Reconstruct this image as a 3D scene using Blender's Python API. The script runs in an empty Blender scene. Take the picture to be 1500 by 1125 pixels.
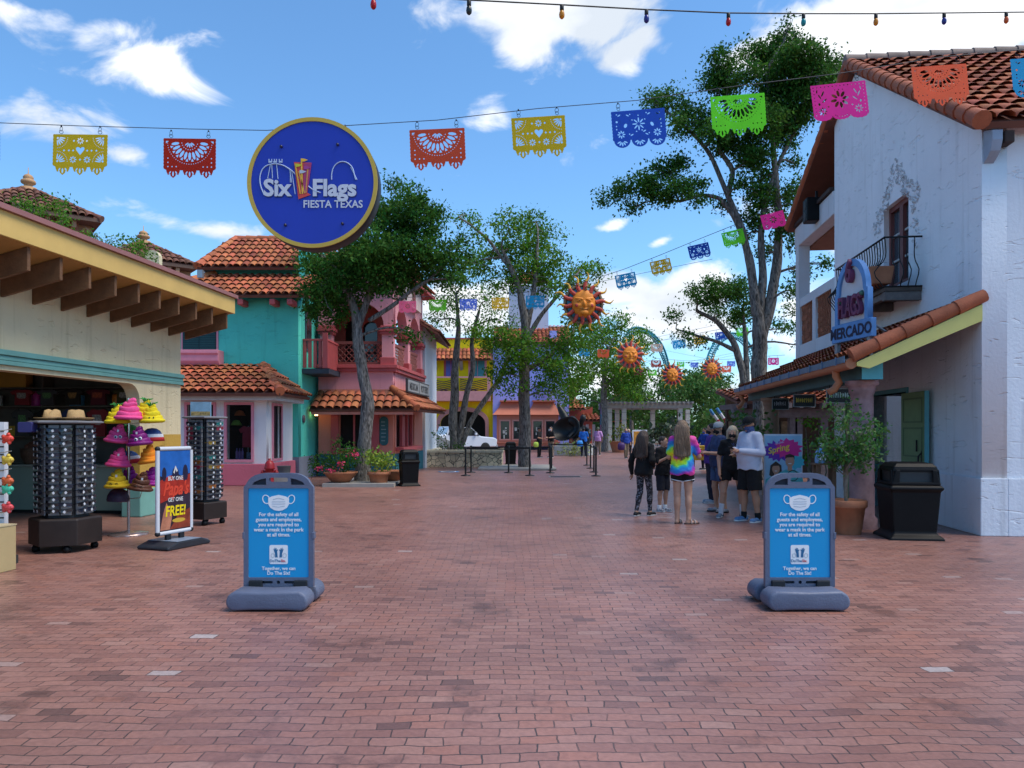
import bpy, math, random
import numpy as np
from mathutils import Vector, Matrix
random.seed(7)
RNG = np.random.default_rng(11)
R = math.radians
scene = bpy.context.scene
C = scene.collection

# ------------------------------------------------------------------ camera
F = 1100.0; HY = 631.0; CH = 1.56          # focal length and horizon in photo pixels, eye height in metres
cam_d = bpy.data.cameras.new('camera'); cam = bpy.data.objects.new('camera', cam_d); C.objects.link(cam)
cam.location = (0, 0, CH); cam.rotation_euler = (R(90), 0, 0)
cam_d.sensor_width = 36; cam_d.lens = F/1500*36; cam_d.shift_y = (HY-562.5)/1500
cam_d.clip_start = 0.1; cam_d.clip_end = 2000
scene.camera = cam
def W(px, py, d):
    return Vector(((px-750)/F*d, d, CH+(HY-py)/F*d))
def GX(px, d): return (px-750)/F*d
def ZH(py, d): return CH+(HY-py)/F*d

# ------------------------------------------------------------------ sky and sun
SUN_EL, SUN_AZ = 60.0, 106.0       # azimuth from +Y towards +X
scene.view_settings.view_transform = 'Standard'; scene.view_settings.look = 'None'
scene.view_settings.exposure = 1.38; scene.view_settings.gamma = 1
world = bpy.data.worlds.new('World'); scene.world = world; world.use_nodes = True
nt = world.node_tree; nt.nodes.clear()
def N(t, typ, **kw):
    n = t.nodes.new(typ)
    for k, v in kw.items():
        if k.startswith('i_'):
            key = k[2:]
            key = int(key) if key.isdigit() else key.replace('_', ' ')
            n.inputs[key].default_value = v
        else: setattr(n, k, v)
    return n
def build_world():
    L = nt.links.new
    out = N(nt, 'ShaderNodeOutputWorld')
    sky = N(nt, 'ShaderNodeTexSky', sky_type='NISHITA', sun_disc=False, sun_elevation=R(SUN_EL), sun_rotation=R(SUN_AZ))
    sky.air_density = 1.0; sky.dust_density = 0.6; sky.ozone_density = 2.2
    tint = N(nt, 'ShaderNodeMix', data_type='RGBA', blend_type='MULTIPLY'); tint.inputs[0].default_value = 1
    L(sky.outputs[0], tint.inputs[6]); tint.inputs[7].default_value = (0.62, 0.90, 1.06, 1)
    bg = N(nt, 'ShaderNodeBackground', i_1=0.085); L(tint.outputs[2], bg.inputs[0])
    tc = N(nt, 'ShaderNodeTexCoord')
    # clouds: banks placed by direction in the sky, broken up by noise
    wn = N(nt, 'ShaderNodeTexNoise'); wn.inputs['Scale'].default_value = 5; wn.inputs['Detail'].default_value = 3
    L(tc.outputs['Generated'], wn.inputs['Vector'])
    ws = N(nt, 'ShaderNodeVectorMath', operation='SUBTRACT'); L(wn.outputs['Color'], ws.inputs[0]); ws.inputs[1].default_value = (.5, .5, .5)
    wm = N(nt, 'ShaderNodeVectorMath', operation='SCALE'); wm.inputs['Scale'].default_value = 0.10; L(ws.outputs[0], wm.inputs[0])
    wd = N(nt, 'ShaderNodeVectorMath', operation='ADD'); L(tc.outputs['Generated'], wd.inputs[0]); L(wm.outputs[0], wd.inputs[1])
    banks = [(40,20,120,46,.62),(150,60,80,36,.5),(250,135,125,45,.66),(110,190,105,48,.7),(180,238,50,28,.66),
             (250,332,170,28,.85),(850,25,190,75,1.25),(945,85,75,36,1.0),(1340,50,240,85,1.3),(1130,90,70,34,.9),
             (925,420,85,48,.95),(990,450,120,75,1.15),(700,445,150,60,1.0),(720,175,75,30,.5),(655,35,75,38,.48),
             (895,322,50,19,.8),(965,353,30,12,.6),(1210,470,130,70,.95),(1240,330,60,60,.6),(1100,330,80,40,.6),(520,300,60,30,.35),(1050,560,500,60,.8),
             (600,600,700,45,.6),(1900,200,500,160,1.0),(-500,250,300,120,.8)]
    prev = None
    for (px, py, rx, ry, a) in banks:
        v = Vector(((px-750)/F, 1, (HY-py)/F)); ln = v.length; v.normalize()
        sb = N(nt, 'ShaderNodeVectorMath', operation='SUBTRACT'); L(wd.outputs[0], sb.inputs[0]); sb.inputs[1].default_value = v
        ml = N(nt, 'ShaderNodeVectorMath', operation='MULTIPLY'); L(sb.outputs[0], ml.inputs[0])
        ml.inputs[1].default_value = (F*ln/rx, F*ln/(1.2*rx), F*ln/ry)
        le = N(nt, 'ShaderNodeVectorMath', operation='LENGTH'); L(ml.outputs[0], le.inputs[0])
        mr = N(nt, 'ShaderNodeMapRange', interpolation_type='SMOOTHSTEP'); L(le.outputs['Value'], mr.inputs['Value'])
        mr.inputs['From Min'].default_value = 1.35; mr.inputs['From Max'].default_value = 0.0
        mr.inputs['To Min'].default_value = 0; mr.inputs['To Max'].default_value = a
        if prev is None: prev = mr.outputs[0]
        else:
            mx = N(nt, 'ShaderNodeMath', operation='MAXIMUM'); L(prev, mx.inputs[0]); L(mr.outputs[0], mx.inputs[1]); prev = mx.outputs[0]
    mp = N(nt, 'ShaderNodeMapping'); L(tc.outputs['Generated'], mp.inputs[0]); mp.inputs['Scale'].default_value = (1, 1, 1.8); mp.inputs['Rotation'].default_value = (0, R(18), 0)
    n1 = N(nt, 'ShaderNodeTexNoise'); L(mp.outputs[0], n1.inputs['Vector'])
    n1.inputs['Scale'].default_value = 9; n1.inputs['Detail'].default_value = 9; n1.inputs['Roughness'].default_value = .58; n1.inputs['Distortion'].default_value = .5
    ad = N(nt, 'ShaderNodeMath', operation='MULTIPLY_ADD'); L(n1.outputs[0], ad.inputs[0]); ad.inputs[1].default_value = 2.1; L(prev, ad.inputs[2])
    cov = N(nt, 'ShaderNodeMapRange', interpolation_type='SMOOTHSTEP'); L(ad.outputs[0], cov.inputs['Value'])
    cov.inputs['From Min'].default_value = 1.36; cov.inputs['From Max'].default_value = 1.86
    n2 = N(nt, 'ShaderNodeTexNoise'); L(mp.outputs[0], n2.inputs['Vector']); n2.inputs['Scale'].default_value = 5; n2.inputs['Detail'].default_value = 6
    cr = N(nt, 'ShaderNodeValToRGB'); L(n2.outputs[0], cr.inputs[0])
    cr.color_ramp.elements[0].position = .36; cr.color_ramp.elements[0].color = (.60, .66, .74, 1)
    cr.color_ramp.elements[1].position = .56; cr.color_ramp.elements[1].color = (.96, .97, 1.0, 1)
    cb = N(nt, 'ShaderNodeBackground', i_1=0.5); L(cr.outputs[0], cb.inputs[0])
    mix = N(nt, 'ShaderNodeMixShader'); L(cov.outputs[0], mix.inputs[0]); L(bg.outputs[0], mix.inputs[1]); L(cb.outputs[0], mix.inputs[2])
    L(mix.outputs[0], out.inputs[0])
build_world()
sl = bpy.data.lights.new('sun', 'SUN'); sun = bpy.data.objects.new('sun', sl); C.objects.link(sun)
sl.energy = 1.45; sl.angle = R(34); sl.color = (1, .89, .74)
sd = Vector((math.sin(R(SUN_AZ))*math.cos(R(SUN_EL)), math.cos(R(SUN_AZ))*math.cos(R(SUN_EL)), math.sin(R(SUN_EL))))
sun.rotation_euler = sd.to_track_quat('Z', 'Y').to_euler(); sun.location = (20, 20, 40)

# ------------------------------------------------------------------ object helpers
def thing(name, label, cat, loc=(0, 0, 0), rotz=0, group=None):
    o = bpy.data.objects.new(name, None); C.objects.link(o); o.empty_display_size = .2
    o.location = loc; o.rotation_euler = (0, 0, rotz); o['label'] = label; o['category'] = cat
    if group: o['group'] = group
    return o
def tag(o, label=None, cat=None, group=None, kind=None):
    if label: o['label'] = label
    if cat: o['category'] = cat
    if group: o['group'] = group
    if kind: o['kind'] = kind
    return o
def link(name, me, mat=None, parent=None, smooth=None):
    o = bpy.data.objects.new(name, me); C.objects.link(o)
    if mat is not None and not me.materials: me.materials.append(mat)
    if parent is not None: o.parent = parent
    if smooth: me.shade_smooth()
    return o
def copy_tree(o, parent=None):
    c = o.copy(); C.objects.link(c)
    if parent is not None: c.parent = parent
    for ch in list(o.children): copy_tree(ch, c)
    return c
def frame_of(axis):
    a = axis.normalized(); h = Vector((0, 0, 1)) if abs(a.z) < .9 else Vector((1, 0, 0))
    u = a.cross(h).normalized(); return u, a.cross(u).normalized()
class MB:
    def __init__(s): s.v = []; s.f = []; s.s = []
    def add(s, vs, fs, smooth=False, M=None):
        b = len(s.v)
        s.v += [tuple(M @ Vector(v)) if M is not None else tuple(v) for v in vs]
        s.f += [tuple(i+b for i in f) for f in fs]; s.s += [smooth]*len(fs); return s
    def box(s, x0, y0, z0, x1, y1, z1, M=None):
        v = [(x, y, z) for x in (x0, x1) for y in (y0, y1) for z in (z0, z1)]
        return s.add(v, [(0,1,3,2),(4,6,7,5),(0,4,5,1),(2,3,7,6),(0,2,6,4),(1,5,7,3)], False, M)
    def cbox(s, c, d, M=None):
        return s.box(c[0]-d[0]/2, c[1]-d[1]/2, c[2]-d[2]/2, c[0]+d[0]/2, c[1]+d[1]/2, c[2]+d[2]/2, M)
    def quad(s, *p, M=None): return s.add(p, [tuple(range(len(p)))], False, M)
    def prism(s, pts, d0, d1, axis='y', M=None):
        # pts: 2D outline; axis y -> outline in XZ, axis z -> in XY, axis x -> in YZ
        n = len(pts)
        def P(p, d): return (p[0], d, p[1]) if axis == 'y' else ((p[0], p[1], d) if axis == 'z' else (d, p[0], p[1]))
        v = [P(p, d0) for p in pts]+[P(p, d1) for p in pts]
        f = [tuple(range(n)), tuple(range(2*n-1, n-1, -1))]+[(i, i+n, (i+1) % n+n, (i+1) % n) for i in range(n)]
        return s.add(v, f, False, M)
    def tube(s, path, rad, seg=8, caps=True, M=None, smooth=True):
        path = [Vector(p) for p in path]; n = len(path)
        if not hasattr(rad, '__len__'): rad = [rad]*n
        u = None; v = []; f = []
        for i, p in enumerate(path):
            t = (path[min(i+1, n-1)]-path[max(i-1, 0)])
            if t.length < 1e-9: t = Vector((0, 0, 1))
            t.normalize()
            if u is None: u, w = frame_of(t)
            else:
                u = (u-t*u.dot(t)); u = u.normalized() if u.length > 1e-6 else frame_of(t)[0]
                w = t.cross(u)
            for k in range(seg):
                a = 2*math.pi*k/seg; v.append(p+(u*math.cos(a)+w*math.sin(a))*rad[i])
        for i in range(n-1):
            for k in range(seg):
                k2 = (k+1) % seg; f.append((i*seg+k, i*seg+k2, (i+1)*seg+k2, (i+1)*seg+k))
        s.add(v, f, smooth, M)
        if caps:
            s.add(v[:seg], [tuple(range(seg-1, -1, -1))], False, M); s.add(v[-seg:], [tuple(range(seg))], False, M)
        return s
    def lathe(s, prof, seg=24, c=(0, 0, 0), M=None, smooth=True, sx=1, sy=1, rot=0):
        v = []; f = []; n = len(prof)
        for (r, z) in prof:
            for k in range(seg):
                a = 2*math.pi*k/seg+rot; v.append((c[0]+r*sx*math.cos(a), c[1]+r*sy*math.sin(a), c[2]+z))
        for i in range(n-1):
            for k in range(seg):
                k2 = (k+1) % seg; f.append((i*seg+k, i*seg+k2, (i+1)*seg+k2, (i+1)*seg+k))
        s.add(v, f, smooth, M)
        if prof[0][0] > 1e-4: s.add(v[:seg], [tuple(range(seg-1, -1, -1))], False, M)
        if prof[-1][0] > 1e-4: s.add(v[-seg:], [tuple(range(seg))], False, M)
        return s
    def ball(s, c, r, seg=14, M=None):
        if not hasattr(r, '__len__'): r = (r, r, r)
        n = max(6, seg//2); prof = []
        v = []; f = []
        for i in range(n+1):
            t = math.pi*i/n
            for k in range(seg):
                a = 2*math.pi*k/seg
                v.append((c[0]+r[0]*math.sin(t)*math.cos(a), c[1]+r[1]*math.sin(t)*math.sin(a), c[2]-r[2]*math.cos(t)))
        for i in range(n):
            for k in range(seg):
                k2 = (k+1) % seg; f.append((i*seg+k, i*seg+k2, (i+1)*seg+k2, (i+1)*seg+k))
        return s.add(v, f, True, M)
    def mesh(s, name):
        me = bpy.data.meshes.new(name); me.from_pydata(s.v, [], s.f)
        me.polygons.foreach_set('use_smooth', s.s); me.update(); return me
    def build(s, name, mat, parent=None, bevel=0, seg=2):
        o = link(name, s.mesh(name), mat, parent)
        if bevel:
            m = o.modifiers.new('bevel', 'BEVEL'); m.width = bevel; m.segments = seg; m.limit_method = 'ANGLE'; m.angle_limit = R(35)
        return o
def B(*a, **k): return MB().box(*a, **k)

# ------------------------------------------------------------------ outlines and lettering (filled curves turned into meshes)
tmp = bpy.data.scenes.new('tmp')
def _conv(ob):
    tmp.collection.objects.link(ob); vl = tmp.view_layers[0]; vl.update(); dg = vl.depsgraph
    me = bpy.data.meshes.new_from_object(ob.evaluated_get(dg), depsgraph=dg)
    dat = ob.data; bpy.data.objects.remove(ob)
    bpy.data.curves.remove(dat); me.materials.clear()
    n = len(me.vertices); co = np.empty(n*3, np.float32); me.vertices.foreach_get('co', co); co = co.reshape(-1, 3)
    co = np.stack([co[:, 0], -co[:, 2], co[:, 1]], 1)          # stand it up in XZ, facing -Y
    me.vertices.foreach_set('co', co.ravel().astype(np.float32)); me.update(); return me
def outline_mesh(polys, depth):
    cu = bpy.data.curves.new('outline', 'CURVE'); cu.dimensions = '2D'; cu.fill_mode = 'BOTH'; cu.extrude = depth/2
    for p in polys:
        sp = cu.splines.new('POLY'); sp.points.add(len(p)-1)
        for i, (x, y) in enumerate(p): sp.points[i].co = (x, y, 0, 1)
        sp.use_cyclic_u = True
    return _conv(bpy.data.objects.new('outline', cu))
def text_mesh(txt, size, bold=0.0, depth=.002, align='CENTER', shear=0, sx=1.0, spacing=1.0, line=1.0):
    cu = bpy.data.curves.new('lettering', 'FONT'); cu.body = txt; cu.size = size; cu.align_x = align; cu.extrude = depth/2
    cu.offset = bold*size; cu.shear = shear; cu.space_character = spacing; cu.space_line = line; cu.resolution_u = 3
    me = _conv(bpy.data.objects.new('lettering', cu))
    if sx != 1.0: me.transform(Matrix.Diagonal((sx, 1, 1, 1)))
    return me
def letters(name, txt, size, mat, parent, loc, rot=(0, 0, 0), **k):
    o = link(name, text_mesh(txt, size, **k), mat, parent); o.location = loc; o.rotation_euler = rot; return o
def ell(cx, cy, rx, ry, n=12, rot=0, a0=0, a1=2*math.pi):
    full = abs(a1-a0-2*math.pi) < 1e-6; out = []
    for i in range(n):
        a = a0+(a1-a0)*i/(n if full else n-1); x, y = rx*math.cos(a), ry*math.sin(a)
        out.append((cx+x*math.cos(rot)-y*math.sin(rot), cy+x*math.sin(rot)+y*math.cos(rot)))
    return out
def rrect(x0, y0, x1, y1, r, n=5):
    out = []
    for (cx, cy, a) in ((x1-r, y1-r, 0), (x0+r, y1-r, 90), (x0+r, y0+r, 180), (x1-r, y0+r, 270)):
        for i in range(n+1):
            t = R(a+90*i/n); out.append((cx+r*math.cos(t), cy+r*math.sin(t)))
    return out

# ------------------------------------------------------------------ materials
MATS = {}
def mat(key, rgb=(.5, .5, .5), rough=.65, var=.12, scale=3.0, bump=0.0, bscale=40.0, metal=0.0, spec=.4, island=0.0, trans=0.0, emit=0.0, coat=0.0, hue=0.0, detail=5):
    if key in MATS: return MATS[key]
    m = bpy.data.materials.new(key); m.use_nodes = True; t = m.node_tree; L = t.links.new
    p = t.nodes['Principled BSDF']; o = t.nodes['Material Output']
    p.inputs['Roughness'].default_value = rough; p.inputs['Metallic'].default_value = metal; p.inputs['Specular IOR Level'].default_value = spec
    if coat: p.inputs['Coat Weight'].default_value = coat
    tc = N(t, 'ShaderNodeTexCoord')
    n = N(t, 'ShaderNodeTexNoise'); n.inputs['Scale'].default_value = scale; n.inputs['Detail'].default_value = detail; n.inputs['Roughness'].default_value = .6
    L(tc.outputs['Object'], n.inputs['Vector'])
    mr = N(t, 'ShaderNodeMapRange'); L(n.outputs[0], mr.inputs['Value'])
    mr.inputs['From Min'].default_value = .25; mr.inputs['From Max'].default_value = .75
    mr.inputs['To Min'].default_value = 1-var; mr.inputs['To Max'].default_value = 1+var
    hsv = N(t, 'ShaderNodeHueSaturation'); hsv.inputs['Color'].default_value = (*rgb, 1)
    if island:
        g = N(t, 'ShaderNodeNewGeometry')
        m2 = N(t, 'ShaderNodeMapRange'); L(g.outputs['Random Per Island'], m2.inputs['Value']); m2.inputs['To Min'].default_value = 1-island; m2.inputs['To Max'].default_value = 1+island
        mu = N(t, 'ShaderNodeMath', operation='MULTIPLY'); L(mr.outputs[0], mu.inputs[0]); L(m2.outputs[0], mu.inputs[1]); L(mu.outputs[0], hsv.inputs['Value'])
        if hue:
            ml = N(t, 'ShaderNodeMath', operation='MULTIPLY'); L(g.outputs['Random Per Island'], ml.inputs[0]); ml.inputs[1].default_value = 7.31
            fr = N(t, 'ShaderNodeMath', operation='FRACT'); L(ml.outputs[0], fr.inputs[0])
            m3 = N(t, 'ShaderNodeMapRange'); L(fr.outputs[0], m3.inputs['Value']); m3.inputs['To Min'].default_value = .5-hue; m3.inputs['To Max'].default_value = .5+hue
            L(m3.outputs[0], hsv.inputs['Hue'])
    else: L(mr.outputs[0], hsv.inputs['Value'])
    L(hsv.outputs[0], p.inputs['Base Color'])
    if bump:
        nb = N(t, 'ShaderNodeTexNoise'); nb.inputs['Scale'].default_value = bscale; nb.inputs['Detail'].default_value = 4; L(tc.outputs['Object'], nb.inputs['Vector'])
        b = N(t, 'ShaderNodeBump'); b.inputs['Strength'].default_value = min(1, bump); b.inputs['Distance'].default_value = .02; L(nb.outputs[0], b.inputs['Height']); L(b.outputs[0], p.inputs['Normal'])
    if trans:
        tr = N(t, 'ShaderNodeBsdfTranslucent'); hs2 = N(t, 'ShaderNodeHueSaturation'); L(hsv.outputs[0], hs2.inputs['Color']); hs2.inputs['Value'].default_value = 1.6; hs2.inputs['Hue'].default_value = .485
        L(hs2.outputs[0], tr.inputs[0])
        mx = N(t, 'ShaderNodeMixShader', i_0=trans); L(p.outputs[0], mx.inputs[1]); L(tr.outputs[0], mx.inputs[2]); L(mx.outputs[0], o.inputs[0])
    if emit:
        L(hsv.outputs[0], p.inputs['Emission Color']); p.inputs['Emission Strength'].default_value = emit
    MATS[key] = m; return m
def stucco(key, rgb, marks=.5, var=.07, stain=.0):
    if key in MATS: return MATS[key]
    m = mat(key, rgb, .85, var, 1.3, 0, spec=.2); t = m.node_tree; L = t.links.new; p = t.nodes['Principled BSDF']
    tc = [n for n in t.nodes if n.type == 'TEX_COORD'][0]
    n1 = N(t, 'ShaderNodeTexNoise'); n1.inputs['Scale'].default_value = 22; n1.inputs['Detail'].default_value = 6; L(tc.outputs['Object'], n1.inputs['Vector'])
    mp = N(t, 'ShaderNodeMapping'); L(tc.outputs['Object'], mp.inputs[0]); mp.inputs['Rotation'].default_value = (R(38), R(20), R(35)); mp.inputs['Scale'].default_value = (2.2, 2.2, 9)
    n2 = N(t, 'ShaderNodeTexNoise'); n2.inputs['Scale'].default_value = 1.1; n2.inputs['Detail'].default_value = 2; n2.inputs['Distortion'].default_value = 1.2; L(mp.outputs[0], n2.inputs['Vector'])
    rp = N(t, 'ShaderNodeValToRGB'); L(n2.outputs[0], rp.inputs[0]); e = rp.color_ramp.elements
    e[0].position = .30; e[0].color = (0, 0, 0, 1); e[1].position = .36; e[1].color = (1, 1, 1, 1)
    b1 = N(t, 'ShaderNodeBump'); b1.inputs['Strength'].default_value = .35; b1.inputs['Distance'].default_value = .02; L(n1.outputs[0], b1.inputs['Height'])
    b2 = N(t, 'ShaderNodeBump'); b2.inputs['Strength'].default_value = marks; b2.inputs['Distance'].default_value = .03; L(rp.outputs[0], b2.inputs['Height']); L(b1.outputs[0], b2.inputs['Normal'])
    L(b2.outputs[0], p.inputs['Normal'])
    # rain streaks and dirt
    ms = N(t, 'ShaderNodeMapping'); L(tc.outputs['Object'], ms.inputs[0]); ms.inputs['Scale'].default_value = (3.5, 3.5, .22)
    n3 = N(t, 'ShaderNodeTexNoise'); n3.inputs['Scale'].default_value = 1.6; n3.inputs['Detail'].default_value = 6; n3.inputs['Roughness'].default_value = .65; L(ms.outputs[0], n3.inputs['Vector'])
    r3 = N(t, 'ShaderNodeMapRange'); L(n3.outputs[0], r3.inputs['Value']); r3.inputs['From Min'].default_value = .55; r3.inputs['From Max'].default_value = .8; r3.inputs['To Min'].default_value = 0; r3.inputs['To Max'].default_value = .46
    hs = [n for n in t.nodes if n.type == 'HUE_SAT'][0]; mx = N(t, 'ShaderNodeMix', data_type='RGBA', blend_type='MULTIPLY'); L(r3.outputs[0], mx.inputs[0]); L(hs.outputs[0], mx.inputs[6]); mx.inputs[7].default_value = (.45, .42, .38, 1)
    L(mx.outputs[2], p.inputs['Base Color']); return m
def glass_dark(key='glass_dark', rgb=(.02, .022, .025), rough=.06):
    return mat(key, rgb, rough, .3, 2, spec=.6)
white_print = lambda: mat('white_print', (.80, .82, .84), .5, .02)
black_plastic = lambda: mat('black_plastic', (.004, .004, .005), .5, .2, 6, spec=.2)
terracotta = lambda: mat('terracotta', (.36, .14, .07), .8, .22, 5, .25, 60)
tile_m = lambda: mat('roof_tile', (.38, .108, .044), .75, .22, 2.2, .3, 50, island=.36, hue=.012)
tile_old = lambda: mat('roof_tile_old', (.17, .07, .045), .85, .3, 2.0, .3, 50, island=.4, hue=.012)
bark_m = lambda: bark()
def bark():
    if 'bark' in MATS: return MATS['bark']
    m = mat('bark', (.165, .15, .135), .95, .5, 9, 0, spec=.1); t = m.node_tree; L = t.links.new; p = t.nodes['Principled BSDF']
    tc = [n for n in t.nodes if n.type == 'TEX_COORD'][0]
    mp = N(t, 'ShaderNodeMapping'); L(tc.outputs['Object'], mp.inputs[0]); mp.inputs['Scale'].default_value = (1, 1, .28)
    n = N(t, 'ShaderNodeTexNoise'); n.inputs['Scale'].default_value = 17; n.inputs['Detail'].default_value = 8; n.inputs['Distortion'].default_value = .9; L(mp.outputs[0], n.inputs['Vector'])
    b = N(t, 'ShaderNodeBump'); b.inputs['Strength'].default_value = 1; b.inputs['Distance'].default_value = .05; L(n.outputs[0], b.inputs['Height']); L(b.outputs[0], p.inputs['Normal'])
    hs = [q for q in t.nodes if q.type == 'HUE_SAT'][0]; rr = N(t, 'ShaderNodeMapRange'); L(n.outputs[0], rr.inputs[0]); rr.inputs['From Min'].default_value = .34; rr.inputs['From Max'].default_value = .66; rr.inputs['To Min'].default_value = .35; rr.inputs['To Max'].default_value = 1.7; L(rr.outputs[0], hs.inputs['Value'])
    return m
leaf_dark = lambda: mat('leaf_dark', (.036, .115, .016), .6, .3, 1.2, island=.5, hue=.025, trans=.30, spec=.12)
leaf_mid = lambda: mat('leaf_mid', (.075, .185, .018), .6, .3, 1.0, island=.5, hue=.03, trans=.36, spec=.12)
leaf_far = lambda: mat('leaf_far', (.05, .125, .024), .6, .3, .3, island=.45, hue=.03, trans=.3, spec=.2)
leaf_bright = lambda: mat('leaf_bright', (.20, .30, .04), .5, .25, 3, island=.4, hue=.03, trans=.35)
# ------------------------------------------------------------------ roofs, foliage, figures
def tile_roof(mb, a, b, c, d, tw=.24, tl=.40, seg=5):
    """barrel tiles on the roof face eave-left a, eave-right b, ridge-right c, ridge-left d"""
    a, b, c, d = map(Vector, (a, b, c, d))
    u = (b-a).normalized(); n = (b-a).cross(d-a)
    if n.length < 1e-6: n = (b-a).cross(c-a)
    n.normalize()
    if n.z < 0: n = -n
    s = n.cross(u).normalized()
    if s.dot(((c+d)/2-(a+b)/2)) < 0: s = -s
    H = max((c-a).dot(s), (d-a).dot(s)); rows = max(1, round(H/tl)); tl = H/rows
    ax, bx, cx, dx = [(q-a).dot(u) for q in (a, b, c, d)]
    lo, hi = min(ax, dx), max(bx, cx)
    for i in range(rows):
        t0 = i/rows; t1 = min(1.0, (i+1.18)/rows); tm = (t0+min(1, (i+1)/rows))/2
        L0, R0 = ax+(dx-ax)*tm, bx+(cx-bx)*tm
        k0, k1 = math.floor(L0/tw), math.ceil(R0/tw)
        for k in range(k0, k1+1):
            x = (k+.5)*tw
            if x < L0-.02 or x > R0+.02: continue
            j = random.uniform(-.012, .012); r0 = tw*.50; r1 = tw*.42
            vs = []
            for (tt, rr, lift) in ((t0, r0, .055), (t1, r1, .010)):
                for q in range(seg+1):
                    an = math.pi*q/seg
                    p = a+u*(x+j+rr*math.cos(an))+s*(tt*H)+n*(lift+rr*.75*math.sin(an))
                    vs.append(p)
            m = seg+1
            fs = [(q, q+1, q+1+m, q+m) for q in range(seg)]
            mb.add(vs, fs, True)
    return mb
def roof_face(name, parent, pts, mat_t, mat_b, tw=.24, tl=.40, thick=.08):
    """tiles plus the sheathing slab they lie on"""
    a, b, c, d = map(Vector, pts)
    n = (b-a).cross((c+d)/2-a).normalized()
    if n.z < 0: n = -n
    mb = tile_roof(MB(), a, b, c, d, tw, tl)
    o = mb.build(name, mat_t, parent)
    e = n*thick
    tri = (c-d).length < 1e-5
    top = [a, b, c] if tri else [a, b, c, d]
    k = len(top)
    vs = top+[p-e for p in top]
    fs = [tuple(range(k)), tuple(range(2*k-1, k-1, -1))]+[(i, i+k, (i+1) % k+k, (i+1) % k) for i in range(k)]
    MB().add(vs, fs).build('sheathing', mat_b, o)
    return o
def ridge(mb, p, q, r=.13, step=.4):
    p, q = Vector(p), Vector(q); n = max(1, round((q-p).length/step)); t = (q-p)/n
    for i in range(n):
        s0 = p+t*i; mb.tube([s0, s0+t*1.08], [r*1.1, r*.92], 10)
    return mb

def leaves_mesh(name, pts, size, droop=.3, asp=.55):
    """leaf-shaped quads at pts (n,3); size scalar"""
    n = len(pts)
    d = RNG.normal(size=(n, 3)); d[:, 2] -= droop; d /= np.linalg.norm(d, axis=1)[:, None]
    h = RNG.normal(size=(n, 3)); w = np.cross(d, h); w /= np.linalg.norm(w, axis=1)[:, None]+1e-9
    sz = size*RNG.uniform(.6, 1.35, n)[:, None]
    nn = np.cross(d, w)
    v = np.empty((n, 4, 3))
    v[:, 0] = pts; v[:, 1] = pts+d*sz*.55+w*sz*asp*.5+nn*sz*.08; v[:, 2] = pts+d*sz; v[:, 3] = pts+d*sz*.45-w*sz*asp*.5+nn*sz*.08
    me = bpy.data.meshes.new(name)
    me.vertices.add(4*n); me.vertices.foreach_set('co', v.astype(np.float32).ravel())
    me.loops.add(4*n); me.loops.foreach_set('vertex_index', np.arange(4*n, dtype=np.int32))
    me.polygons.add(n); me.polygons.foreach_set('loop_start', np.arange(0, 4*n, 4, dtype=np.int32))
    me.polygons.foreach_set('loop_total', np.full(n, 4, np.int32)); me.update(calc_edges=True); return me
def blob_points(blobs, dens, sig, per=14):
    """clumps of leaf positions through each ellipsoid (cx,cy,cz,rx,ry,rz)"""
    out = []
    for (cx, cy, cz, rx, ry, rz) in blobs:
        n = max(6, int(dens*rx*ry*rz*4.19/per))
        q = RNG.normal(size=(n, 3)); q /= np.linalg.norm(q, axis=1)[:, None]
        q *= (RNG.uniform(0.08, 1, n)**.42)[:, None]
        c = q*np.array([rx, ry, rz])+np.array([cx, cy, cz])
        s = sig*RNG.uniform(.6, 1.4, (n, 1, 1))
        p = c[:, None, :]+RNG.normal(size=(n, per, 3))*s*np.array([1, 1, .75])
        out.append(p.reshape(-1, 3))
    return np.concatenate(out)
def curve_pts(p, q, n, wob, lift=0):
    p, q = Vector(p), Vector(q); out = []; L = (q-p).length
    off = [Vector((random.gauss(0, 1), random.gauss(0, 1), random.gauss(0, .6)))*wob*L for _ in range(2)]
    for i in range(n+1):
        t = i/n
        out.append(p.lerp(q, t)+off[0]*math.sin(math.pi*t)+off[1]*.5*math.sin(2*math.pi*t)+Vector((0, 0, lift*L*math.sin(math.pi*t))))
    return out
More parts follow.
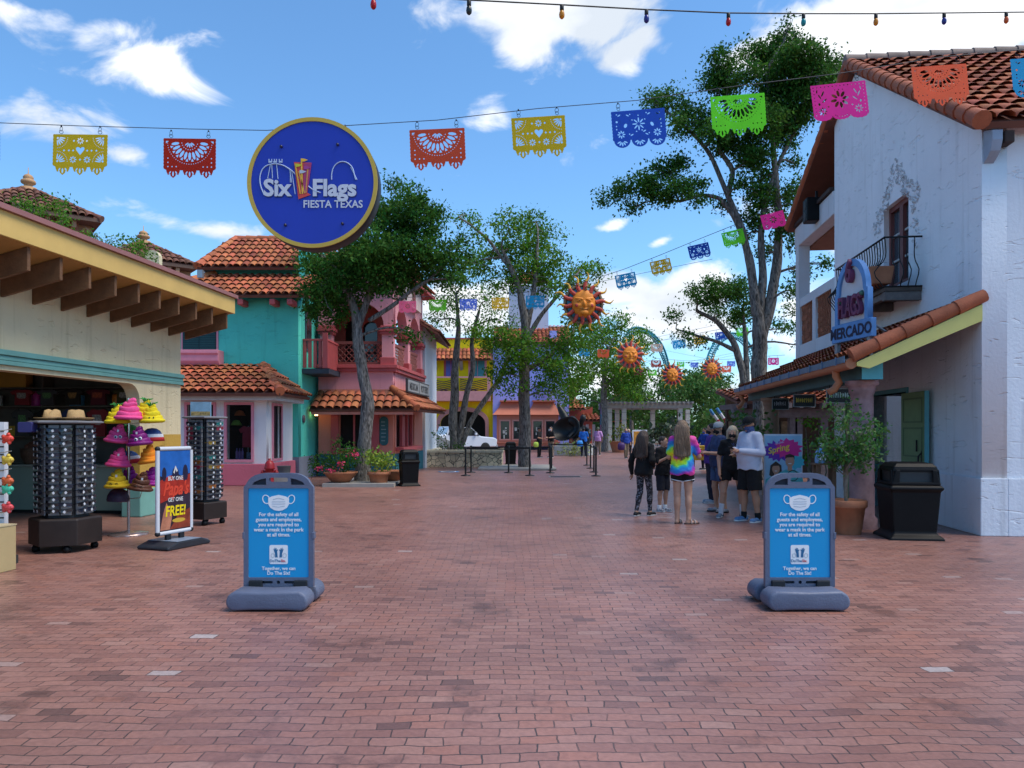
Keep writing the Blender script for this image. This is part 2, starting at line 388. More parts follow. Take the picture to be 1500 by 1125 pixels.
def tree(name, label, base, trunks, blobs, leaf, leafm, dens=260, sig=.16, group=None, cat='tree', twigs=4, per=14, limb_r=.05):
    """trunks: list of ([(x,y,z,r),...]) in world; blobs in world ellipsoids"""
    base = Vector(base); t = thing(name, label, cat, base, 0, group)
    mb = MB(); nodes = []
    for tr in trunks:
        pts = []; rad = []
        for i in range(len(tr)-1):
            a, b = tr[i], tr[i+1]; k = 6
            for j in range(k):
                s = j/k; pts.append(Vector(a[:3]).lerp(Vector(b[:3]), s)+Vector((random.gauss(0, 1), random.gauss(0, 1), 0))*a[3]*.10); rad.append(a[3]+(b[3]-a[3])*s)
        pts.append(Vector(tr[-1][:3])); rad.append(tr[-1][3])
        # smooth
        for _ in range(2):
            pts = [pts[0]]+[(pts[i-1]+pts[i]*2+pts[i+1])/4 for i in range(1, len(pts)-1)]+[pts[-1]]
        mb.tube([p-base for p in pts], [r*random.uniform(.93, 1.08) for r in rad], 12)
        nodes += [(p, r) for p, r in zip(pts, rad)]
    z0 = min(p.z for p, r in nodes)
    for (cx, cy, cz, rx, ry, rz) in blobs:
        c = Vector((cx, cy, cz)); best = None
        for (p, r) in nodes:
            if p.z > c.z+.3: continue
            if p.z < z0+.30*(c.z-z0): continue
            d = (p-c).length+.55*max(0, p.z-(c.z-.4*rz))
            if best is None or d < best[0]: best = (d, p, r)
        if best is None: continue
        _, p, r = best; L = (c-p).length
        r0 = min(r*.75, limb_r*(.5+.16*L)+.012); q = curve_pts(p, c, 7, .07, .06)
        rr = [r0+(r0*.35-r0)*i/7 for i in range(8)]
        mb.tube([x-base for x in q], rr, 7); nodes += [(x, s) for x, s in list(zip(q, rr))[2:]]
        for _ in range(twigs):
            e = c+Vector((random.gauss(0, .55)*rx, random.gauss(0, .55)*ry, random.gauss(.1, .5)*rz)); s0 = q[random.choice((4, 5, 6, 7))]
            qq = curve_pts(s0, e, 4, .1); mb.tube([x-base for x in qq], [r0*.3, r0*.25, r0*.2, r0*.14, .004], 5)
    mb.build('trunk', bark_m(), t)
    pts = blob_points(blobs, dens, sig, per)-np.array(base)
    link('crown', leaves_mesh('crown', pts, leaf), leafm, t)
    return t
def px_blobs(lst, d, depth, jit=.35):
    """(px,py,rx,ry[,dy]) at distance d -> ellipsoids with real depth"""
    out = []
    for b in lst:
        dy = b[4] if len(b) > 4 else random.uniform(-1, 1)*depth
        dd = d+dy; c = W(b[0], b[1], dd); rx = b[2]/F*d; rz = b[3]/F*d
        out.append((c.x, c.y, c.z, rx, max(rx, rz)*random.uniform(.8, 1.1), rz))
    return out
def bush(mb_name, parent, blobs, leaf, leafm, dens=2500, sig=.05, per=8):
    return link(mb_name, leaves_mesh(mb_name, blob_points(blobs, dens, sig, per), leaf), leafm, parent)

# signed-distance figures, surfaced with naive surface nets
def sdf_mesh(prims, h, name, cut=None):
    P = []
    for p in prims:
        if p[0] == 'c':
            a, b = np.array(p[1], float), np.array(p[2], float); r = max(p[3], p[4]); P.append((np.minimum(a, b)-r, np.maximum(a, b)+r))
        else:
            c = np.array(p[1], float); r = np.array(p[2], float); m = max(r) if len(p) > 4 and p[4] is not None else r; P.append((c-m, c+m))
    lo = np.min([q[0] for q in P], 0)-3*h; hi = np.max([q[1] for q in P], 0)+3*h
    n = np.ceil((hi-lo)/h).astype(int)+1
    f = np.full(n, 1.0, np.float32)
    ax = [lo[i]+h*np.arange(n[i]) for i in range(3)]
    for p, (bl, bh) in zip(prims, P):
        k = p[5] if p[0] == 'c' and len(p) > 5 else (p[3] if p[0] == 'e' and len(p) > 3 else .02)
        mg = k+2*h
        s = [slice(max(0, int((bl[i]-mg-lo[i])/h)), min(n[i], int((bh[i]+mg-lo[i])/h)+2)) for i in range(3)]
        X, Y, Z = np.meshgrid(ax[0][s[0]], ax[1][s[1]], ax[2][s[2]], indexing='ij')
        if p[0] == 'c':
            a, b = np.array(p[1], float), np.array(p[2], float); ab = b-a; l2 = max(ab@ab, 1e-9)
            t = np.clip(((X-a[0])*ab[0]+(Y-a[1])*ab[1]+(Z-a[2])*ab[2])/l2, 0, 1)
            d = np.sqrt((X-a[0]-t*ab[0])**2+(Y-a[1]-t*ab[1])**2+(Z-a[2]-t*ab[2])**2)-(p[3]+(p[4]-p[3])*t)
        else:
            c = np.array(p[1], float); r = np.array(p[2], float); Q = np.stack([X-c[0], Y-c[1], Z-c[2]], -1)
            if len(p) > 4 and p[4] is not None: Q = Q @ np.array(p[4])       # rows: world -> local via matrix (3x3)
            q = np.sqrt(((Q/r)**2).sum(-1)); q2 = np.sqrt(((Q/r**2)**2).sum(-1))+1e-6
            d = q*(q-1)/q2
        g = f[s[0], s[1], s[2]]; hh = np.clip(.5+.5*(g-d)/k, 0, 1)
        f[s[0], s[1], s[2]] = g*(1-hh)+d*hh-k*hh*(1-hh)
    if cut is not None:
        X, Y, Z = np.meshgrid(*ax, indexing='ij'); f = np.maximum(f, cut(X, Y, Z)).astype(np.float32)
    I = f < 0
    nc = n-1
    cnt = np.zeros(nc, int); acc = np.zeros((*nc, 3)); ne = np.zeros(nc)
    off = [(i, j, k) for i in (0, 1) for j in (0, 1) for k in (0, 1)]
    sl = lambda o: tuple(slice(o[q], o[q]+nc[q]) for q in range(3))
    for o in off: cnt += I[sl(o)]
    act = (cnt > 0) & (cnt < 8); idx = np.argwhere(act)
    pos = np.zeros((len(idx), 3)); num = np.zeros(len(idx))
    for o in off:
        for a in range(3):
            if o[a] == 1: continue
            o2 = list(o); o2[a] = 1
            f0 = f[tuple((idx+np.array(o)).T)]; f1 = f[tuple((idx+np.array(o2)).T)]
            m = (f0 < 0) != (f1 < 0); t = np.where(m, f0/(np.where(m, f0-f1, 1)), 0)
            pp = np.tile(np.array(o, float), (len(idx), 1)); pp[:, a] += t
            pos += pp*m[:, None]; num += m
    pos = idx+pos/np.maximum(num, 1)[:, None]
    vid = np.full(nc, -1); vid[act] = np.arange(len(idx))
    faces = []
    for a in range(3):
        b, c = (a+1) % 3, (a+2) % 3
        s0 = [slice(None)]*3; s1 = [slice(None)]*3; s0[a] = slice(0, n[a]-1); s1[a] = slice(1, n[a])
        i0, i1 = I[tuple(s0)], I[tuple(s1)]; e = np.argwhere(i0 != i1)
        e = e[(e[:, b] > 0) & (e[:, c] > 0) & (e[:, b] < n[b]-1) & (e[:, c] < n[c]-1)]
        if not len(e): continue
        db = np.zeros(3, int); db[b] = 1; dc = np.zeros(3, int); dc[c] = 1
        q = np.stack([vid[tuple((e-db-dc).T)], vid[tuple((e-dc).T)], vid[tuple(e.T)], vid[tuple((e-db).T)]], 1)
        fl = ~i0[tuple(e.T)]; q[fl] = q[fl][:, ::-1]; faces.append(q)
    faces = np.concatenate(faces)
    v = lo+pos*h
    me = bpy.data.meshes.new(name); me.from_pydata(v.tolist(), [], faces.tolist()); me.shade_smooth(); me.update(); return me
def sdf(name, prims, h, matl, parent, cut=None, smooth_it=True):
    o = link(name, sdf_mesh(prims, h, name, cut), matl, parent)
    if smooth_it:
        m = o.modifiers.new('smooth', 'SMOOTH'); m.factor = .5; m.iterations = 2
    return o
# ------------------------------------------------------------------ ground
def brick_material():
    m = bpy.data.materials.new('brick_paving'); m.use_nodes = True; t = m.node_tree; L = t.links.new
    p = t.nodes['Principled BSDF']
    tc = N(t, 'ShaderNodeTexCoord')
    nz = N(t, 'ShaderNodeTexNoise'); nz.inputs['Scale'].default_value = 5.5; nz.inputs['Detail'].default_value = 3; L(tc.outputs['Object'], nz.inputs['Vector'])
    sb = N(t, 'ShaderNodeVectorMath', operation='SUBTRACT'); L(nz.outputs['Color'], sb.inputs[0]); sb.inputs[1].default_value = (.5, .5, .5)
    sc = N(t, 'ShaderNodeVectorMath', operation='SCALE'); L(sb.outputs[0], sc.inputs[0]); sc.inputs['Scale'].default_value = .05
    ad0 = N(t, 'ShaderNodeVectorMath', operation='ADD'); L(tc.outputs['Object'], ad0.inputs[0]); L(sc.outputs[0], ad0.inputs[1])
    nw = N(t, 'ShaderNodeTexNoise'); nw.inputs['Scale'].default_value = .9; nw.inputs['Detail'].default_value = 2; L(tc.outputs['Object'], nw.inputs['Vector'])
    nv = N(t, 'ShaderNodeVectorMath', operation='MULTIPLY'); L(nw.outputs['Color'], nv.inputs[0]); nv.inputs[1].default_value = (.12, .17, 0)
    ad = N(t, 'ShaderNodeVectorMath', operation='ADD'); L(ad0.outputs[0], ad.inputs[0]); L(nv.outputs[0], ad.inputs[1])
    # rings of pavers round a centre
    cx, cy, RR = 3.55, 15.3, 2.15
    sub = N(t, 'ShaderNodeVectorMath', operation='SUBTRACT'); L(ad.outputs[0], sub.inputs[0]); sub.inputs[1].default_value = (cx, cy, 0)
    sx = N(t, 'ShaderNodeSeparateXYZ'); L(sub.outputs[0], sx.inputs[0])
    at = N(t, 'ShaderNodeMath', operation='ARCTAN2'); L(sx.outputs[1], at.inputs[0]); L(sx.outputs[0], at.inputs[1])
    l2 = N(t, 'ShaderNodeCombineXYZ'); L(sx.outputs[0], l2.inputs[0]); L(sx.outputs[1], l2.inputs[1])
    ln = N(t, 'ShaderNodeVectorMath', operation='LENGTH'); L(l2.outputs[0], ln.inputs[0])
    am = N(t, 'ShaderNodeMath', operation='MULTIPLY'); L(at.outputs[0], am.inputs[0]); am.inputs[1].default_value = 1.2
    pc = N(t, 'ShaderNodeCombineXYZ'); L(am.outputs[0], pc.inputs[0]); L(ln.outputs['Value'], pc.inputs[1])
    inr = N(t, 'ShaderNodeMath', operation='LESS_THAN'); L(ln.outputs['Value'], inr.inputs[0]); inr.inputs[1].default_value = RR
    mv = N(t, 'ShaderNodeMix', data_type='VECTOR'); L(inr.outputs[0], mv.inputs[0]); L(ad.outputs[0], mv.inputs[4]); L(pc.outputs[0], mv.inputs[5])
    bt = N(t, 'ShaderNodeTexBrick'); L(mv.outputs[1], bt.inputs['Vector']); bt.offset = .5; bt.squash = 1
    bt.inputs['Color1'].default_value = (0, 0, 0, 1); bt.inputs['Color2'].default_value = (1, 1, 1, 1); bt.inputs['Mortar'].default_value = (.5, .5, .5, 1)
    for k, v in (('Scale', 1), ('Mortar Size', .0042), ('Mortar Smooth', .25), ('Bias', 0), ('Brick Width', .190), ('Row Height', .0955)): bt.inputs[k].default_value = v
    rp = N(t, 'ShaderNodeValToRGB'); L(bt.outputs[0], rp.inputs[0]); r = rp.color_ramp
    cols = [(0, (.15, .075, .062)), (.04, (.24, .112, .089)), (.28, (.270, .128, .101)), (.62, (.310, .155, .123)), (.94, (.30, .132, .097)), (.994, (.33, .18, .145)), (1.0, (.40, .35, .34))]
    r.elements[0].position = cols[0][0]; r.elements[0].color = (*cols[0][1], 1); r.elements[1].position = 1; r.elements[1].color = (*cols[-1][1], 1)
    for q, c in cols[1:-1]:
        e = r.elements.new(q); e.color = (*c, 1)
    big = N(t, 'ShaderNodeTexNoise'); big.inputs['Scale'].default_value = .42; big.inputs['Detail'].default_value = 6; L(tc.outputs['Object'], big.inputs['Vector'])
    mr = N(t, 'ShaderNodeMapRange'); L(big.outputs[0], mr.inputs['Value']); mr.inputs['From Min'].default_value = .3; mr.inputs['From Max'].default_value = .7; mr.inputs['To Min'].default_value = .78; mr.inputs['To Max'].default_value = 1.18
    fin = N(t, 'ShaderNodeTexNoise'); fin.inputs['Scale'].default_value = 30; fin.inputs['Detail'].default_value = 6; L(tc.outputs['Object'], fin.inputs['Vector'])
    m2 = N(t, 'ShaderNodeMapRange'); L(fin.outputs[0], m2.inputs['Value']); m2.inputs['From Min'].default_value = .3; m2.inputs['From Max'].default_value = .7; m2.inputs['To Min'].default_value = .86; m2.inputs['To Max'].default_value = 1.12
    mu = N(t, 'ShaderNodeMath', operation='MULTIPLY'); L(mr.outputs[0], mu.inputs[0]); L(m2.outputs[0], mu.inputs[1])
    # worn path tone, grime patches and dark spots
    gp_ = N(t, 'ShaderNodeTexNoise'); gp_.inputs['Scale'].default_value = 1.3; gp_.inputs['Detail'].default_value = 8; gp_.inputs['Roughness'].default_value = .7; L(tc.outputs['Object'], gp_.inputs['Vector'])
    gr_ = N(t, 'ShaderNodeMapRange'); L(gp_.outputs[0], gr_.inputs['Value']); gr_.inputs['From Min'].default_value = .34; gr_.inputs['From Max'].default_value = .44; gr_.inputs['To Min'].default_value = .55; gr_.inputs['To Max'].default_value = 1
    vo = N(t, 'ShaderNodeTexVoronoi'); vo.inputs['Scale'].default_value = .9; L(tc.outputs['Object'], vo.inputs['Vector']); vr = N(t, 'ShaderNodeMapRange'); L(vo.outputs['Distance'], vr.inputs['Value']); vr.inputs['From Min'].default_value = .03; vr.inputs['From Max'].default_value = .055; vr.inputs['To Min'].default_value = .6; vr.inputs['To Max'].default_value = 1
    m3_ = N(t, 'ShaderNodeMath', operation='MULTIPLY'); L(gr_.outputs[0], m3_.inputs[0]); L(vr.outputs[0], m3_.inputs[1]); m4_ = N(t, 'ShaderNodeMath', operation='MULTIPLY'); L(m3_.outputs[0], m4_.inputs[0]); L(mu.outputs[0], m4_.inputs[1]); mu = m4_
    hs = N(t, 'ShaderNodeHueSaturation'); L(rp.outputs[0], hs.inputs['Color']); L(mu.outputs[0], hs.inputs['Value'])
    # joints: some wide and dark, some packed with sand
    jn = N(t, 'ShaderNodeTexNoise'); jn.inputs['Scale'].default_value = 2.6; jn.inputs['Detail'].default_value = 4; L(tc.outputs['Object'], jn.inputs['Vector'])
    jr = N(t, 'ShaderNodeMapRange'); L(jn.outputs[0], jr.inputs['Value']); jr.inputs['From Min'].default_value = .32; jr.inputs['From Max'].default_value = .55; jr.inputs['To Min'].default_value = .25; jr.inputs['To Max'].default_value = 1
    jf = N(t, 'ShaderNodeMath', operation='MULTIPLY'); L(bt.outputs['Fac'], jf.inputs[0]); L(jr.outputs[0], jf.inputs[1])
    mx = N(t, 'ShaderNodeMix', data_type='RGBA'); L(jf.outputs[0], mx.inputs[0]); L(hs.outputs[0], mx.inputs[6]); mx.inputs[7].default_value = (.06, .04, .034, 1)
    L(mx.outputs[2], p.inputs['Base Color'])
    p.inputs['Roughness'].default_value = .40; p.inputs['Specular IOR Level'].default_value = .62
    iv = N(t, 'ShaderNodeMath', operation='SUBTRACT'); iv.inputs[0].default_value = 1; L(bt.outputs['Fac'], iv.inputs[1])
    hv = N(t, 'ShaderNodeMath', operation='MULTIPLY_ADD'); L(bt.outputs[0], hv.inputs[0]); hv.inputs[1].default_value = .35; L(iv.outputs[0], hv.inputs[2])
    hf = N(t, 'ShaderNodeMath', operation='MULTIPLY_ADD'); L(fin.outputs[0], hf.inputs[0]); hf.inputs[1].default_value = .35; L(hv.outputs[0], hf.inputs[2])
    b = N(t, 'ShaderNodeBump'); b.inputs['Strength'].default_value = .8; b.inputs['Distance'].default_value = .008; L(hf.outputs[0], b.inputs['Height']); L(b.outputs[0], p.inputs['Normal'])
    return m
tag(B(-900, -300, -.4, 900, 1500, -.03).build('ground', mat('earth', (.10, .09, .06), .95, .3, .2)), kind='structure')
tag(B(-45, -12, -.028, 45, 95, 0).build('brick_plaza', brick_material()), kind='structure')

class Bld:
    """a building whose parts are given in world coordinates; its Empty stands at its base"""
    def __init__(s, name, label, cat, base, group=None): s.t = thing(name, label, cat, base, 0, group); s.b = Vector(base)
    def add(s, name, mb, m, bevel=0, parent=None):
        o = mb.build(name, m, parent or s.t, bevel)
        if parent is None: o.location = -s.b
        return o
    def box(s, name, m, *c, bevel=0, parent=None): return s.add(name, B(*c), m, bevel, parent)
    def wall(s, name, m, outline, holes, depth, at, rotz=0, parent=None):
        """wall drawn in (along, height); at = world point of its outer-face origin"""
        me = outline_mesh([outline]+holes, depth); me.transform(Matrix.Translation(Vector(at)) @ Matrix.Rotation(rotz, 4, 'Z') @ Matrix.Translation((0, depth/2, 0)))
        o = link(name, me, m, parent or s.t)
        if parent is None: o.location = -s.b
        return o
    def roof(s, pts, mt=None, tw=.24, tl=.4, mb=None):
        o = roof_face('roof', s.t, pts, mt or tile_m(), mb or mat('roof_board', (.16, .06, .04), .8, .2, 3), tw, tl); o.location = -s.b; return o
RECT = lambda x0, z0, x1, z1: [(x0, z0), (x1, z0), (x1, z1), (x0, z1)]
def ARCH(x0, z0, x1, z1, n=10, k=1.0):
    c = (x0+x1)/2; r = (x1-x0)/2
    return [(x0, z0), (x1, z0)]+[(c+r*math.cos(math.pi*i/n), z1-r*k+r*k*math.sin(math.pi*i/n)) for i in range(n+1)]
teal_st = stucco('teal_stucco', (.09, .58, .47)); grey_base = stucco('grey_base', (.22, .24, .30))
pink_st = stucco('pink_stucco', (.74, .31, .34), .2); salmon = stucco('salmon_stucco', (.70, .25, .18), .2)
redp = mat('red_trim', (.46, .085, .09), .6, .12, 4); pinkp = mat('pink_paint', (.72, .26, .33), .55, .1, 4)
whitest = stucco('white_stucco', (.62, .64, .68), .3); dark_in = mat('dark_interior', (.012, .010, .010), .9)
darkteal = mat('dark_teal_paint', (.012, .07, .075), .6, .15, 4); greyblue = mat('grey_blue_paint', (.06, .10, .14), .5, .15, 4)

# ------------------------------------------------------------------ souvenir kiosk, left
def kiosk():
    t = thing('souvenir_kiosk', 'cream stucco souvenir kiosk with deep brown rafters and yellow fascia, left foreground', 'kiosk', (-6.62, 15.0, 0), -.09)
    cream = stucco('cream_stucco', (.68, .58, .37), .55); ochre = stucco('ochre_stucco', (.50, .31, .065), .4); tealp = mat('kiosk_teal', (.16, .37, .33), .6, .12, 3)
    ol = [(-10.5, 0), (-7.6, 0), (-7.6, 2.1)]+[(-7.3-.3*math.cos(R(a)), 2.1+.3*math.sin(R(a))) for a in range(0, 91, 15)]+[(-1.7+.3*math.sin(R(a)), 2.1+.3*math.cos(R(a))) for a in range(0, 91, 15)]+[(-1.4, 0), (0, 0), (0, 3.66), (-10.5, 3.66)]
    me = outline_mesh([ol], .25); me.transform(Matrix.Rotation(R(90), 4, 'Z')); o = link('wall', me, cream, t); o.location = (-.125, 0, 0)
    B(-.254, -1.404, .48, .004, .004, 1.49).build('painted_band', ochre, t)
    B(-.31, -1.47, 0, .06, .06, .5).build('plinth', tealp, t, .02)
    m = MB()
    for z0, z1, d in ((2.47, 2.53, .05), (2.535, 2.60, .035), (2.605, 2.68, .065)): m.box(0.002, -10.5, z0, d, .04, z1)
    m.build('moulding', tealp, t, .008)
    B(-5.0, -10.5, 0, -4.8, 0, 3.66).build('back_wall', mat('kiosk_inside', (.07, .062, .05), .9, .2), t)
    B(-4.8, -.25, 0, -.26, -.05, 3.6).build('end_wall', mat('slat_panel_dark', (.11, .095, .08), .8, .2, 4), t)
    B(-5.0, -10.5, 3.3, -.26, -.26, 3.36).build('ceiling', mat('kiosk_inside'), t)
    yel = mat('fascia_yellow', (.62, .42, .13), .6, .10, 2); brown = mat('rafter_brown', (.15, .072, .032), .7, .3, 6, .3, 30)
    B(.90, -10.5, 3.94, .95, .38, 4.25).build('fascia', yel, t, .006)
    B(-5.2, .33, 3.94, .898, .38, 4.25).build('end_fascia', yel, t)
    MB().prism([(.70, 4.252), (1.0, 4.252), (1.0, 4.32), (.62, 4.46), (.55, 4.44)], .42, -10.5, 'y').build('coping', mat('coping_pink', (.30, .13, .125), .5, .1, 3), t)
    B(-5.2, -10.5, 4.1, .7, .32, 4.25).build('roof_deck', mat('roof_grey', (.2, .18, .17), .9), t)
    MB().add([(-.2, -10.5, 3.662), (.9, -10.5, 3.935), (.9, .33, 3.935), (-.2, .33, 3.662), (-.2, -10.5, 3.70), (.9, -10.5, 3.975), (.9, .33, 3.975), (-.2, .33, 3.70)],
             [(0,1,2,3),(7,6,5,4),(0,4,5,1),(1,5,6,2),(2,6,7,3),(3,7,4,0)]).build('soffit', mat('soffit_ochre', (.42, .235, .07), .7, .1, 2), t)
    for i in range(14):
        y = .17-i*.605
        MB().prism([(.005, 3.40), (.88, 3.62), (.88, 3.925), (.005, 3.70)], y-.028, y+.028, 'y').build('rafter', brown, t, .004)
    # counter across the inside
    c = B(-3.9, -.95, .06, -.35, -.35, .88).build('counter', mat('counter_green', (.21, .26, .21), .6, .1, 2), t)
    B(-3.95, -1.02, .88, -.32, -.3, .92).build('counter_top', mat('counter_top', (.25, .26, .22), .4), c, .006)
    B(-3.85, -.9, 0, -.4, -.36, .058).build('toe_kick', mat('toe_dark', (.012, .012, .012), .9), c)
    for z in (1.42, 2.02, 2.38): B(-4.7, -.62, z, -.30, -.27, z+.025).build('shelf', mat('shelf_wood', (.12, .10, .08), .6), t)
    B(-2.52, -.58, 1.44, -2.48, -.27, 3.2).build('shelf_post', mat('shelf_wood'), t)
    return t
KIOSK = kiosk()
KM = Matrix.Translation((-6.62, 15.0, 0)) @ Matrix.Rotation(-.09, 4, 'Z')
def shirt_mesh(w=.46, h=.6):
    pts = [(-.24*w, 0), (-.10*w, -.04*h), (.10*w, -.04*h), (.24*w, 0), (.52*w, -.16*h), (.42*w, -.34*h), (.30*w, -.28*h), (.32*w, -h), (-.32*w, -h), (-.30*w, -.28*h), (-.42*w, -.34*h), (-.52*w, -.16*h)]
    return outline_mesh([pts], .05)
sm = shirt_mesh()
cols = [('charcoal', (.05, .05, .055)), ('dark red', (.20, .02, .025)), ('navy', (.03, .045, .13)), ('black', (.008, .008, .008)), ('dark grey', (.05, .05, .05)), ('olive', (.05, .05, .02)), ('maroon', (.08, .01, .02)), ('faded black', (.02, .018, .016))]
k = 0
for row, z in enumerate((1.98, 2.36)):
    for i in range(5):
        nm, rgb = cols[k % 8]; x = -.75-i*.52; k += 1
        o = link('hanging_shirt', sm.copy(), mat('shirt_'+nm.replace(' ', '_'), rgb, .9, .2, 5)); o.scale = (1, 1, .88 if row == 0 else .5)
        o.location = KM @ Vector((x, -.68, z)); o.rotation_euler = (0, 0, -.09+random.uniform(-.1, .1))
        tag(o, '%s shirt hanging %s in the kiosk, %s from the opening' % (nm, 'under the middle shelf' if row == 0 else 'under the upper shelf', ('nearest', 'second', 'third', 'fourth', 'fifth')[i]), 'shirt', 'shirts hanging inside the kiosk')
        pr = MB().add([tuple(v) for v in [(q[0]*.10*random.uniform(.7, 1.2), -.0275, -.24+q[1]*.11) for q in [(-1, 1), (-1, -.6), (-.5, -1), (.6, -1), (1, -.3), (.8, 1)][::-1]]], [tuple(range(6))])
        pr.build('shirt_print', mat('shirt_print_%d' % (k % 4), [(.26, .15, .05), (.09, .20, .08), (.28, .27, .25), (.28, .06, .03)][k % 4], .8, .9, 30), o)
def tagged(mb, name, m, label, cat, group=None, bevel=0, loc=None):
    o = mb.build(name, m, None, bevel); tag(o, label, cat, group)
    if loc is not None: o.location = loc
    return o
tagged(B(-.30, -.12, 0, .30, .12, .55), 'yellow_display_box', mat('display_yellow', (.45, .22, .03), .6), 'yellow display box high on the shelf inside the kiosk', 'box', bevel=.01, loc=KM @ Vector((-3.15, -.5, 2.41)))
for i, x in enumerate((-1.95, -1.55)):
    mug = MB().lathe([(.07, 0), (.085, .05), (.085, .24), (.075, .24), (.075, .03), (0, .03)], 16)
    tagged(mug, 'canister', mat('canister_white', (.55, .54, .5), .4), ('white canister standing left on the kiosk counter', 'white canister standing right on the kiosk counter')[i], 'canister', 'white canisters on the counter', loc=KM @ Vector((x, -.72, .92)))
TINS = [('red', (.5, .03, .03)), ('orange', (.6, .2, .03)), ('lime', (.3, .5, .05)), ('sky blue', (.08, .35, .6)), ('cream', (.6, .55, .4)), ('magenta', (.5, .04, .3)), ('gold', (.55, .36, .05)), ('white', (.65, .65, .65))]
for i, (nm, rgb) in enumerate(TINS):
    up_ = i % 2; hh = .16+.04*(i % 3); m = MB().lathe([(.09, 0), (.10, .02), (.10, hh), (.085, hh+.02), (.04, hh+.03), (.04, hh+.05), (0, hh+.05)], 14) if i % 3 else MB().box(-.11, -.07, 0, .11, .07, hh+.05)
    tagged(m, 'gift_tin', mat('tin_'+nm.replace(' ', '_'), rgb, .4, .4, 20), '%s gift %s on the %s shelf inside the kiosk' % (nm, 'tin' if i % 3 else 'box', 'middle' if up_ else 'lower'), 'gift', 'gifts on the kiosk shelves', loc=KM @ Vector((-.62-i*.42, -.44, 2.046 if up_ else 1.446)))
bk = thing('hat_basket', 'dark woven basket piled with goods on the kiosk counter', 'basket', KM @ Vector((-2.55, -.66, .92)))
MB().lathe([(.2, 0), (.27, .16), (.28, .3), (.25, .3), (.22, .06), (0, .05)], 20).build('basket_body', mat('wicker', (.10, .05, .03), .8, .4, 30, .5, 60), bk)
g = MB()
for i in range(14): g.ball((random.uniform(-.16, .16), random.uniform(-.15, .15), .3+random.uniform(-.02, .1)), random.uniform(.05, .08), 8)
g.build('goods', mat('goods_brown', (.16, .06, .04), .8, .4, 12), bk)

# ------------------------------------------------------------------ towers behind the kiosk
def tower(label, cx, cy, hw, he, ze, zp, zf, seg):
    b = Bld('tile_roof_tower', label, 'tower', (cx, cy, 0), 'pink towers behind the kiosk')
    b.box('wall', stucco('tower_pink', (.42, .17, .125), .2), cx-hw, cy-hw, 0, cx+hw, cy+hw, ze-.1)
    b.box('eave', mat('eave_brown', (.13, .075, .055), .8), cx-he, cy-he, ze-.1, cx+he, cy+he, ze+.05)
    A = [(cx-he, cy-he, ze+.06), (cx+he, cy-he, ze+.06), (cx+he, cy+he, ze+.06), (cx-he, cy+he, ze+.06)]; P = (cx, cy, zp)
    for i in range(4): b.roof([A[i], A[(i+1) % 4], P, P], tile_old(), .3, .5)
    for a in A[:3]: b.add('ridge_tiles', ridge(MB(), a, P, .14, .5), tile_old())
    f = zf-zp
    b.add('finial', MB().lathe([(.34, -.25), (.34, .08*f), (.17, .14*f), (.17, .26*f), (.29, .36*f), (.31, .46*f), (.28, .56*f), (.20, .60*f), (.20, .66*f), (.22, .74*f), (.16, .88*f), (.04, .98*f), (.02, 1.0*f), (.012, 1.4*f), (0, 1.4*f)], 16, (cx, cy, zp)), mat('finial_tan', (.45, .25, .12), .7))
    n = 7
    for i in range(n):
        x = -hw+.25+i*(2*hw-.5)/(n-1)
        for q in (0, 90): b.add('eave_bracket', MB().box(x-.09, -hw-.55, ze-.42, x+.09, -hw-.002, ze-.102, M=Matrix.Translation((cx, cy, 0)) @ Matrix.Rotation(R(q), 4, 'Z')), mat('bracket_tan', (.40, .20, .11), .7), .02)
    b.t.rotation_euler = (0, 0, R(38))
    for q in (0, 90): b.add('arched_window', MB().prism(ARCH(-.45, ze-3.2, .45, ze-1.0), -hw-.02, -hw-.004, 'y', Matrix.Translation((cx, cy, 0)) @ Matrix.Rotation(R(q), 4, 'Z')), glass_dark())
    return b
tower('pink tower with dark tile roof and tan finial behind the kiosk, taller left one', -21.9, 34, 1.75, 2.55, 10.95, 12.5, 13.2, 0)
tower('pink tower with dark tile roof and tan finial, smaller right one beside the turquoise house', -18.65, 38, 1.4, 2.05, 9.75, 11.1, 11.7, 0)
pp = Bld('curved_parapet', 'cream half-round parapet in front of the smaller pink tower', 'wall', (GX(222, 33), 33, 0))
pp.add('panel', MB().prism(ARCH(GX(212, 33), 4, GX(233, 33), ZH(366, 33)), 33, 33.3), stucco('cream_stucco', ()))

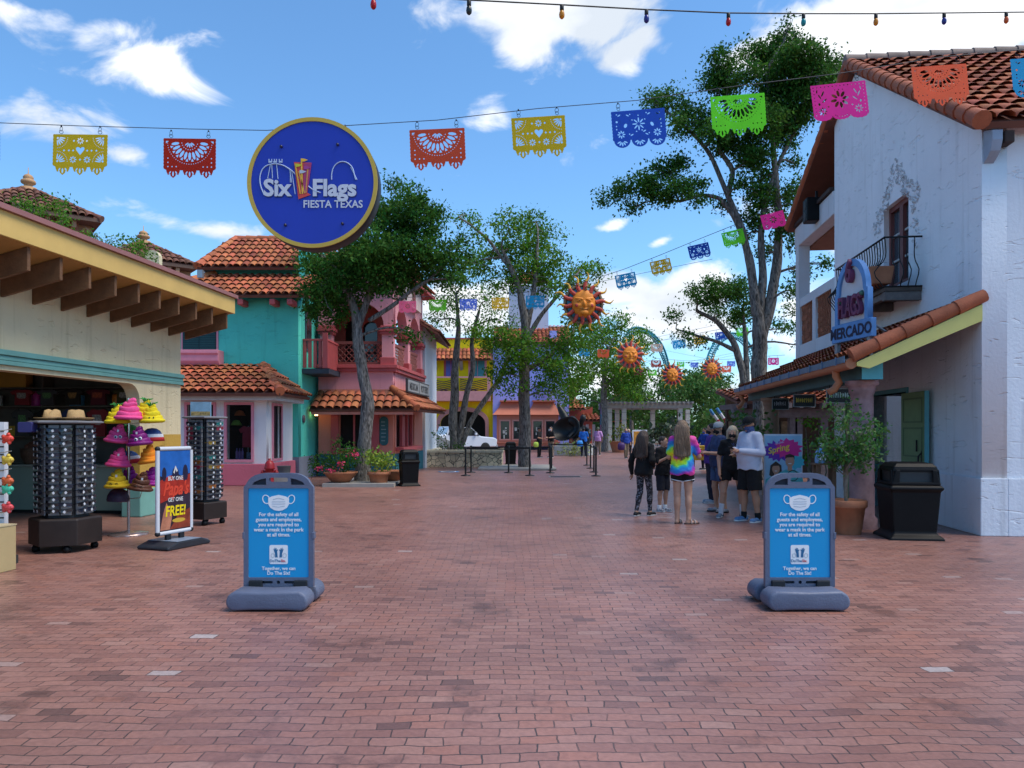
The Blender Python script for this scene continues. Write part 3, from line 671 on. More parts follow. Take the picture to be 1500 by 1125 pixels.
# ------------------------------------------------------------------ turquoise house
def teal_house():
    b = Bld('turquoise_house', 'turquoise two-storey house with stacked orange tile roofs and a white shopfront bay', 'house', (-9, 24, 0))
    b.wall('wall', teal_st, RECT(-11.1, .72, -6.83, 5.75), [RECT(-10.5, 4.16, -9.43, 4.9)], .3, (0, 24, 0))
    b.wall('side_wall', teal_st, RECT(24.301, .72, 31, 6.2), [RECT(24.75, 4.2, 25.55, 5.95)], .3, (-6.83, 0, 0), R(90))
    b.box('base_band', grey_base, -11.13, 23.97, 0, -6.80, 31, .718)
    b.box('upper_wall', teal_st, -10.1, 25.3, 5.76, -7.08, 29, 7.0)
    b.box('parapet', teal_st, -7.06, 24.85, 5.78, -6.76, 28.5, 7.85)
    b.box('parapet_cap', mat('pale_teal', (.08, .45, .42), .6), -7.09, 24.82, 7.852, -6.73, 28.53, 7.92)
    b.roof([(-11.5, 23.4, 5.78), (-6.45, 23.4, 5.78), (-6.45, 25.25, 6.78), (-10.0, 25.25, 6.78)])
    b.roof([(-10.4, 24.8, 6.95), (-7.08, 24.8, 6.95), (-7.08, 27, 8.42), (-9.9, 27, 8.42)])
    b.roof([(-10.4, 29.2, 6.95), (-10.4, 24.8, 6.95), (-9.9, 27, 8.42), (-9.9, 27, 8.42)])
    m = MB(); ridge(m, (-9.95, 27, 8.44), (-7.08, 27, 8.44)); b.add('ridge_tiles', m, tile_m()); m = ridge(MB(), (-10.4, 24.8, 7.0), (-9.9, 27, 8.46)); b.add('ridge_tiles', m, tile_m()); m = MB(); ridge(m, (-11.5, 23.4, 5.83), (-10.0, 25.25, 6.83)); b.add('ridge_tiles', m, tile_m()); m = MB(); ridge(m, (-6.45, 23.4, 5.83), (-6.45, 25.25, 6.83)); b.add('ridge_tiles', m, tile_m())
    for x in (-10.6, -9.55, -8.5, -7.5, -6.95): b.box('beam_end', redp, x-.09, 23.45, 5.5, x+.09, 23.998, 5.69, bevel=.03)
    b.box('vent_pipe', mat('galv', (.3, .33, .36), .4, metal=.6), -10.15, 24.2, 6.5, -9.98, 24.35, 6.75)
    # shuttered window and flower box
    w = b.box('window', pinkp, -10.55, 23.95, 4.1, -9.38, 23.997, 4.98); m = MB()
    for i in range(2):
        x0 = -10.49+i*.53
        for j in range(14): m.box(x0, 23.925, 4.16+j*.055, x0+.50, 23.948, 4.195+j*.055, M=None)
    m.build('shutter', darkteal, w)
    B(-10.5, 23.935, 4.14, -9.43, 23.9395, 4.93).build('shutter_backing', mat('shutter_back', (.006, .03, .035), .8), w)
    prof = [(23.52, 4.1), (23.47, 4.1), (23.47, 3.98), (23.52, 3.95), (23.52, 3.75), (23.62, 3.62), (23.998, 3.60), (23.998, 4.1)]
    b.add('flower_box', MB().prism(prof, -10.65, -9.2, 'x'), pinkp, .02)
    # side window with red balcony rail
    w = b.box('side_window', greyblue, -6.86, 24.8, 4.22, -6.80, 25.5, 5.9); m = B(-6.795, 24.87, 4.3, -6.79, 25.12, 5.8); m.box(-6.795, 25.18, 4.3, -6.79, 25.43, 5.8); m.build('pane', glass_dark(), w)
    b.box('window_lintel', redp, -6.829, 24.6, 5.98, -6.70, 25.7, 6.16)
    m = MB()
    for i in range(5): m.box(-6.82+i*.17, 24.5, 3.62, -6.72+i*.17, 24.56, 4.5)
    for i in range(9): m.box(-6.08, 24.6+i*.155, 3.62, -6.02, 24.7+i*.155, 4.5)
    m.box(-6.82, 24.48, 4.501, -6.0, 24.58, 4.56); m.box(-6.1, 24.581, 4.501, -6.0, 25.99, 4.56); m.box(-6.16, 24.42, 3.6, -6.0, 24.479, 4.75)
    bl = b.add('balcony_rail', m, redp)
    B(-6.825, 24.4, 3.42, -5.95, 25.99, 3.58).build('balcony_floor', mat('dark_slate', (.03, .04, .06), .6), bl)
    ln = b.box('wall_lantern', mat('lantern_black', (.01, .01, .01), .4), -6.828, 25.44, 2.35, -6.68, 25.52, 2.41)
    m = MB().lathe([(.02, .34), (.10, .26), (.11, .24), (.09, .235), (.0, .235)], 8, (-6.64, 25.48, 2.05)); m.lathe([(.03, 0), (.06, .02), (.06, .04)], 8, (-6.64, 25.48, 2.02)); m.build('lantern_cage', mat('lantern_black'), ln)
    MB().lathe([(.05, .05), (.085, .22), (0, .23)], 8, (-6.64, 25.48, 2.02)).build('lantern_glass', mat('lantern_glow', (1, .62, .25), .4, .02, emit=3.0), ln)
    b.add('wall_plate', MB().lathe([(.13, 0), (.13, .04), (.10, .05), (0, .05)], 18, (0, 0, 0), Matrix.Translation((-6.828, 24.55, 1.95)) @ Matrix.Rotation(R(90), 4, 'Y')), mat('plate_dark', (.08, .07, .1), .5))
    b.box('vent_grille', mat('lantern_black'), -7.3, 23.96, .92, -7.08, 23.998, 1.16)
    # shop bay
    wh = stucco('bay_white', (.76, .74, .74), .15)
    b.wall('bay_wall', wh, RECT(-12.2, .62, -7.0, 2.5), [RECT(-8.12, .74, -7.42, 2.3), RECT(-9.25, .74, -8.5, 2.3), RECT(-10.5, .74, -9.7, 2.3)], .2, (0, 21.4, 0))
    b.wall('bay_side_wall', wh, RECT(21.601, .62, 23.95, 2.5), [RECT(21.95, .74, 22.75, 2.3)], .2, (-7.0, 0, 0), R(90))
    b.box('bay_base', stucco('bay_pink', (.66, .16, .21), .15), -12.3, 21.3, 0, -6.9, 23.95, .618, bevel=.02)
    b.box('bay_trim', mat('trim_white', (.6, .6, .6), .6), -12.4, 21.0, 2.42, -6.62, 23.9, 2.56)
    for (x0, x1) in ((-8.12, -7.42), (-9.25, -8.5), (-10.5, -9.7)):
        m = MB()
        for q in ((x0-.07, .67, x0, 2.37), (x1, .67, x1+.07, 2.37), (x0, 2.3, x1, 2.37), (x0, .67, x1, .74)): m.box(q[0], 21.35, q[1], q[2], 21.45, q[3])
        f = b.add('shop_window', m, pinkp)
        B(x0, 21.47, .74, x1, 21.475, 2.3).build('pane', shop_glass(), f)
    m = MB()
    for q in ((21.88, .67, 21.95, 2.37), (22.75, .67, 22.82, 2.37), (21.95, 2.3, 22.75, 2.37), (21.95, .67, 22.75, .74)): m.box(-7.05, q[0], q[1], -6.96, q[2], q[3])
    f = b.add('side_shop_window', m, pinkp); B(-7.09, 21.95, .74, -7.085, 22.75, 2.3).build('pane', glass_dark(), f)
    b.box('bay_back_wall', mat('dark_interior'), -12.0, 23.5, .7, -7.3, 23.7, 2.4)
    b.roof([(-12.6, 20.8, 2.60), (-6.42, 20.8, 2.60), (-7.9, 23.93, 3.62), (-12.2, 23.93, 3.62)], None, .26, .42)
    b.roof([(-6.42, 20.8, 2.60), (-6.42, 23.93, 2.60), (-7.9, 23.93, 3.62), (-7.9, 23.93, 3.62)], None, .26, .42)
    m = MB(); ridge(m, (-6.42, 20.8, 2.66), (-7.9, 23.9, 3.66), .12); b.add('bay_ridge_tiles', m, tile_m())
    return b
def shop_glass():
    if 'shop_glass' in MATS: return MATS['shop_glass']
    m = bpy.data.materials.new('shop_glass'); m.use_nodes = True; t = m.node_tree; t.nodes.clear()
    o = N(t, 'ShaderNodeOutputMaterial'); mx = N(t, 'ShaderNodeMixShader'); fr = N(t, 'ShaderNodeFresnel', i_0=1.5); tr = N(t, 'ShaderNodeBsdfTransparent', i_0=(.85, .88, .88, 1)); gl = N(t, 'ShaderNodeBsdfGlossy', i_1=.03)
    t.links.new(fr.outputs[0], mx.inputs[0]); t.links.new(tr.outputs[0], mx.inputs[1]); t.links.new(gl.outputs[0], mx.inputs[2]); t.links.new(mx.outputs[0], o.inputs[0])
    MATS['shop_glass'] = m; return m
teal_house()
# goods in the bay window
hood = thing('display_hoodie', 'pink hooded top on a stand behind the shop bay window', 'clothing', (-7.68, 21.85, .7))
hm = shirt_mesh(.5, .62); o = link('garment', hm, mat('hoodie_pink', (.45, .05, .09), .9, .15, 6), hood); o.location = (0, 0, 1.0)
MB().tube([(0, .02, 0), (0, .02, 1.0)], .015).build('stand', mat('galv'), hood)
MB().lathe([(.15, 0), (.15, .02), (0, .02)], 16).build('foot', mat('galv'), hood)
for (x, z, rgb, nm) in ((-7.9, 2.0, (.5, .12, .03), 'orange'), (-8.0, 1.72, (.22, .4, .06), 'lime green')):
    o = MB().lathe([(.17, 0), (.15, .01), (.13, .06), (.09, .13), (0, .16)], 18, sx=1.0).build('baseball_cap', mat('cap_'+nm.replace(' ', '_'), rgb, .8)); o.location = (x, 21.8, z); tag(o, nm+' cap on display behind the shop bay window', 'cap', 'caps in the bay window')
for i, x in enumerate((-7.92, -7.84, -7.76)):
    o = MB().lathe([(.035, 0), (.038, .2), (.015, .26), (.015, .32), (0, .32)], 12).build('bottle', mat('bottle_lilac', (.3, .2, .55), .3)); o.location = (x, 21.62, .74); tag(o, ('lilac bottle in the bay window, left of three', 'lilac bottle in the bay window, middle of three', 'lilac bottle in the bay window, right of three')[i], 'bottle', 'bottles in the bay window')
tagged(B(-.11, -.01, 0, .11, .01, .2), 'picture_card', mat('card_blue', (.15, .25, .4), .5, .8, 14), 'small picture card standing in the bay window corner', 'card', loc=(-7.52, 21.6, .74))

# ------------------------------------------------------------------ pink corner shop
def pink_shop():
    b = Bld('pink_corner_shop', 'pink arcaded two-storey corner shop with tile awning and balcony lattice', 'shop', (-5.4, 26, 0))
    A, Bp, Cp = Vector((-6.7, 26, 0)), Vector((-4.12, 26, 0)), Vector((-3.72, 31.2, 0)); side = (Cp-Bp); an = math.atan2(side.y, side.x); Ls = side.length
    def sidewall(name, m, ol, holes, dep, off=0, dz=0):
        n = Vector((side.y, -side.x, 0)).normalized(); return b.wall(name, m, ol, holes, dep, Bp+n*off+Vector((0, 0, dz)), an)
    tealb = stucco('base_teal', (.04, .16, .19), .2)
    b.wall('lower_wall', salmon, RECT(-6.7, .75, -4.12, 3.0), [RECT(-5.98, .95, -4.85, 2.25)], .3, (0, 26, 0))
    sidewall('lower_side_wall', salmon, RECT(.3, .75, Ls, 3.0), [RECT(.5, .98, 3.6, 2.2)], .3)
    b.wall('base_band', tealb, RECT(-6.7, 0, -4.1, .748), [], .3, (0, 25.97, 0)); sidewall('base_side_band', tealb, RECT(.3, 0, Ls, .748), [], .3, .03)
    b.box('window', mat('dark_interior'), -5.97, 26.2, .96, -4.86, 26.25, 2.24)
    m = MB().box(-5.5, 26.0, .96, -5.44, 26.06, 2.24); m.box(-5.98, 25.9, .87, -4.85, 26.1, .949); b.add('window_frame', m, redp)
    for x in (-6.12, -4.72):
        b.box('pilaster', redp, x-.13, 25.9, .75, x+.13, 25.998, 2.1); b.add('corbel', MB().prism([(25.55, 2.32), (25.998, 2.32), (25.998, 2.0), (25.85, 2.08), (25.75, 2.2)], x-.1, x+.1, 'x'), redp)
    w = sidewall('side_window', mat('mauve_in', (.12, .04, .05), .5), RECT(.5, .98, 3.6, 2.2), [], .03, -.2)
    n = Vector((side.y, -side.x, 0)).normalized(); SM = Matrix.Translation(Bp) @ Matrix.Rotation(an, 4, 'Z')
    m = MB(); [m.box(x, -.06, .98, x+.1, .05, 2.2, M=SM) for x in (1.2, 2.1, 2.9)]; m.box(.35, -.3, .86, 3.8, -.002, .977, M=SM); m.box(1.5, -.0, 1.0, 1.9, .1, 2.1, M=SM); b.add('window_mullion', m, redp, .01)
    m = MB()
    for i in range(9): m.cbox((2.15+random.uniform(-.04, .04), .08, 1.05+i*.12), (.1, .05, .09), M=SM)
    b.add('shop_goods', m, mat('goods_pale', (.5, .45, .4), .6, .5, 20))
    # menu plaque
    pl = b.add('menu_plaque', MB().prism(rrect(-4.58, 1.05, -4.28, 2.05, .14), 25.95, 25.997), mat('plaque_green', (.03, .12, .13), .5, .2, 8)); m = MB()
    for i in range(6): m.box(-4.52, 25.943, 1.2+i*.13, -4.52+random.uniform(.12, .2), 25.948, 1.23+i*.13)
    m.build('plaque_marks', mat('plaque_pale', (.25, .35, .35), .6), pl)
    # tile awning
    E0, E1, E2 = Vector((-6.75, 24.95, 2.26)), Vector((-3.15, 24.95, 2.26)), Vector((-2.75, 31.0, 2.30)); T0, T1, T2 = Vector((-6.7, 25.99, 2.86)), Vector((-4.14, 25.99, 2.98)), Vector((-3.76, 31, 2.95))
    tb_ = mat('roof_tile_brown', (.34, .105, .048), .8, .25, 2, .3, 50, island=.36, hue=.012); b.roof([E0, E1, T1, T0], tb_, .27, .40); b.roof([E1, E2, T2, T1], tb_, .27, .40)
    m = MB(); ridge(m, E1+Vector((0, 0, .06)), T1+Vector((0, 0, .06)), .12); b.add('awning_ridge', m, tile_m())
    m = MB().box(-6.7, 25.02, 2.10, -3.3, 25.1, 2.2); b.add('awning_board', m, salmon)
    # upper storey
    b.wall('balcony_band', pink_st, RECT(-6.7, 3.0, -4.12, 3.6), [], .3, (0, 26, 0)); sidewall('balcony_side_band', pink_st, RECT(.3, 3.0, Ls, 3.6), [], .3)
    m = MB().box(-6.7, 25.88, 3.6, -4.0, 26.3, 3.72); m.box(-6.7, 25.82, 3.722, -3.95, 26.3, 3.84); [m.box(.3, -.12, 3.6, Ls, .3, 3.72, M=SM), m.box(.3, -.17, 3.722, Ls, .3, 3.84, M=SM)]; b.add('cornice', m, redp, .01)
    b.box('balcony_slab', pink_st, -6.7, 26.31, 3.5, -4.2, 31, 3.8)
    b.wall('arcade', pink_st, [(-6.7, 5.2), (-6.2, 5.2)]+[(-5.32+.88*math.cos(math.pi*(1-i/14)), 5.2+.82*math.sin(math.pi*i/14)) for i in range(15)]+[(-4.44, 5.2), (-4.12, 5.2), (-4.12, 7.0), (-6.7, 7.0)], [], .35, (0, 26, 0))
    ol = [(.35, 5.2)]
    for c0, c1 in ((.5, 2.3), (2.75, 4.6)):
        r = (c1-c0)/2; ol += [(c0+r-r*math.cos(math.pi*i/12), 5.2+.8*math.sin(math.pi*i/12)) for i in range(13)]
    ol += [(Ls, 5.2), (Ls, 7.0), (.35, 7.0)]; sidewall('side_arcade', pink_st, ol, [], .35)
    def column(M):
        c = b.add('column', MB().box(-.2, -.02, 3.842, .2, .36, 5.0, M=M), pink_st)
        m = MB().box(-.25, -.07, 3.845, .25, .41, 4.1, M=M); m.build('column_foot', redp, c, .012); m = MB()
        for z0, z1, e in ((4.9, 5.0, .06), (5.0, 5.12, .10), (5.12, 5.198, .05)): m.box(-.2-e, -.02-e, z0, .2+e, .36+e, z1, M=M)
        m.build('capital', redp, c, .012)
    for p in ((-6.44, 26), (-4.30, 26)): column(Matrix.Translation((p[0], p[1], 0)))
    for x in (2.52, Ls-.25): column(SM @ Matrix.Translation((x, 0, 0)))
    b.wall('recessed_wall', stucco('deep_salmon', (.40, .10, .08), .2), RECT(-6.7, 3.8, -4.4, 7), [ARCH(-6.15, 3.9, -5.75, 5.6), ARCH(-5.5, 3.9, -4.95, 5.6)], .2, (0, 27.6, 0))
    b.box('arched_window', glass_dark(), -6.3, 27.85, 3.85, -4.8, 27.9, 5.9)
    def lattice(L, M):
        m = MB().box(0, 0, .02, L, .07, .1, M=M); m.box(0, 0, .72, L, .07, .82, M=M); n = max(3, round(L/.2))
        for i in range(-4, n):
            for sgn in (0, 1):
                x0 = i*.2; q = [(x0, .1), (x0+.62, .72)] if sgn == 0 else [(x0+.62, .1), (x0, .72)]
                (xa, za), (xb, zb) = q
                lo, hi = 0, L
                def clip(xa, za, xb, zb):
                    if xa > xb: xa, za, xb, zb = xb, zb, xa, za
                    if xb < lo or xa > hi: return None
                    if xa < lo: za += (zb-za)*(lo-xa)/(xb-xa); xa = lo
                    if xb > hi: zb = za+(zb-za)*(hi-xa)/(xb-xa); xb = hi
                    return xa, za, xb, zb
                r = clip(xa, za, xb, zb)
                if r and r[2]-r[0] > .02: m.tube([M @ Vector((r[0], .02+.03*sgn, r[1])), M @ Vector((r[2], .02+.03*sgn, r[3]))], .017, 4, smooth=False)
        return m
    b.add('railing', lattice(1.66, Matrix.Translation((-6.18, 26.1, 3.85))), mat('rail_brown', (.22, .06, .05), .6))
    for x0, l in ((.4, 1.86), (2.78, 1.9)): b.add('railing', lattice(l, SM @ Matrix.Translation((x0, .1, 3.85))), mat('rail_brown'))
    m = MB().add([(-6.9, 25.6, 7.0), (-3.7, 25.6, 7.0), (-3.2, 31.4, 7.0), (-6.9, 31.4, 7.0), (-6.9, 25.6, 7.1), (-3.7, 25.6, 7.1), (-3.2, 31.4, 7.1), (-6.9, 31.4, 7.1)], [(3,2,1,0),(4,5,6,7),(0,1,5,4),(1,2,6,5),(2,3,7,6),(3,0,4,7)]); b.add('eave', m, redp)
    b.roof([(-6.9, 25.6, 7.12), (-3.7, 25.6, 7.12), (-5.2, 28.3, 8.3), (-6.9, 28.3, 8.3)]); b.roof([(-3.7, 25.6, 7.12), (-3.2, 31.4, 7.12), (-5.0, 29.5, 8.3), (-5.2, 28.3, 8.3)])
    # gabled dormer facing the plaza
    g = b.add('gable', MB().prism([(.9, 6.2), (3.7, 6.2), (3.7, 6.9), (2.3, 7.75), (.9, 6.9)], -.25, .3, 'y', SM), stucco('gable_pale', (.60, .48, .46), .2))
    m = MB()
    for (p, q) in (((.75, 6.84), (2.3, 7.80)), ((3.85, 6.84), (2.3, 7.80))):
        m.tube([SM @ Vector((p[0], -.3, p[1])), SM @ Vector((q[0], -.3, q[1]))], .09, 4, smooth=False)
    m.build('gable_trim', redp, g); MB().prism(ARCH(2.0, 6.3, 2.6, 7.1), -.262, -.252, 'y', SM).build('gable_niche', mat('rail_brown'), g)
    # name board
    sb = b.add('name_board', MB().box(.45, -.42, 2.92, 4.5, -.34, 3.42, M=SM), mat('board_dark', (.05, .05, .055), .6), .01)
    m = MB(); m.box(.52, -.428, 2.97, 2.4, -.421, 3.37, M=SM); m.box(2.5, -.428, 2.97, 4.43, -.421, 3.37, M=SM); m.build('board_panel', mat('board_grey', (.30, .31, .32), .6), sb)
    for s, x in (('MEXICAN', 1.46), ('POTTERY', 3.46)):
        o = link('lettering', text_mesh(s, .36, .012, .006, sx=.95), mat('board_dark'), sb); o.matrix_local = SM @ Matrix.Translation((x, -.434, 3.04))
    # pale link building behind
    b.box('rear_wall', whitest, -4.6, 31.3, 0, -3.62, 36, 6.0)
    b.roof([(-3.0, 30.6, 5.55), (-3.0, 36, 5.55), (-4.2, 36, 6.3), (-4.2, 30.6, 6.3)], tile_old())
    return b
pink_shop()

# ------------------------------------------------------------------ yellow and lavender houses, far
def yellow_house():
    b = Bld('yellow_house', 'bright yellow house with pink balcony and wide arched doorway beyond the trees', 'house', (-4.4, 62, 0))
    y = 62; yel = stucco('yellow_stucco', (.82, .60, .012), .15)
    x0, x1 = GX(612, y), GX(722, y)
    b.wall('wall', yel, RECT(x0, 0, x1, ZH(497, y)), [ARCH(GX(645, y), 0, GX(711, y), ZH(602, y), 14, .55), RECT(GX(650, y), 6.0, GX(671, y), 7.5), RECT(GX(686, y), 6.0, GX(713, y), 7.5)], .4, (0, y, 0))
    ring = ARCH(GX(640, y), 0, GX(716, y), ZH(596, y), 14, .55); inner = ARCH(GX(645, y), -.1, GX(711, y), ZH(602, y), 14, .55)
    b.wall('arch_trim', mat('dusty_pink', (.50, .23, .20), .7), ring, [inner], .15, (0, y-.16, 0))
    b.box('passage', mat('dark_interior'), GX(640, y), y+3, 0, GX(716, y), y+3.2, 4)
    b.box('parapet_cap', redp, x0-.1, y-.1, ZH(497, y), x1, y+.4, ZH(497, y)+.12)
    b.roof([(x0+.3, y-1.2, ZH(529, y)), (x1, y-1.2, ZH(529, y)), (x1, y-.01, ZH(511, y)), (x0+.3, y-.01, ZH(511, y))], None, .34, .5)
    for px in (638, 676): b.add('awning_strut', MB().tube([(GX(px, y), y-.9, ZH(529, y)), (GX(px, y), y-.02, ZH(541, y))], .14, 6, smooth=False), mat('strut_grey', (.3, .3, .3), .7))
    for (a, c, m_) in ((650, 671, mat('door_blue', (.10, .12, .42), .5)), (686, 713, mat('door_teal', (.05, .25, .28), .5))):
        w = b.box('window', pinkp if a > 680 else redp, GX(a, y), y+.02, 6.0, GX(c, y), y+.12, 7.5); m = MB()
        n = 2; xx0, xx1 = GX(a, y)+.15, GX(c, y)-.15
        for i in range(n): m.box(xx0+i*(xx1-xx0)/n+.03, y-.01, 6.0, xx0+(i+1)*(xx1-xx0)/n-.03, y+.018, 7.4)
        m.build('pane', m_, w)
    pk = mat('balcony_pink', (.58, .26, .25), .6)
    bx0, bx1, yb = GX(628, y), GX(719, y), y-1.3
    s = b.box('balcony', pk, bx0, yb, ZH(588, y), bx1, y-.002, ZH(574, y)); m = MB(); z0, z1 = ZH(574, y), ZH(553, y)
    m.box(bx0, yb, z1-.12, bx1, yb+.12, z1)
    for f in (0, .47, 1): x = bx0+(bx1-bx0-.25)*f; m.box(x, yb, z0, x+.25, yb+.15, z1-.121)
    m.build('balcony_post', pk, s); m = MB()
    for k in range(2):
        xa = bx0+.25+k*(bx1-bx0)*.47; xb = xa+(bx1-bx0)*.43
        for i in range(7):
            zz = z0+.1+i*(z1-z0-.3)/6; m.tube([(xa, yb+.07, zz), ((xa+xb)/2, yb+.07, zz-.25 if i else zz), (xb, yb+.07, zz)], .035, 4, smooth=False)
    m.build('balcony_bars', mat('bar_dark', (.05, .02, .03), .6), s)
    return b
yellow_house()
def lavender_house():
    y = 62; b = Bld('lavender_house', 'lavender blue shop house with two salmon bay windows', 'house', (1.4, 62, 0))
    lav = stucco('lavender_stucco', (.36, .40, .86), .15)
    x0, x1 = GX(722, y)+.01, GX(833, y)
    b.box('wall', lav, x0, y-.3, 0, x1, y+8, ZH(505, y)); b.box('plinth', mat('dark_blue', (.05, .05, .12), .7), x0, y-.34, 0, x1+.03, y-.302, .25)
    b.roof([(x0, y-.9, ZH(505, y)), (x1+.5, y-.9, ZH(505, y)), (x1+.2, y+4, ZH(478, y+4)), (x0, y+4, ZH(478, y+4))], None, .34, .5)
    tl = stucco('tower_lavender', (.52, .55, .66), .15)
    b.box('tower', tl, GX(745, y), y+3, 8.8, GX(806, y), y+7, ZH(418, y+3)); b.box('chimney', lav, GX(806, y), y+.2, 8.5, GX(816, y), y+1.2, ZH(484, y))
    b.roof([(GX(742, y), y+2.6, ZH(416, y+3)), (GX(809, y), y+2.6, ZH(416, y+3)), (GX(780, y), y+5, ZH(398, y+5)), (GX(772, y), y+5, ZH(398, y+5))], None, .34, .5)
    sal = mat('salmon_paint', (.56, .17, .10), .6, .08, 2); salp = mat('salmon_light', (.62, .25, .20), .6)
    for a, c in ((728, 770), (775, 817)):
        xa, xc = GX(a, y), GX(c, y); yf = y-.9
        bw = b.box('bay_window', sal, xa, yf, .3, xc, y-.301, ZH(608, y)); n = 8; hood = []
        for i in range(n+1):
            t = i/n; e = .35*(1-t)**2.2; hood.append((e, ZH(608, y)+t*(ZH(589, y)-ZH(608, y))))
        vs = []; fs = []
        for (e, z) in hood:
            ins = (z-hood[0][1])/(hood[-1][1]-hood[0][1])*.35; vs += [(xa-e+ins, y-.301, z), (xa-e+ins, yf-e+ins, z), (xc+e-ins, yf-e+ins, z), (xc+e-ins, y-.301, z)]
        for i in range(n):
            for j in range(3): fs.append((i*4+j, i*4+j+1, i*4+5+j, i*4+4+j))
        fs.append((n*4, n*4+1, n*4+2, n*4+3)); MB().add(vs, fs).build('hood', sal, bw)
        B(xa+.25, yf-.1, ZH(589, y), xc-.25, y-.302, ZH(587, y)).build('hood_cap', sal, bw)
        B(xa-.12, yf-.12, ZH(649, y), xc+.12, y-.302, ZH(646.5, y)).build('sill', sal, bw)
        for k in range(2):
            wa = xa+.2+k*(xc-xa-.3)/2; wb = wa+(xc-xa-.3)/2-.10; m = MB(); z0, z1 = ZH(645, y), ZH(615, y)
            for q in ((wa, z0, wa+.12, z1), (wb-.12, z0, wb, z1), (wa+.121, z1-.12, wb-.121, z1), (wa+.121, z0, wb-.121, z0+.12)): m.box(q[0], yf-.06, q[1], q[2], yf-.002, q[3])
            f = m.build('window', salp, bw); B(wa+.12, yf-.02, z0+.12, wb-.12, yf-.003, z1-.12).build('pane', glass_dark(), f)
            g = MB(); [g.cbox((random.uniform(wa+.3, wb-.3), yf-.024, random.uniform(z0+.3, z0+1.1)), (random.uniform(.08, .2), .006, random.uniform(.1, .35))) for _ in range(5)]; g.build('window_goods', mat('goods_pale'), f)
    for i in range(3): b.box('wall_ledge', lav, GX(784, y), y-.55, ZH(577-i*5.5, y), GX(805, y), y-.302, ZH(575.5-i*5.5, y))
    # side balcony at the right corner
    m = MB(); xr = x1+.01
    for i in range(7): m.box(xr+.1+i*.13, y-.2, ZH(575, y), xr+.17+i*.13, y-.12, ZH(556, y))
    m.box(xr, y-.22, ZH(578, y), xr+1.0, y+.8, ZH(575, y)); m.box(xr, y-.22, ZH(556, y), xr+1.0, y-.1, ZH(554.5, y)); b.add('side_balcony', m, mat('balcony_dark', (.10, .02, .025), .6))
    return b
lavender_house()
def red_kiosk():
    y = 68; b = Bld('red_pavilion', 'small red pavilion with stacked orange tile roofs beside the lavender house', 'pavilion', (GX(855, y), y, 0))
    red = mat('pavilion_red', (.42, .09, .05), .7, .15, 1)
    b.box('upper_wall', red, GX(832, y), y, 0, GX(868, y), y+4, ZH(596, y))
    [b.box('post', mat('post_cream', (.55, .5, .45), .7), GX(px, y)-.12, y-2.2, 0, GX(px, y)+.12, y-2.0, ZH(622, y)) for px in (857, 866, 877)]
    b.roof([(GX(826, y), y-1.2, ZH(600, y)), (GX(858, y), y-1.2, ZH(600, y)), (GX(852, y), y+1, ZH(586, y+1)), (GX(836, y), y+1, ZH(586, y+1))], None, .36, .5)
    b.roof([(GX(846, y), y-2.8, ZH(617, y)), (GX(882, y), y-2.8, ZH(617, y)), (GX(874, y), y, ZH(607, y)), (GX(854, y), y, ZH(607, y))], None, .36, .5)
    b.add('chimney', MB().lathe([(.4, 0), (.4, 1.2), (.7, 1.5), (.7, 1.8), (.3, 2.1), (.3, 2.5), (0, 2.5)], 12, (GX(838, y), y+.5, ZH(597, y))), mat('finial_tan'))
red_kiosk()

# ------------------------------------------------------------------ low stone planter, stair wall
def stone_material():
    m = mat('stone_wall', (.66, .53, .34), .9, .3, 3, .4, 30, island=.0); t = m.node_tree; L = t.links.new; p = t.nodes['Principled BSDF']
    tc = [n for n in t.nodes if n.type == 'TEX_COORD'][0]; hs = [n for n in t.nodes if n.type == 'HUE_SAT'][0]
    v = N(t, 'ShaderNodeTexVoronoi', feature='DISTANCE_TO_EDGE'); v.inputs['Scale'].default_value = 4.6; L(tc.outputs['Object'], v.inputs['Vector'])
    v2 = N(t, 'ShaderNodeTexVoronoi'); v2.inputs['Scale'].default_value = 4.6; L(tc.outputs['Object'], v2.inputs['Vector'])
    lt = N(t, 'ShaderNodeMath', operation='LESS_THAN'); L(v.outputs['Distance'], lt.inputs[0]); lt.inputs[1].default_value = .035
    sep = N(t, 'ShaderNodeSeparateColor'); L(v2.outputs['Color'], sep.inputs[0]); mr = N(t, 'ShaderNodeMapRange'); L(sep.outputs[0], mr.inputs[0]); mr.inputs['To Min'].default_value = .7; mr.inputs['To Max'].default_value = 1.3
    mx0 = N(t, 'ShaderNodeMix', data_type='RGBA', blend_type='MULTIPLY'); mx0.inputs[0].default_value = 1; L(hs.outputs[0], mx0.inputs[6]); L(mr.outputs[0], mx0.inputs[7])
    mx = N(t, 'ShaderNodeMix', data_type='RGBA'); L(lt.outputs[0], mx.inputs[0]); L(mx0.outputs[2], mx.inputs[6]); mx.inputs[7].default_value = (.12, .10, .08, 1); L(mx.outputs[2], p.inputs['Base Color'])
    return m
y = 32
sp = Bld('stone_planter', 'low tan stone planter wall with pale cap around the forked tree', 'planter', (GX(675, y), y, 0))
xa, xb = GX(618, y), GX(735, y)
m = B(xa, y, 0, xb, y+.4, .62); m.box(xb-.4, y+.401, 0, xb, y+4.2, .62); m.box(xa, y+.401, 0, xa+.4, y+4.2, .62); sp.add('wall', m, stone_material(), .01)
m = MB()
for i in range(9):
    a = xa-.06+i*(xb-xa+.12)/9; m.box(a+.004, y-.06, .621, a+(xb-xa+.12)/9-.004, y+.46, .74)
m.box(xb-.44, y+.461, .621, xb+.06, y+4.2, .74); m.box(xa-.06, y+.461, .621, xa+.44, y+4.2, .74); sp.add('cap', m, mat('cap_stone', (.58, .50, .35), .85, .2, 3), .015)
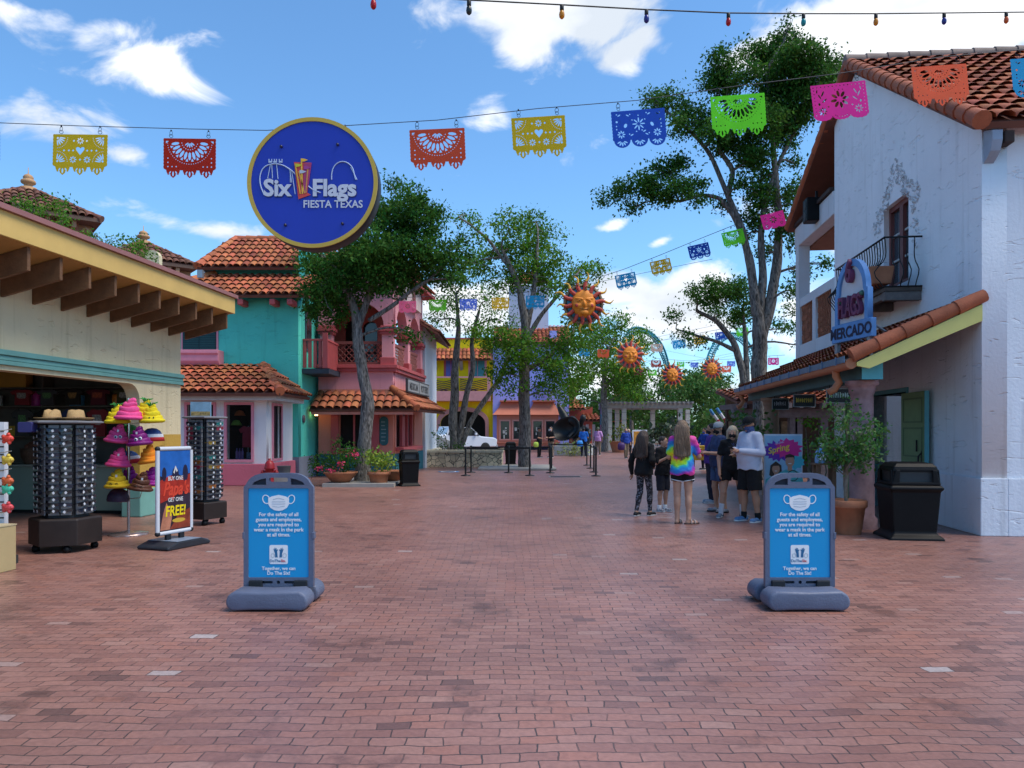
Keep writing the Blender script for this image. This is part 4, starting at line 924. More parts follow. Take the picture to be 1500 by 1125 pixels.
sp.box('soil', mat('soil', (.05, .035, .025), .95, .3, 6), xa+.41, y+.41, 0, xb-.41, y+4.2, .6)
y = 37
sw = Bld('stair_wall', 'sloping off-white stair side wall left of the white car', 'wall', (GX(640, y), y, 0))
sw.add('panel', MB().prism([(GX(612, y), 0), (GX(668, y), 0), (GX(668, y), ZH(650, y)), (GX(640, y), ZH(637, y)), (GX(633, y), ZH(630, y)), (GX(625, y), ZH(626, y)), (GX(622, y), ZH(620, y)), (GX(612, y), ZH(620, y))], y, y+.35), stucco('offwhite', (.50, .51, .50), .1))
# ------------------------------------------------------------------ white market house, right
MC = (6.97, 11.14, 0); MR = -.1102
MM = Matrix.Translation(MC) @ Matrix.Rotation(MR, 4, 'Z')
# local frame: facade in the plane x=0 facing -X, running back along +Y; right wall in the plane y=0 facing the camera
def mercado():
    t = thing('market_house', 'white stucco market house with orange tile roofs, iron balcony and tiled porch, right foreground', 'house', MC, MR)
    wh = stucco('market_stucco', (.79, .81, .85), .6, .05)
    def fac(ol, holes, dep, name, m, x=0):      # outline in (local y mirrored): along = -y, so the wall faces -X
        me = outline_mesh([[(-a, z) for a, z in ol]]+[[(-a, z) for a, z in h] for h in holes], dep)
        me.transform(Matrix.Translation((x, 0, 0)) @ Matrix.Rotation(R(-90), 4, 'Z') @ Matrix.Translation((0, dep/2, 0))); return link(name, me, m, t)
    door = RECT(2.70, -.01, 4.60, 2.28); win = RECT(2.62, 4.32, 3.80, 5.95)
    ol = [(0, .86), (2.70, .86), (2.70, 2.28), (4.60, 2.28), (4.60, .86), (6.9, .86), (6.9, 8.85), (5.4, 9.48), (0.0, 6.02)]
    fac(ol, [win], .35, 'wall', wh)
    m = MB(); m.box(-.03, -.03, 0, .35, 2.70, .857); m.box(-.03, 4.60, 0, .35, 6.9, .857); m.box(.351, -.03, 0, 9, .30, .857); m.build('base_wall', wh, t, .012)
    B(.351, 0, .86, 9, .3, 6.05).build('right_wall', wh, t)
    B(.35, 6.55, 0, 9, 6.9, 8.8).build('far_wall', wh, t)
    # roofs (ridge runs into the picture plane's right)
    yr, zr = 5.4, 9.62
    def rf(pts): return roof_face('roof', t, pts, tile_m(), mat('roof_board', (.16, .06, .04), .8, .2, 3), .27, .42, .1)
    rf([(-.22, -.28, 6.03), (9, -.28, 6.03), (9, yr, zr), (-.22, yr, zr)])
    rf([(9, 10.5, 7.35), (-.22, 10.5, 7.35), (-.22, yr, zr), (9, yr, zr)])
    m = MB(); ridge(m, (-.25, yr, zr+.05), (9, yr, zr+.05), .15, .45); m.build('ridge_tiles', mat('ridge_grey', (.20, .15, .13), .8, .3, 4, island=.2), t)
    m = MB(); ridge(m, (-.16, -.34, 6.04), (-.16, yr, zr+.02), .125, .36); m.build('rake_tiles', mat('rake_tile', (.34, .095, .042), .75, .25, 3, .3, 40, island=.2), t); m = MB(); ridge(m, (-.16, 10.5, 7.40), (-.16, yr, zr+.02), .125, .36); m.build('rake_tiles', mat('rake_tile'), t)
    for i in range(10): B(.2+i*.75, -.24, 5.74, .34+i*.75, -.002, 5.92).build('rafter_tail', mat('rafter_dark', (.05, .03, .025), .8), t, .02)
    MB().prism([(-.26, 5.92), (-.26, 5.78), (-.2, 5.64), (-.12, 5.58), (-.002, 5.52), (-.002, 6.0)], .02, .16, 'x').build('corbel', mat('corbel_blue', (.30, .36, .45), .7), t)
    # open loggia at the far end
    off = whitest
    lg = B(-.02, 10.0, 3.0, .28, 10.32, 7.0).build('loggia_post', off, t)
    B(-.03, 6.902, 6.75, .32, 10.4, 7.32).build('loggia_beam', off, t, .02)
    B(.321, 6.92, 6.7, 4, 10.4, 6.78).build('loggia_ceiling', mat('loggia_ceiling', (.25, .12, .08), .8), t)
    fac([(6.905, 3.3), (10.4, 3.3), (10.4, 5.25), (6.905, 5.25)], [RECT(7.15, 3.95, 8.45, 5.02), RECT(8.75, 3.95, 9.95, 5.02)], .25, 'loggia_parapet', off)
    for y0, y1 in ((7.15, 8.45), (8.75, 9.95)):
        m = MB(); ny, nz = 8, 8
        for i in range(ny):
            for j in range(nz):
                cy = y0+(i+.5+(.25 if j % 2 else -.25))*(y1-y0)/ny; cz = 3.95+(j+.5)*1.07/nz
                m.lathe([(.085, -.05), (.085, .05), (.066, .05), (.066, -.05), (.085, -.05)], 8, M=Matrix.Translation((.1, min(max(cy, y0+.07), y1-.07), cz)) @ Matrix.Rotation(R(90), 4, 'Y'))
        m.build('lattice_tiles', mat('lattice_clay', (.42, .15, .075), .8, .3, 5), t)
    B(.22, 7.0, 3.9, .24, 10.0, 5.05).build('lattice_backing', mat('lattice_back', (.12, .05, .035), .9), t)
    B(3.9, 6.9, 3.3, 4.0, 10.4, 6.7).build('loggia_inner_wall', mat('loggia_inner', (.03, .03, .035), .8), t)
    MB().prism([(-.1, 10.4), (.05, 10.4), (.05, 6.95), (-.1, 6.95)], 7.33, 7.42, 'z').build('eave_board', mat('rafter_dark'), t)
    # window
    wr = mat('window_red', (.17, .055, .05), .6, .15, 4); m = MB()
    for y0, y1, z0, z1 in ((2.62, 2.70, 4.32, 5.95), (3.72, 3.80, 4.32, 5.95), (2.70, 3.72, 5.85, 5.95), (3.13, 3.29, 4.32, 5.85), (2.70, 3.72, 4.32, 4.42)): m.box(.10, y0, z0, .2, y1, z1)
    w = m.build('window', wr, t); m = MB()
    for z in (4.85, 5.35): m.box(.13, 2.71, z, .17, 3.125, z+.04); m.box(.13, 3.295, z, .17, 3.715, z+.04)
    m.build('glazing_bar', mat('bar_white', (.4, .4, .4), .6), w)
    B(.17, 2.7, 4.4, .175, 3.72, 5.85).build('pane', mat('window_glass_blue', (.05, .07, .09), .04, .2, 1, spec=.9), w)
    # plaster relief of leaves round the window head
    m = MB()
    for i in range(330):
        a = random.uniform(R(-2), R(182)); rr = random.uniform(.74, 1.12)*(1+.12*math.sin(a*5)); y = 3.21-math.cos(a)*rr*.93; z = 5.35+math.sin(a)*rr*1.12
        if a > R(170) or a < R(10): z -= random.uniform(0, .7)
        th = random.uniform(0, 6.28); l = random.uniform(.03, .06); d = random.uniform(.015, .035)
        dy, dz = math.cos(th)*l, math.sin(th)*l; py, pz = -math.sin(th)*l*.32, math.cos(th)*l*.32
        m.add([(-.002, y-dy, z-dz), (-d, y+py, z+pz), (-.002, y+dy, z+dz), (-d*.6, y-py, z-pz), (-d*1.2, y, z)], [(0, 4, 1), (1, 4, 2), (2, 4, 3), (3, 4, 0)])
    m.build('plaster_relief', mat('relief_plaster', (.52, .54, .56), .85), t)
    # iron balcony
    ir = mat('wrought_iron', (.012, .012, .014), .5, .2, 8, metal=.3)
    bw = .63; y0, y1, zt, zb = 2.04, 4.72, 4.97, 4.10
    fl = B(-bw, y0, 4.02, -.002, y1, 4.09).build('balcony_floor', mat('balcony_wood', (.10, .075, .06), .85, .3, 6), t)
    m = MB(); [m.box(-.62, yy, 3.86, -.002, yy+.14, 4.018) for yy in (2.06, 3.3, 4.5)]; m.box(-.6, 2.2, 3.9, -.5, 4.5, 4.018); m.build('bracket', mat('bracket_grey', (.16, .14, .13), .9, .35, 7), fl, .01)
    m = MB().tube([(-.003, y0, zt), (-bw, y0, zt), (-bw, y1, zt), (-.003, y1, zt)], .018, 6); m.tube([(-.003, y0, zb), (-bw, y0, zb), (-bw, y1, zb), (-.003, y1, zb)], .016, 6)
    def belly(px, py, nx, ny):
        pts = []
        for i in range(11):
            s = i/10; z = zt+(zb-zt)*s; e = .20*math.exp(-((s-.72)/.2)**2)-.03*math.sin(math.pi*s)
            pts.append((px+nx*e, py+ny*e, z))
        m.tube(pts, .010, 5)
    n = 21
    for i in range(n+1): belly(-bw, y0+(y1-y0)*i/n, -1, 0)
    for i in range(1, 5): belly(-bw+bw*i/5, y0, 0, -1); belly(-bw+bw*i/5, y1, 0, 1)
    m.build('balcony_rail', ir, t)
    # canopy over the porch
    ztop, zlow, xl = 3.52, 2.68, -1.80
    rf2 = roof_face('porch_roof', t, [(xl, 9.1, zlow), (xl, .12, zlow), (0, .12, ztop), (0, 9.1, ztop)], tile_m(), mat('soffit_wood', (.12, .09, .08), .8), .21, .40, .07)
    m = MB(); ridge(m, (xl-.06, .02, zlow+.02), (.02, .02, ztop+.04), .105, .42); m.build('porch_rake_tiles', mat('rake_tile'), t)
    MB().prism([(xl+.02, zlow-.14), (xl+.2, zlow-.18), (0, ztop-.33), (0, ztop-.085), (xl+.02, zlow-.085)], -.02, .03, 'y').build('rake_board', mat('rake_yellow', (.62, .56, .17), .6, .08, 2), t)
    gt = mat('gutter_blue', (.13, .20, .30), .35, .25, 6, metal=.5)
    g = MB().tube([(xl-.05, .02, zlow-.10), (xl-.05, 9.12, zlow-.10)], .085, 10).build('gutter', mat('gutter_orange', (.42, .15, .065), .5, .15, 3), t)
    m = B(xl-.15, .03, zlow-.085, xl-.142, 9.1, zlow+.015); [m.box(xl-.165, .4+i*.72, zlow-.10, xl-.151, .43+i*.72, zlow+.03) for i in range(12)]; m.build('gutter_guard', gt, g)
    for y in (.75, 8.6):
        MB().tube([(xl-.05, y, zlow-.13), (xl-.05, y, zlow-.24), (xl-.0, y, zlow-.34), (xl-.08, y, zlow-.46), (xl-.16, y, zlow-.50)], .06, 9).build('downspout', mat('gutter_orange'), t)
    tb = mat('beam_teal', (.045, .12, .13), .6, .2, 4); te = mat('beam_end_teal', (.10, .40, .45), .6)
    bm = B(-1.60, .30, 2.36, -1.30, 9.0, 2.60).build('beam', tb, t, .01)
    B(-1.605, .285, 2.355, -1.295, .299, 2.605).build('beam_end', te, bm)
    st = mat('column_stone', (.33, .19, .19), .85, .35, 6, .3, 25); st2 = mat('column_tan', (.30, .17, .11), .85, .25, 4, .3, 25)
    for y, mm in ((.75, st), (6.95, st2)):
        MB().lathe([(.23, 0), (.23, .16), (.19, .2), (.185, 1.0), (.182, 1.01), (.184, 1.03), (.178, 1.7), (.172, 1.71), (.172, 2.0), (.17, 2.14), (.195, 2.17), (.195, 2.21), (.21, 2.27), (.25, 2.29), (.25, 2.355)], 24, (-1.45, y, 0)).build('column', mm, t)
    # doors folded back against the wall
    dg = mat('door_green', (.16, .26, .12), .6, .12, 3); dt = mat('door_teal_edge', (.10, .33, .36), .6)
    def leaf(ya, yb):
        d = B(-.13, ya, .06, -.075, yb, 2.24).build('door', dg, t, .004); m = MB()
        for z0, z1 in ((.16, .95), (1.1, 1.62), (1.7, 2.14)):
            for q in ((ya+.1, z0, yb-.1, z0+.03), (ya+.1, z1-.03, yb-.1, z1), (ya+.1, z0+.031, ya+.13, z1-.031), (yb-.13, z0+.031, yb-.1, z1-.031)): m.box(-.139, q[0], q[1], -.131, q[2], q[3])
        m.build('door_panel', mat('door_green_dark', (.09, .16, .075), .6), d)
        return d
    d1 = leaf(1.62, 2.62); d2 = leaf(4.72, 5.75)
    B(-.14, 1.60, .06, -.07, 1.618, 2.24).build('door_edge', dt, d1); B(-.14, 4.70, .06, -.07, 4.718, 2.24).build('door_edge', dt, d2)
    m = MB().tube([(-.14, 1.74, .85), (-.19, 1.74, .92), (-.19, 1.74, 1.12), (-.14, 1.74, 1.18)], .014, 6); m.box(-.142, 1.72, .82, -.1395, 1.76, 1.22); m.box(-.16, 1.9, 1.2, -.1395, 1.92, 1.4); m.build('handle', ir, d1)
    m = MB(); [m.box(-.15, 4.66, z, -.07, 4.699, z+.14) for z in (.3, 1.2, 2.0)]; m.build('hinge', ir, d2)
    m = MB().box(-.02, 2.62, 0, .3, 2.70, 2.36); m.box(-.02, 4.60, 0, .3, 4.68, 2.36); m.box(-.02, 2.70, 2.28, .3, 4.60, 2.36); m.build('door_frame', dt, t)
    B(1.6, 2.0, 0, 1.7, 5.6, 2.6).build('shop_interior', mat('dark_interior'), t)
    m = MB()
    for yy in (3.0, 3.5): m.box(.6, yy, .05, .64, yy+.04, 1.75)
    [m.box(.6, 3.04, z, .64, 3.5, z+.03) for z in (.3, .75, 1.2, 1.65)]; m.build('screen_frame', mat('trim_white', (.6, .6, .6)), t)
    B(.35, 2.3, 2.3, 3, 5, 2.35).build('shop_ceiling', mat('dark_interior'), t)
    return t
mercado()
# speaker up in the loggia
sp_ = thing('loudspeaker', 'black loudspeaker hung under the loggia eave of the white market house', 'speaker', MM @ Vector((-.02, 8.2, 7.42)), MR)
B(-.32, -.2, -.5, .02, .2, .1).build('cabinet', black_plastic(), sp_, .03); m = MB(); [m.lathe([(.12, 0), (.12, .01), (.06, -.02), (0, -.01)], 14, M=Matrix.Translation((-.322, 0, z)) @ Matrix.Rotation(R(-90), 4, 'Y')) for z in (-.35, -.08)]; m.build('cone', mat('speaker_cone', (.04, .04, .04), .6), sp_)
B(-.05, -.03, .09, .0, .03, .3).build('bracket', black_plastic(), sp_)
# window box on the balcony rail
wb = thing('window_box', 'long terracotta window box hung on the iron balcony', 'planter', MM @ Vector((-.62, 2.75, 4.17)), MR)
MB().prism([(-.16, 0), (.14, 0), (.2, .32), (-.22, .32)], -.62, .62, 'y').build('box', terracotta(), wb, .02)
m = MB(); [m.tube([(-.23, .05+.055*math.cos(a), .18+.055*math.sin(a)), (-.23, .05, .18)], .02, 5) for a in [i*1.047 for i in range(6)]]; m.build('flower_emblem', mat('emblem_pale', (.6, .5, .42), .7), wb)
B(-.18, -.58, .28, .16, .58, .315).build('soil', mat('soil', (.05, .035, .025)), wb)
# painted shop sign standing on the porch roof
p1 = Vector((5.66, 11.75, 0)); p2 = Vector((5.52, 12.86, 0)); dv = p1-p2; sr = math.atan2(dv.y, dv.x)
sg = thing('shop_sign', 'arched blue shop sign with purple raised lettering on the porch roof', 'sign', (p2+p1)/2+Vector((0, 0, 2.98)), sr)
bl = mat('sign_blue', (.11, .27, .55), .6, .18, 5); pu = mat('sign_purple', (.15, .035, .09), .6, .25, 8)
B(-.56, -.05, .06, .56, .05, .36).build('name_board', bl, sg, .012); letters('lettering', 'MERCADO', .25, mat('sign_ink', (.012, .015, .05), .6), sg, (0, -.054, .125), bold=.03, depth=.006, sx=.98)
oo = [(-.47, .361), (.47, .361), (.47, .85), (.43, .87)]+[(.43*math.cos(a), .87+.52*math.sin(a)) for a in [math.pi*i/16 for i in range(1, 16)]]+[(-.43, .87), (-.47, .85)]
ii = [(-.38, .362), (.38, .362), (.38, .80), (.34, .86)]+[(.34*math.cos(a), .86+.42*math.sin(a)) for a in [math.pi*i/16 for i in range(1, 16)]]+[(-.34, .86), (-.38, .80)]
link('arch_frame', outline_mesh([oo, ii], .09), bl, sg)
bp = link('back_panel', outline_mesh([ii], .03), mat('sign_white', (.55, .57, .62), .6, .12, 4), sg); bp.location = (0, .01, 0)
letters('lettering', 'FLAGS', .48, pu, sg, (0, -.05, .46), bold=.02, depth=.07, sx=.50, spacing=.95); letters('lettering', '6', .5, pu, sg, (0, -.06, 1.02), bold=.03, depth=.09, sx=.62)
m = MB(); [m.lathe([(.0, 0), (.05, .01), (.03, .05), (0, .06)], 8, M=Matrix.Translation((x, -.03, z)) @ Matrix.Rotation(R(90), 4, 'X')) for x, z in ((-.31, .72), (.31, .78))]; m.build('cactus_knob', mat('knob_green', (.05, .14, .10), .6), sg)
[MB().tube([(x, .05, .3), (x, .5, .05)], .02, 5).build('brace', mat('galv'), sg) for x in (-.4, .4)]; [B(x, -.03, -.25, x+.08, .03, .06).build('post', mat('galv'), sg) for x in (-.5, .42)]
# small signs hanging under the porch beam
for i, (y, nm, c, w) in enumerate(((1.9, 'black hanging sign with pale marks under the porch beam, nearest', (.45, .65, .62), .42), (4.1, 'dark hanging sign with yellow marks under the porch beam, middle', (.5, .38, .06), .42), (6.1, 'small dark hanging sign under the porch beam, farthest', (.3, .3, .32), .36))):
    h = thing('hanging_sign', nm, 'sign', MM @ Vector((-1.45, y, 2.36)), MR+R(4), 'signs under the porch beam')
    B(-w/2, -.02, -.30, w/2, .02, -.07).build('board', mat('hang_dark', (.02, .025, .03), .5), h, .008); m = MB(); m.box(-w/2-.015, -.03, -.315, w/2+.015, -.021, -.30); m.box(-w/2-.015, -.03, -.07, w/2+.015, -.021, -.055); m.box(-w/2-.015, -.03, -.299, -w/2, -.021, -.071); m.box(w/2, -.03, -.299, w/2+.015, -.021, -.071); m.build('border', mat('border_grey', (.3, .33, .33), .5), h)
    m = MB(); x = -w/2+.04
    while x < w/2-.06: ww = random.uniform(.02, .035); m.box(x, -.026, -.22, x+ww*.5, -.0205, -.13+random.uniform(-.01, .01)); m.box(x+ww*.5+.001, -.026, -.22+.05*random.random(), x+ww, -.0205, -.20+.06*random.random()); x += ww+.012
    m.build('marks', mat('hang_marks_%d' % i, c, .6), h)
    m = MB(); [m.tube([(x, 0, -.07), (x, 0, 0)], .006, 5) for x in (-w/2+.05, w/2-.05)]; m.build('hanger', ir_ if False else mat('wrought_iron'), h)

# ------------------------------------------------------------------ timber arcade behind the porch, stone pergola far off
def arcade():
    y = 25; b = Bld('timber_arcade', 'grey timber arcade with strip of orange tiles behind the white market house porch', 'arcade', (GX(1170, y), y, 0))
    gw = mat('weathered_wood', (.17, .14, .145), .85, .3, 6, .3, 30); x0, x1 = GX(1072, y), GX(1330, y)
    b.roof([(x0, y-.6, ZH(589, y)), (x1, y-.6, ZH(589, y)), (x1, y+2, ZH(573, y+2)), (x0, y+2, ZH(573, y+2))], None, .24, .4)
    b.box('beam', gw, x0, y-.2, ZH(612, y), x1, y+.1, ZH(599, y))
    m = MB()
    for i in range(16): x = x0+.15+i*(x1-x0)/16; m.box(x, y-.75, ZH(598.5, y), x+.12, y+2, ZH(591, y))
    b.add('joist', m, gw)
    for px in (1082, 1108, 1160, 1168, 1205, 1240): b.box('post', gw, GX(px, y)-.12, y-.15, 0, GX(px, y)+.12, y+.08, ZH(612, y)-.002)
    b.box('back_wall', mat('arcade_back', (.07, .045, .035), .9, .4, 1.5), GX(1092, y), y+2.2, 0, x1, y+2.4, ZH(575, y))
    m = MB(); [m.box(GX(px, y), y+2.12, .8, GX(px+14, y), y+2.198, 1.9) for px in (1095, 1142, 1178)]; b.add('shop_poster', m, mat('arcade_goods', (.30, .22, .14), .7, .6, 5))
    m = MB()
    for px in (1132, 1148, 1186): m.box(GX(px, y), y-.24, ZH(588, y-.3), GX(px+12, y), y-.21, ZH(577, y-.3))
    return b
arcade()
cw = Bld('cart_wheel_frame', 'dark green arched sign frame above the timber arcade', 'sign', (GX(1168, 26), 26, ZH(575, 26)))
m = MB(); c = W(1172, 572, 26); r = .62
m.tube([(c.x+r*1.15*math.cos(a), 26, c.z+r*1.15*math.sin(a)) for a in [math.pi*i/14 for i in range(15)]], .12, 6); o = cw.add('rim', m, mat('frame_green', (.03, .11, .10), .6)); m = MB(); [m.tube([(c.x, 26, c.z), (c.x+r*1.05*math.cos(a), 26, c.z+r*1.05*math.sin(a))], .02, 4) for a in [math.pi*i/11 for i in range(12)]]; m.build('spoke', mat('spoke_tan', (.4, .3, .16), .7), o)
def pergola():
    y = 60; b = Bld('stone_pergola', 'pale stone pergola with grey beams across the far end of the plaza', 'pergola', (GX(950, y), y, 0))
    st = mat('pergola_stone', (.52, .49, .43), .85, .25, 1.5, .3, 8); cn = mat('pergola_beam', (.27, .25, .23), .85, .2, 1)
    for px, dy in ((893, 0), (904, 4), (914, 0), (956, 4), (996, 0), (1007, 4)):
        x = GX(px, y+dy); w = .17; c = b.box('column', st, x-w, y+dy-w, 0, x+w, y+dy+w, ZH(598, y)-.002); m = MB(); [m.box(x-w-.01, y+dy-w-.01, z, x+w+.01, y+dy+w+.01, z+.03) for z in (.6, 1.2, 1.8, 2.4, 3.0)]; m.build('joint', mat('joint_dark', (.2, .18, .15), .9), c)
    b.box('beam', cn, GX(886, y), y-.3, ZH(598, y), GX(1013, y), y+.3, ZH(591.5, y)); b.box('beam', cn, GX(886, y), y+3.7, ZH(598, y), GX(1016, y), y+4.3, ZH(591.5, y))
    m = MB()
    for i in range(20): x = GX(888, y)+i*(GX(1012, y)-GX(888, y))/19; m.box(x-.08, y-.7, ZH(591.4, y), x+.08, y+4.7, ZH(588.5, y))
    b.add('rafter', m, cn); return b
pergola()
# ------------------------------------------------------------------ notice boards about masks
def mask_sign(x, y, label):
    t = thing('notice_stand', label, 'sign', (x, y, 0), 0, 'blue mask notices on grey stands')
    gp = mat('stand_grey', (.105, .125, .19), .5, .12, 5, .15, 60); blue = mat('notice_blue', (.003, .29, .60), .35, .05, 1, spec=.4)
    # frame: outer outline, window, handle and side recesses
    hw = .312; ol = [(-hw, .16), (hw, .16), (hw, 1.055)]+[(hw-.02-.17*(1-math.cos(a)), 1.055+.125*math.sin(a)) for a in [R(90*i/6) for i in range(1, 7)]]
    ol += [(-q[0], q[1]) for q in ol[2:][::-1]]
    win = rrect(-.272, .245, .272, 1.045, .01, 2); hand = rrect(-.085, 1.10, .085, 1.14, .015); rec = [(.11, 1.075), (.235, 1.075), (.22, 1.1), (.16, 1.125), (.11, 1.135)]
    f = link('frame', outline_mesh([ol, win, hand, rec, [(-a, b) for a, b in rec], rrect(-.2, .19, -.05, .215, .01), rrect(.05, .19, .2, .215, .01), ell(0, .203, .016, .016)], .05), gp, t)
    bv = f.modifiers.new('bevel', 'BEVEL'); bv.width = .006; bv.segments = 2; bv.limit_method = 'ANGLE'
    B(-.30, .0, .17, .30, .012, 1.06).build('back_sheet', mat('sheet_dark', (.02, .025, .04), .7), f)
    MB().prism(rrect(.10, 1.07, .24, 1.14, .01), .0, .01).build('recess', mat('sheet_dark'), f); MB().prism(rrect(-.24, 1.07, -.10, 1.14, .01), .0, .01).build('recess', mat('sheet_dark'), f)
    for z in (.62,):
        [B(x, -.03, z-.03, x+.022, .03, z+.03).build('clip', gp, f, .004) for x in (-.322, .300)]
    p = B(-.271, -.014, .246, .271, -.002, 1.044).build('poster', blue, t); W_ = white_print(); yy = -.0165
    tx = 'For the safety of all\nguests and employees,\nyou are required to\nwear a mask in the park\nat all times.'
    letters('lettering', tx, .0455, W_, p, (0, yy, .795), bold=.022, depth=.002, line=1.0, sx=1.0)
    letters('lettering', 'Together, we can\nDo The Six!', .0425, W_, p, (0, yy, .312), bold=.022, depth=.002)
    # face mask picture
    mk = [(-.093, .955), (-.06, .972), (0, .985), (.06, .972), (.093, .955), (.092, .90), (.075, .870), (.035, .847), (0, .842), (-.035, .847), (-.075, .870), (-.092, .90)]
    o = link('mask_picture', outline_mesh([mk], .002), W_, p); o.location = (0, yy, 0)
    loops = []
    for s in (-1, 1):
        a = ell(s*.112, .945, .034, .043, 16, s*-.35); b = ell(s*.112, .945, .026, .035, 16, s*-.35)
        o = link('mask_loop', outline_mesh([a, b], .002), W_, p); o.location = (0, yy+.0005, 0)
    m = MB(); gl = []
    for z, w, s in ((.945, .05, .012), (.925, .06, 0), (.905, .06, 0), (.885, .055, -.008)): m.tube([(-w, yy-.0015, z), (0, yy-.0015, z+s), (w, yy-.0015, z)], .0022, 4)
    m.build('mask_fold', mat('fold_grey', (.35, .42, .5), .6), p)
    lt = link('logo_tile', outline_mesh([rrect(-.082, .365, .082, .535, .014)], .002), W_, p); lt.location = (0, yy, 0)
    ink = mat('logo_blue', (.02, .14, .30), .5)
    hands = []
    for s in (-1, 1):
        hands.append([(s*.030, .425), (s*.008, .425), (s*.012, .48), (s*.004, .492), (s*.010, .497), (s*.018, .490), (s*.018, .508), (s*.024, .508), (s*.026, .492), (s*.031, .512), (s*.036, .510), (s*.034, .49), (s*.041, .503), (s*.045, .50), (s*.038, .475), (s*.032, .46)])
    for hpts in hands: o = link('logo_hand', outline_mesh([hpts], .0015), ink, lt); o.location = (0, -.0022, 0)
    for cx, r in ((-.052, .017), (.054, .018)):
        o = link('logo_loop', outline_mesh([ell(cx, .442, r, r*1.1, 16), ell(cx, .442, r-.003, r*1.1-.003, 16)], .0015), mat('loop_grey', (.35, .4, .45), .6), lt); o.location = (0, -.0022, 0)
    a = letters('lettering', 'DoThe', .034, ink, lt, (.018, -.0022, .383), bold=.02, depth=.0015, align='RIGHT'); b = letters('lettering', 'Six.', .034, mat('logo_red', (.55, .03, .04), .5), lt, (.020, -.0022, .383), bold=.02, depth=.0015, align='LEFT')
    # feet and posts
    dk = mat('stand_black', (.012, .014, .018), .5)
    for xx in (-.20, .20): MB().box(xx-.06, -.05, .105, xx+.06, .05, .222).box(xx-.035, -.045, .0, xx+.035, .045, .10).build('clamp', dk, t, .008)
    def foot(cx, cy, name):
        hx = [(-.30, .006), (-.345, .035), (-.358, .09), (-.335, .145), (-.28, .178), (-.12, .172), (0, .168)]; pts = hx+[(-x, z) for x, z in hx[:-1][::-1]]+[(.15, .014), (-.15, .014)]
        MB().prism([(cx+x, z) for x, z in pts], cy-.125, cy+.125).build(name, gp, t, .05, 4).data.shade_smooth()
    foot(-.02, -.17, 'foot'); foot(-.02, .20, 'foot')
    B(-.23, -.12, .05, .23, .16, .10).build('cross_bar', gp, t, .02)
    return t
a = mask_sign(GX(411.5, 6.8), 6.75, 'blue mask notice on grey stand, standing left in front of the souvenir racks')
mask_sign(GX(1167.5, 6.8), 6.75, 'blue mask notice on grey stand, standing right beside the potted tree and people')

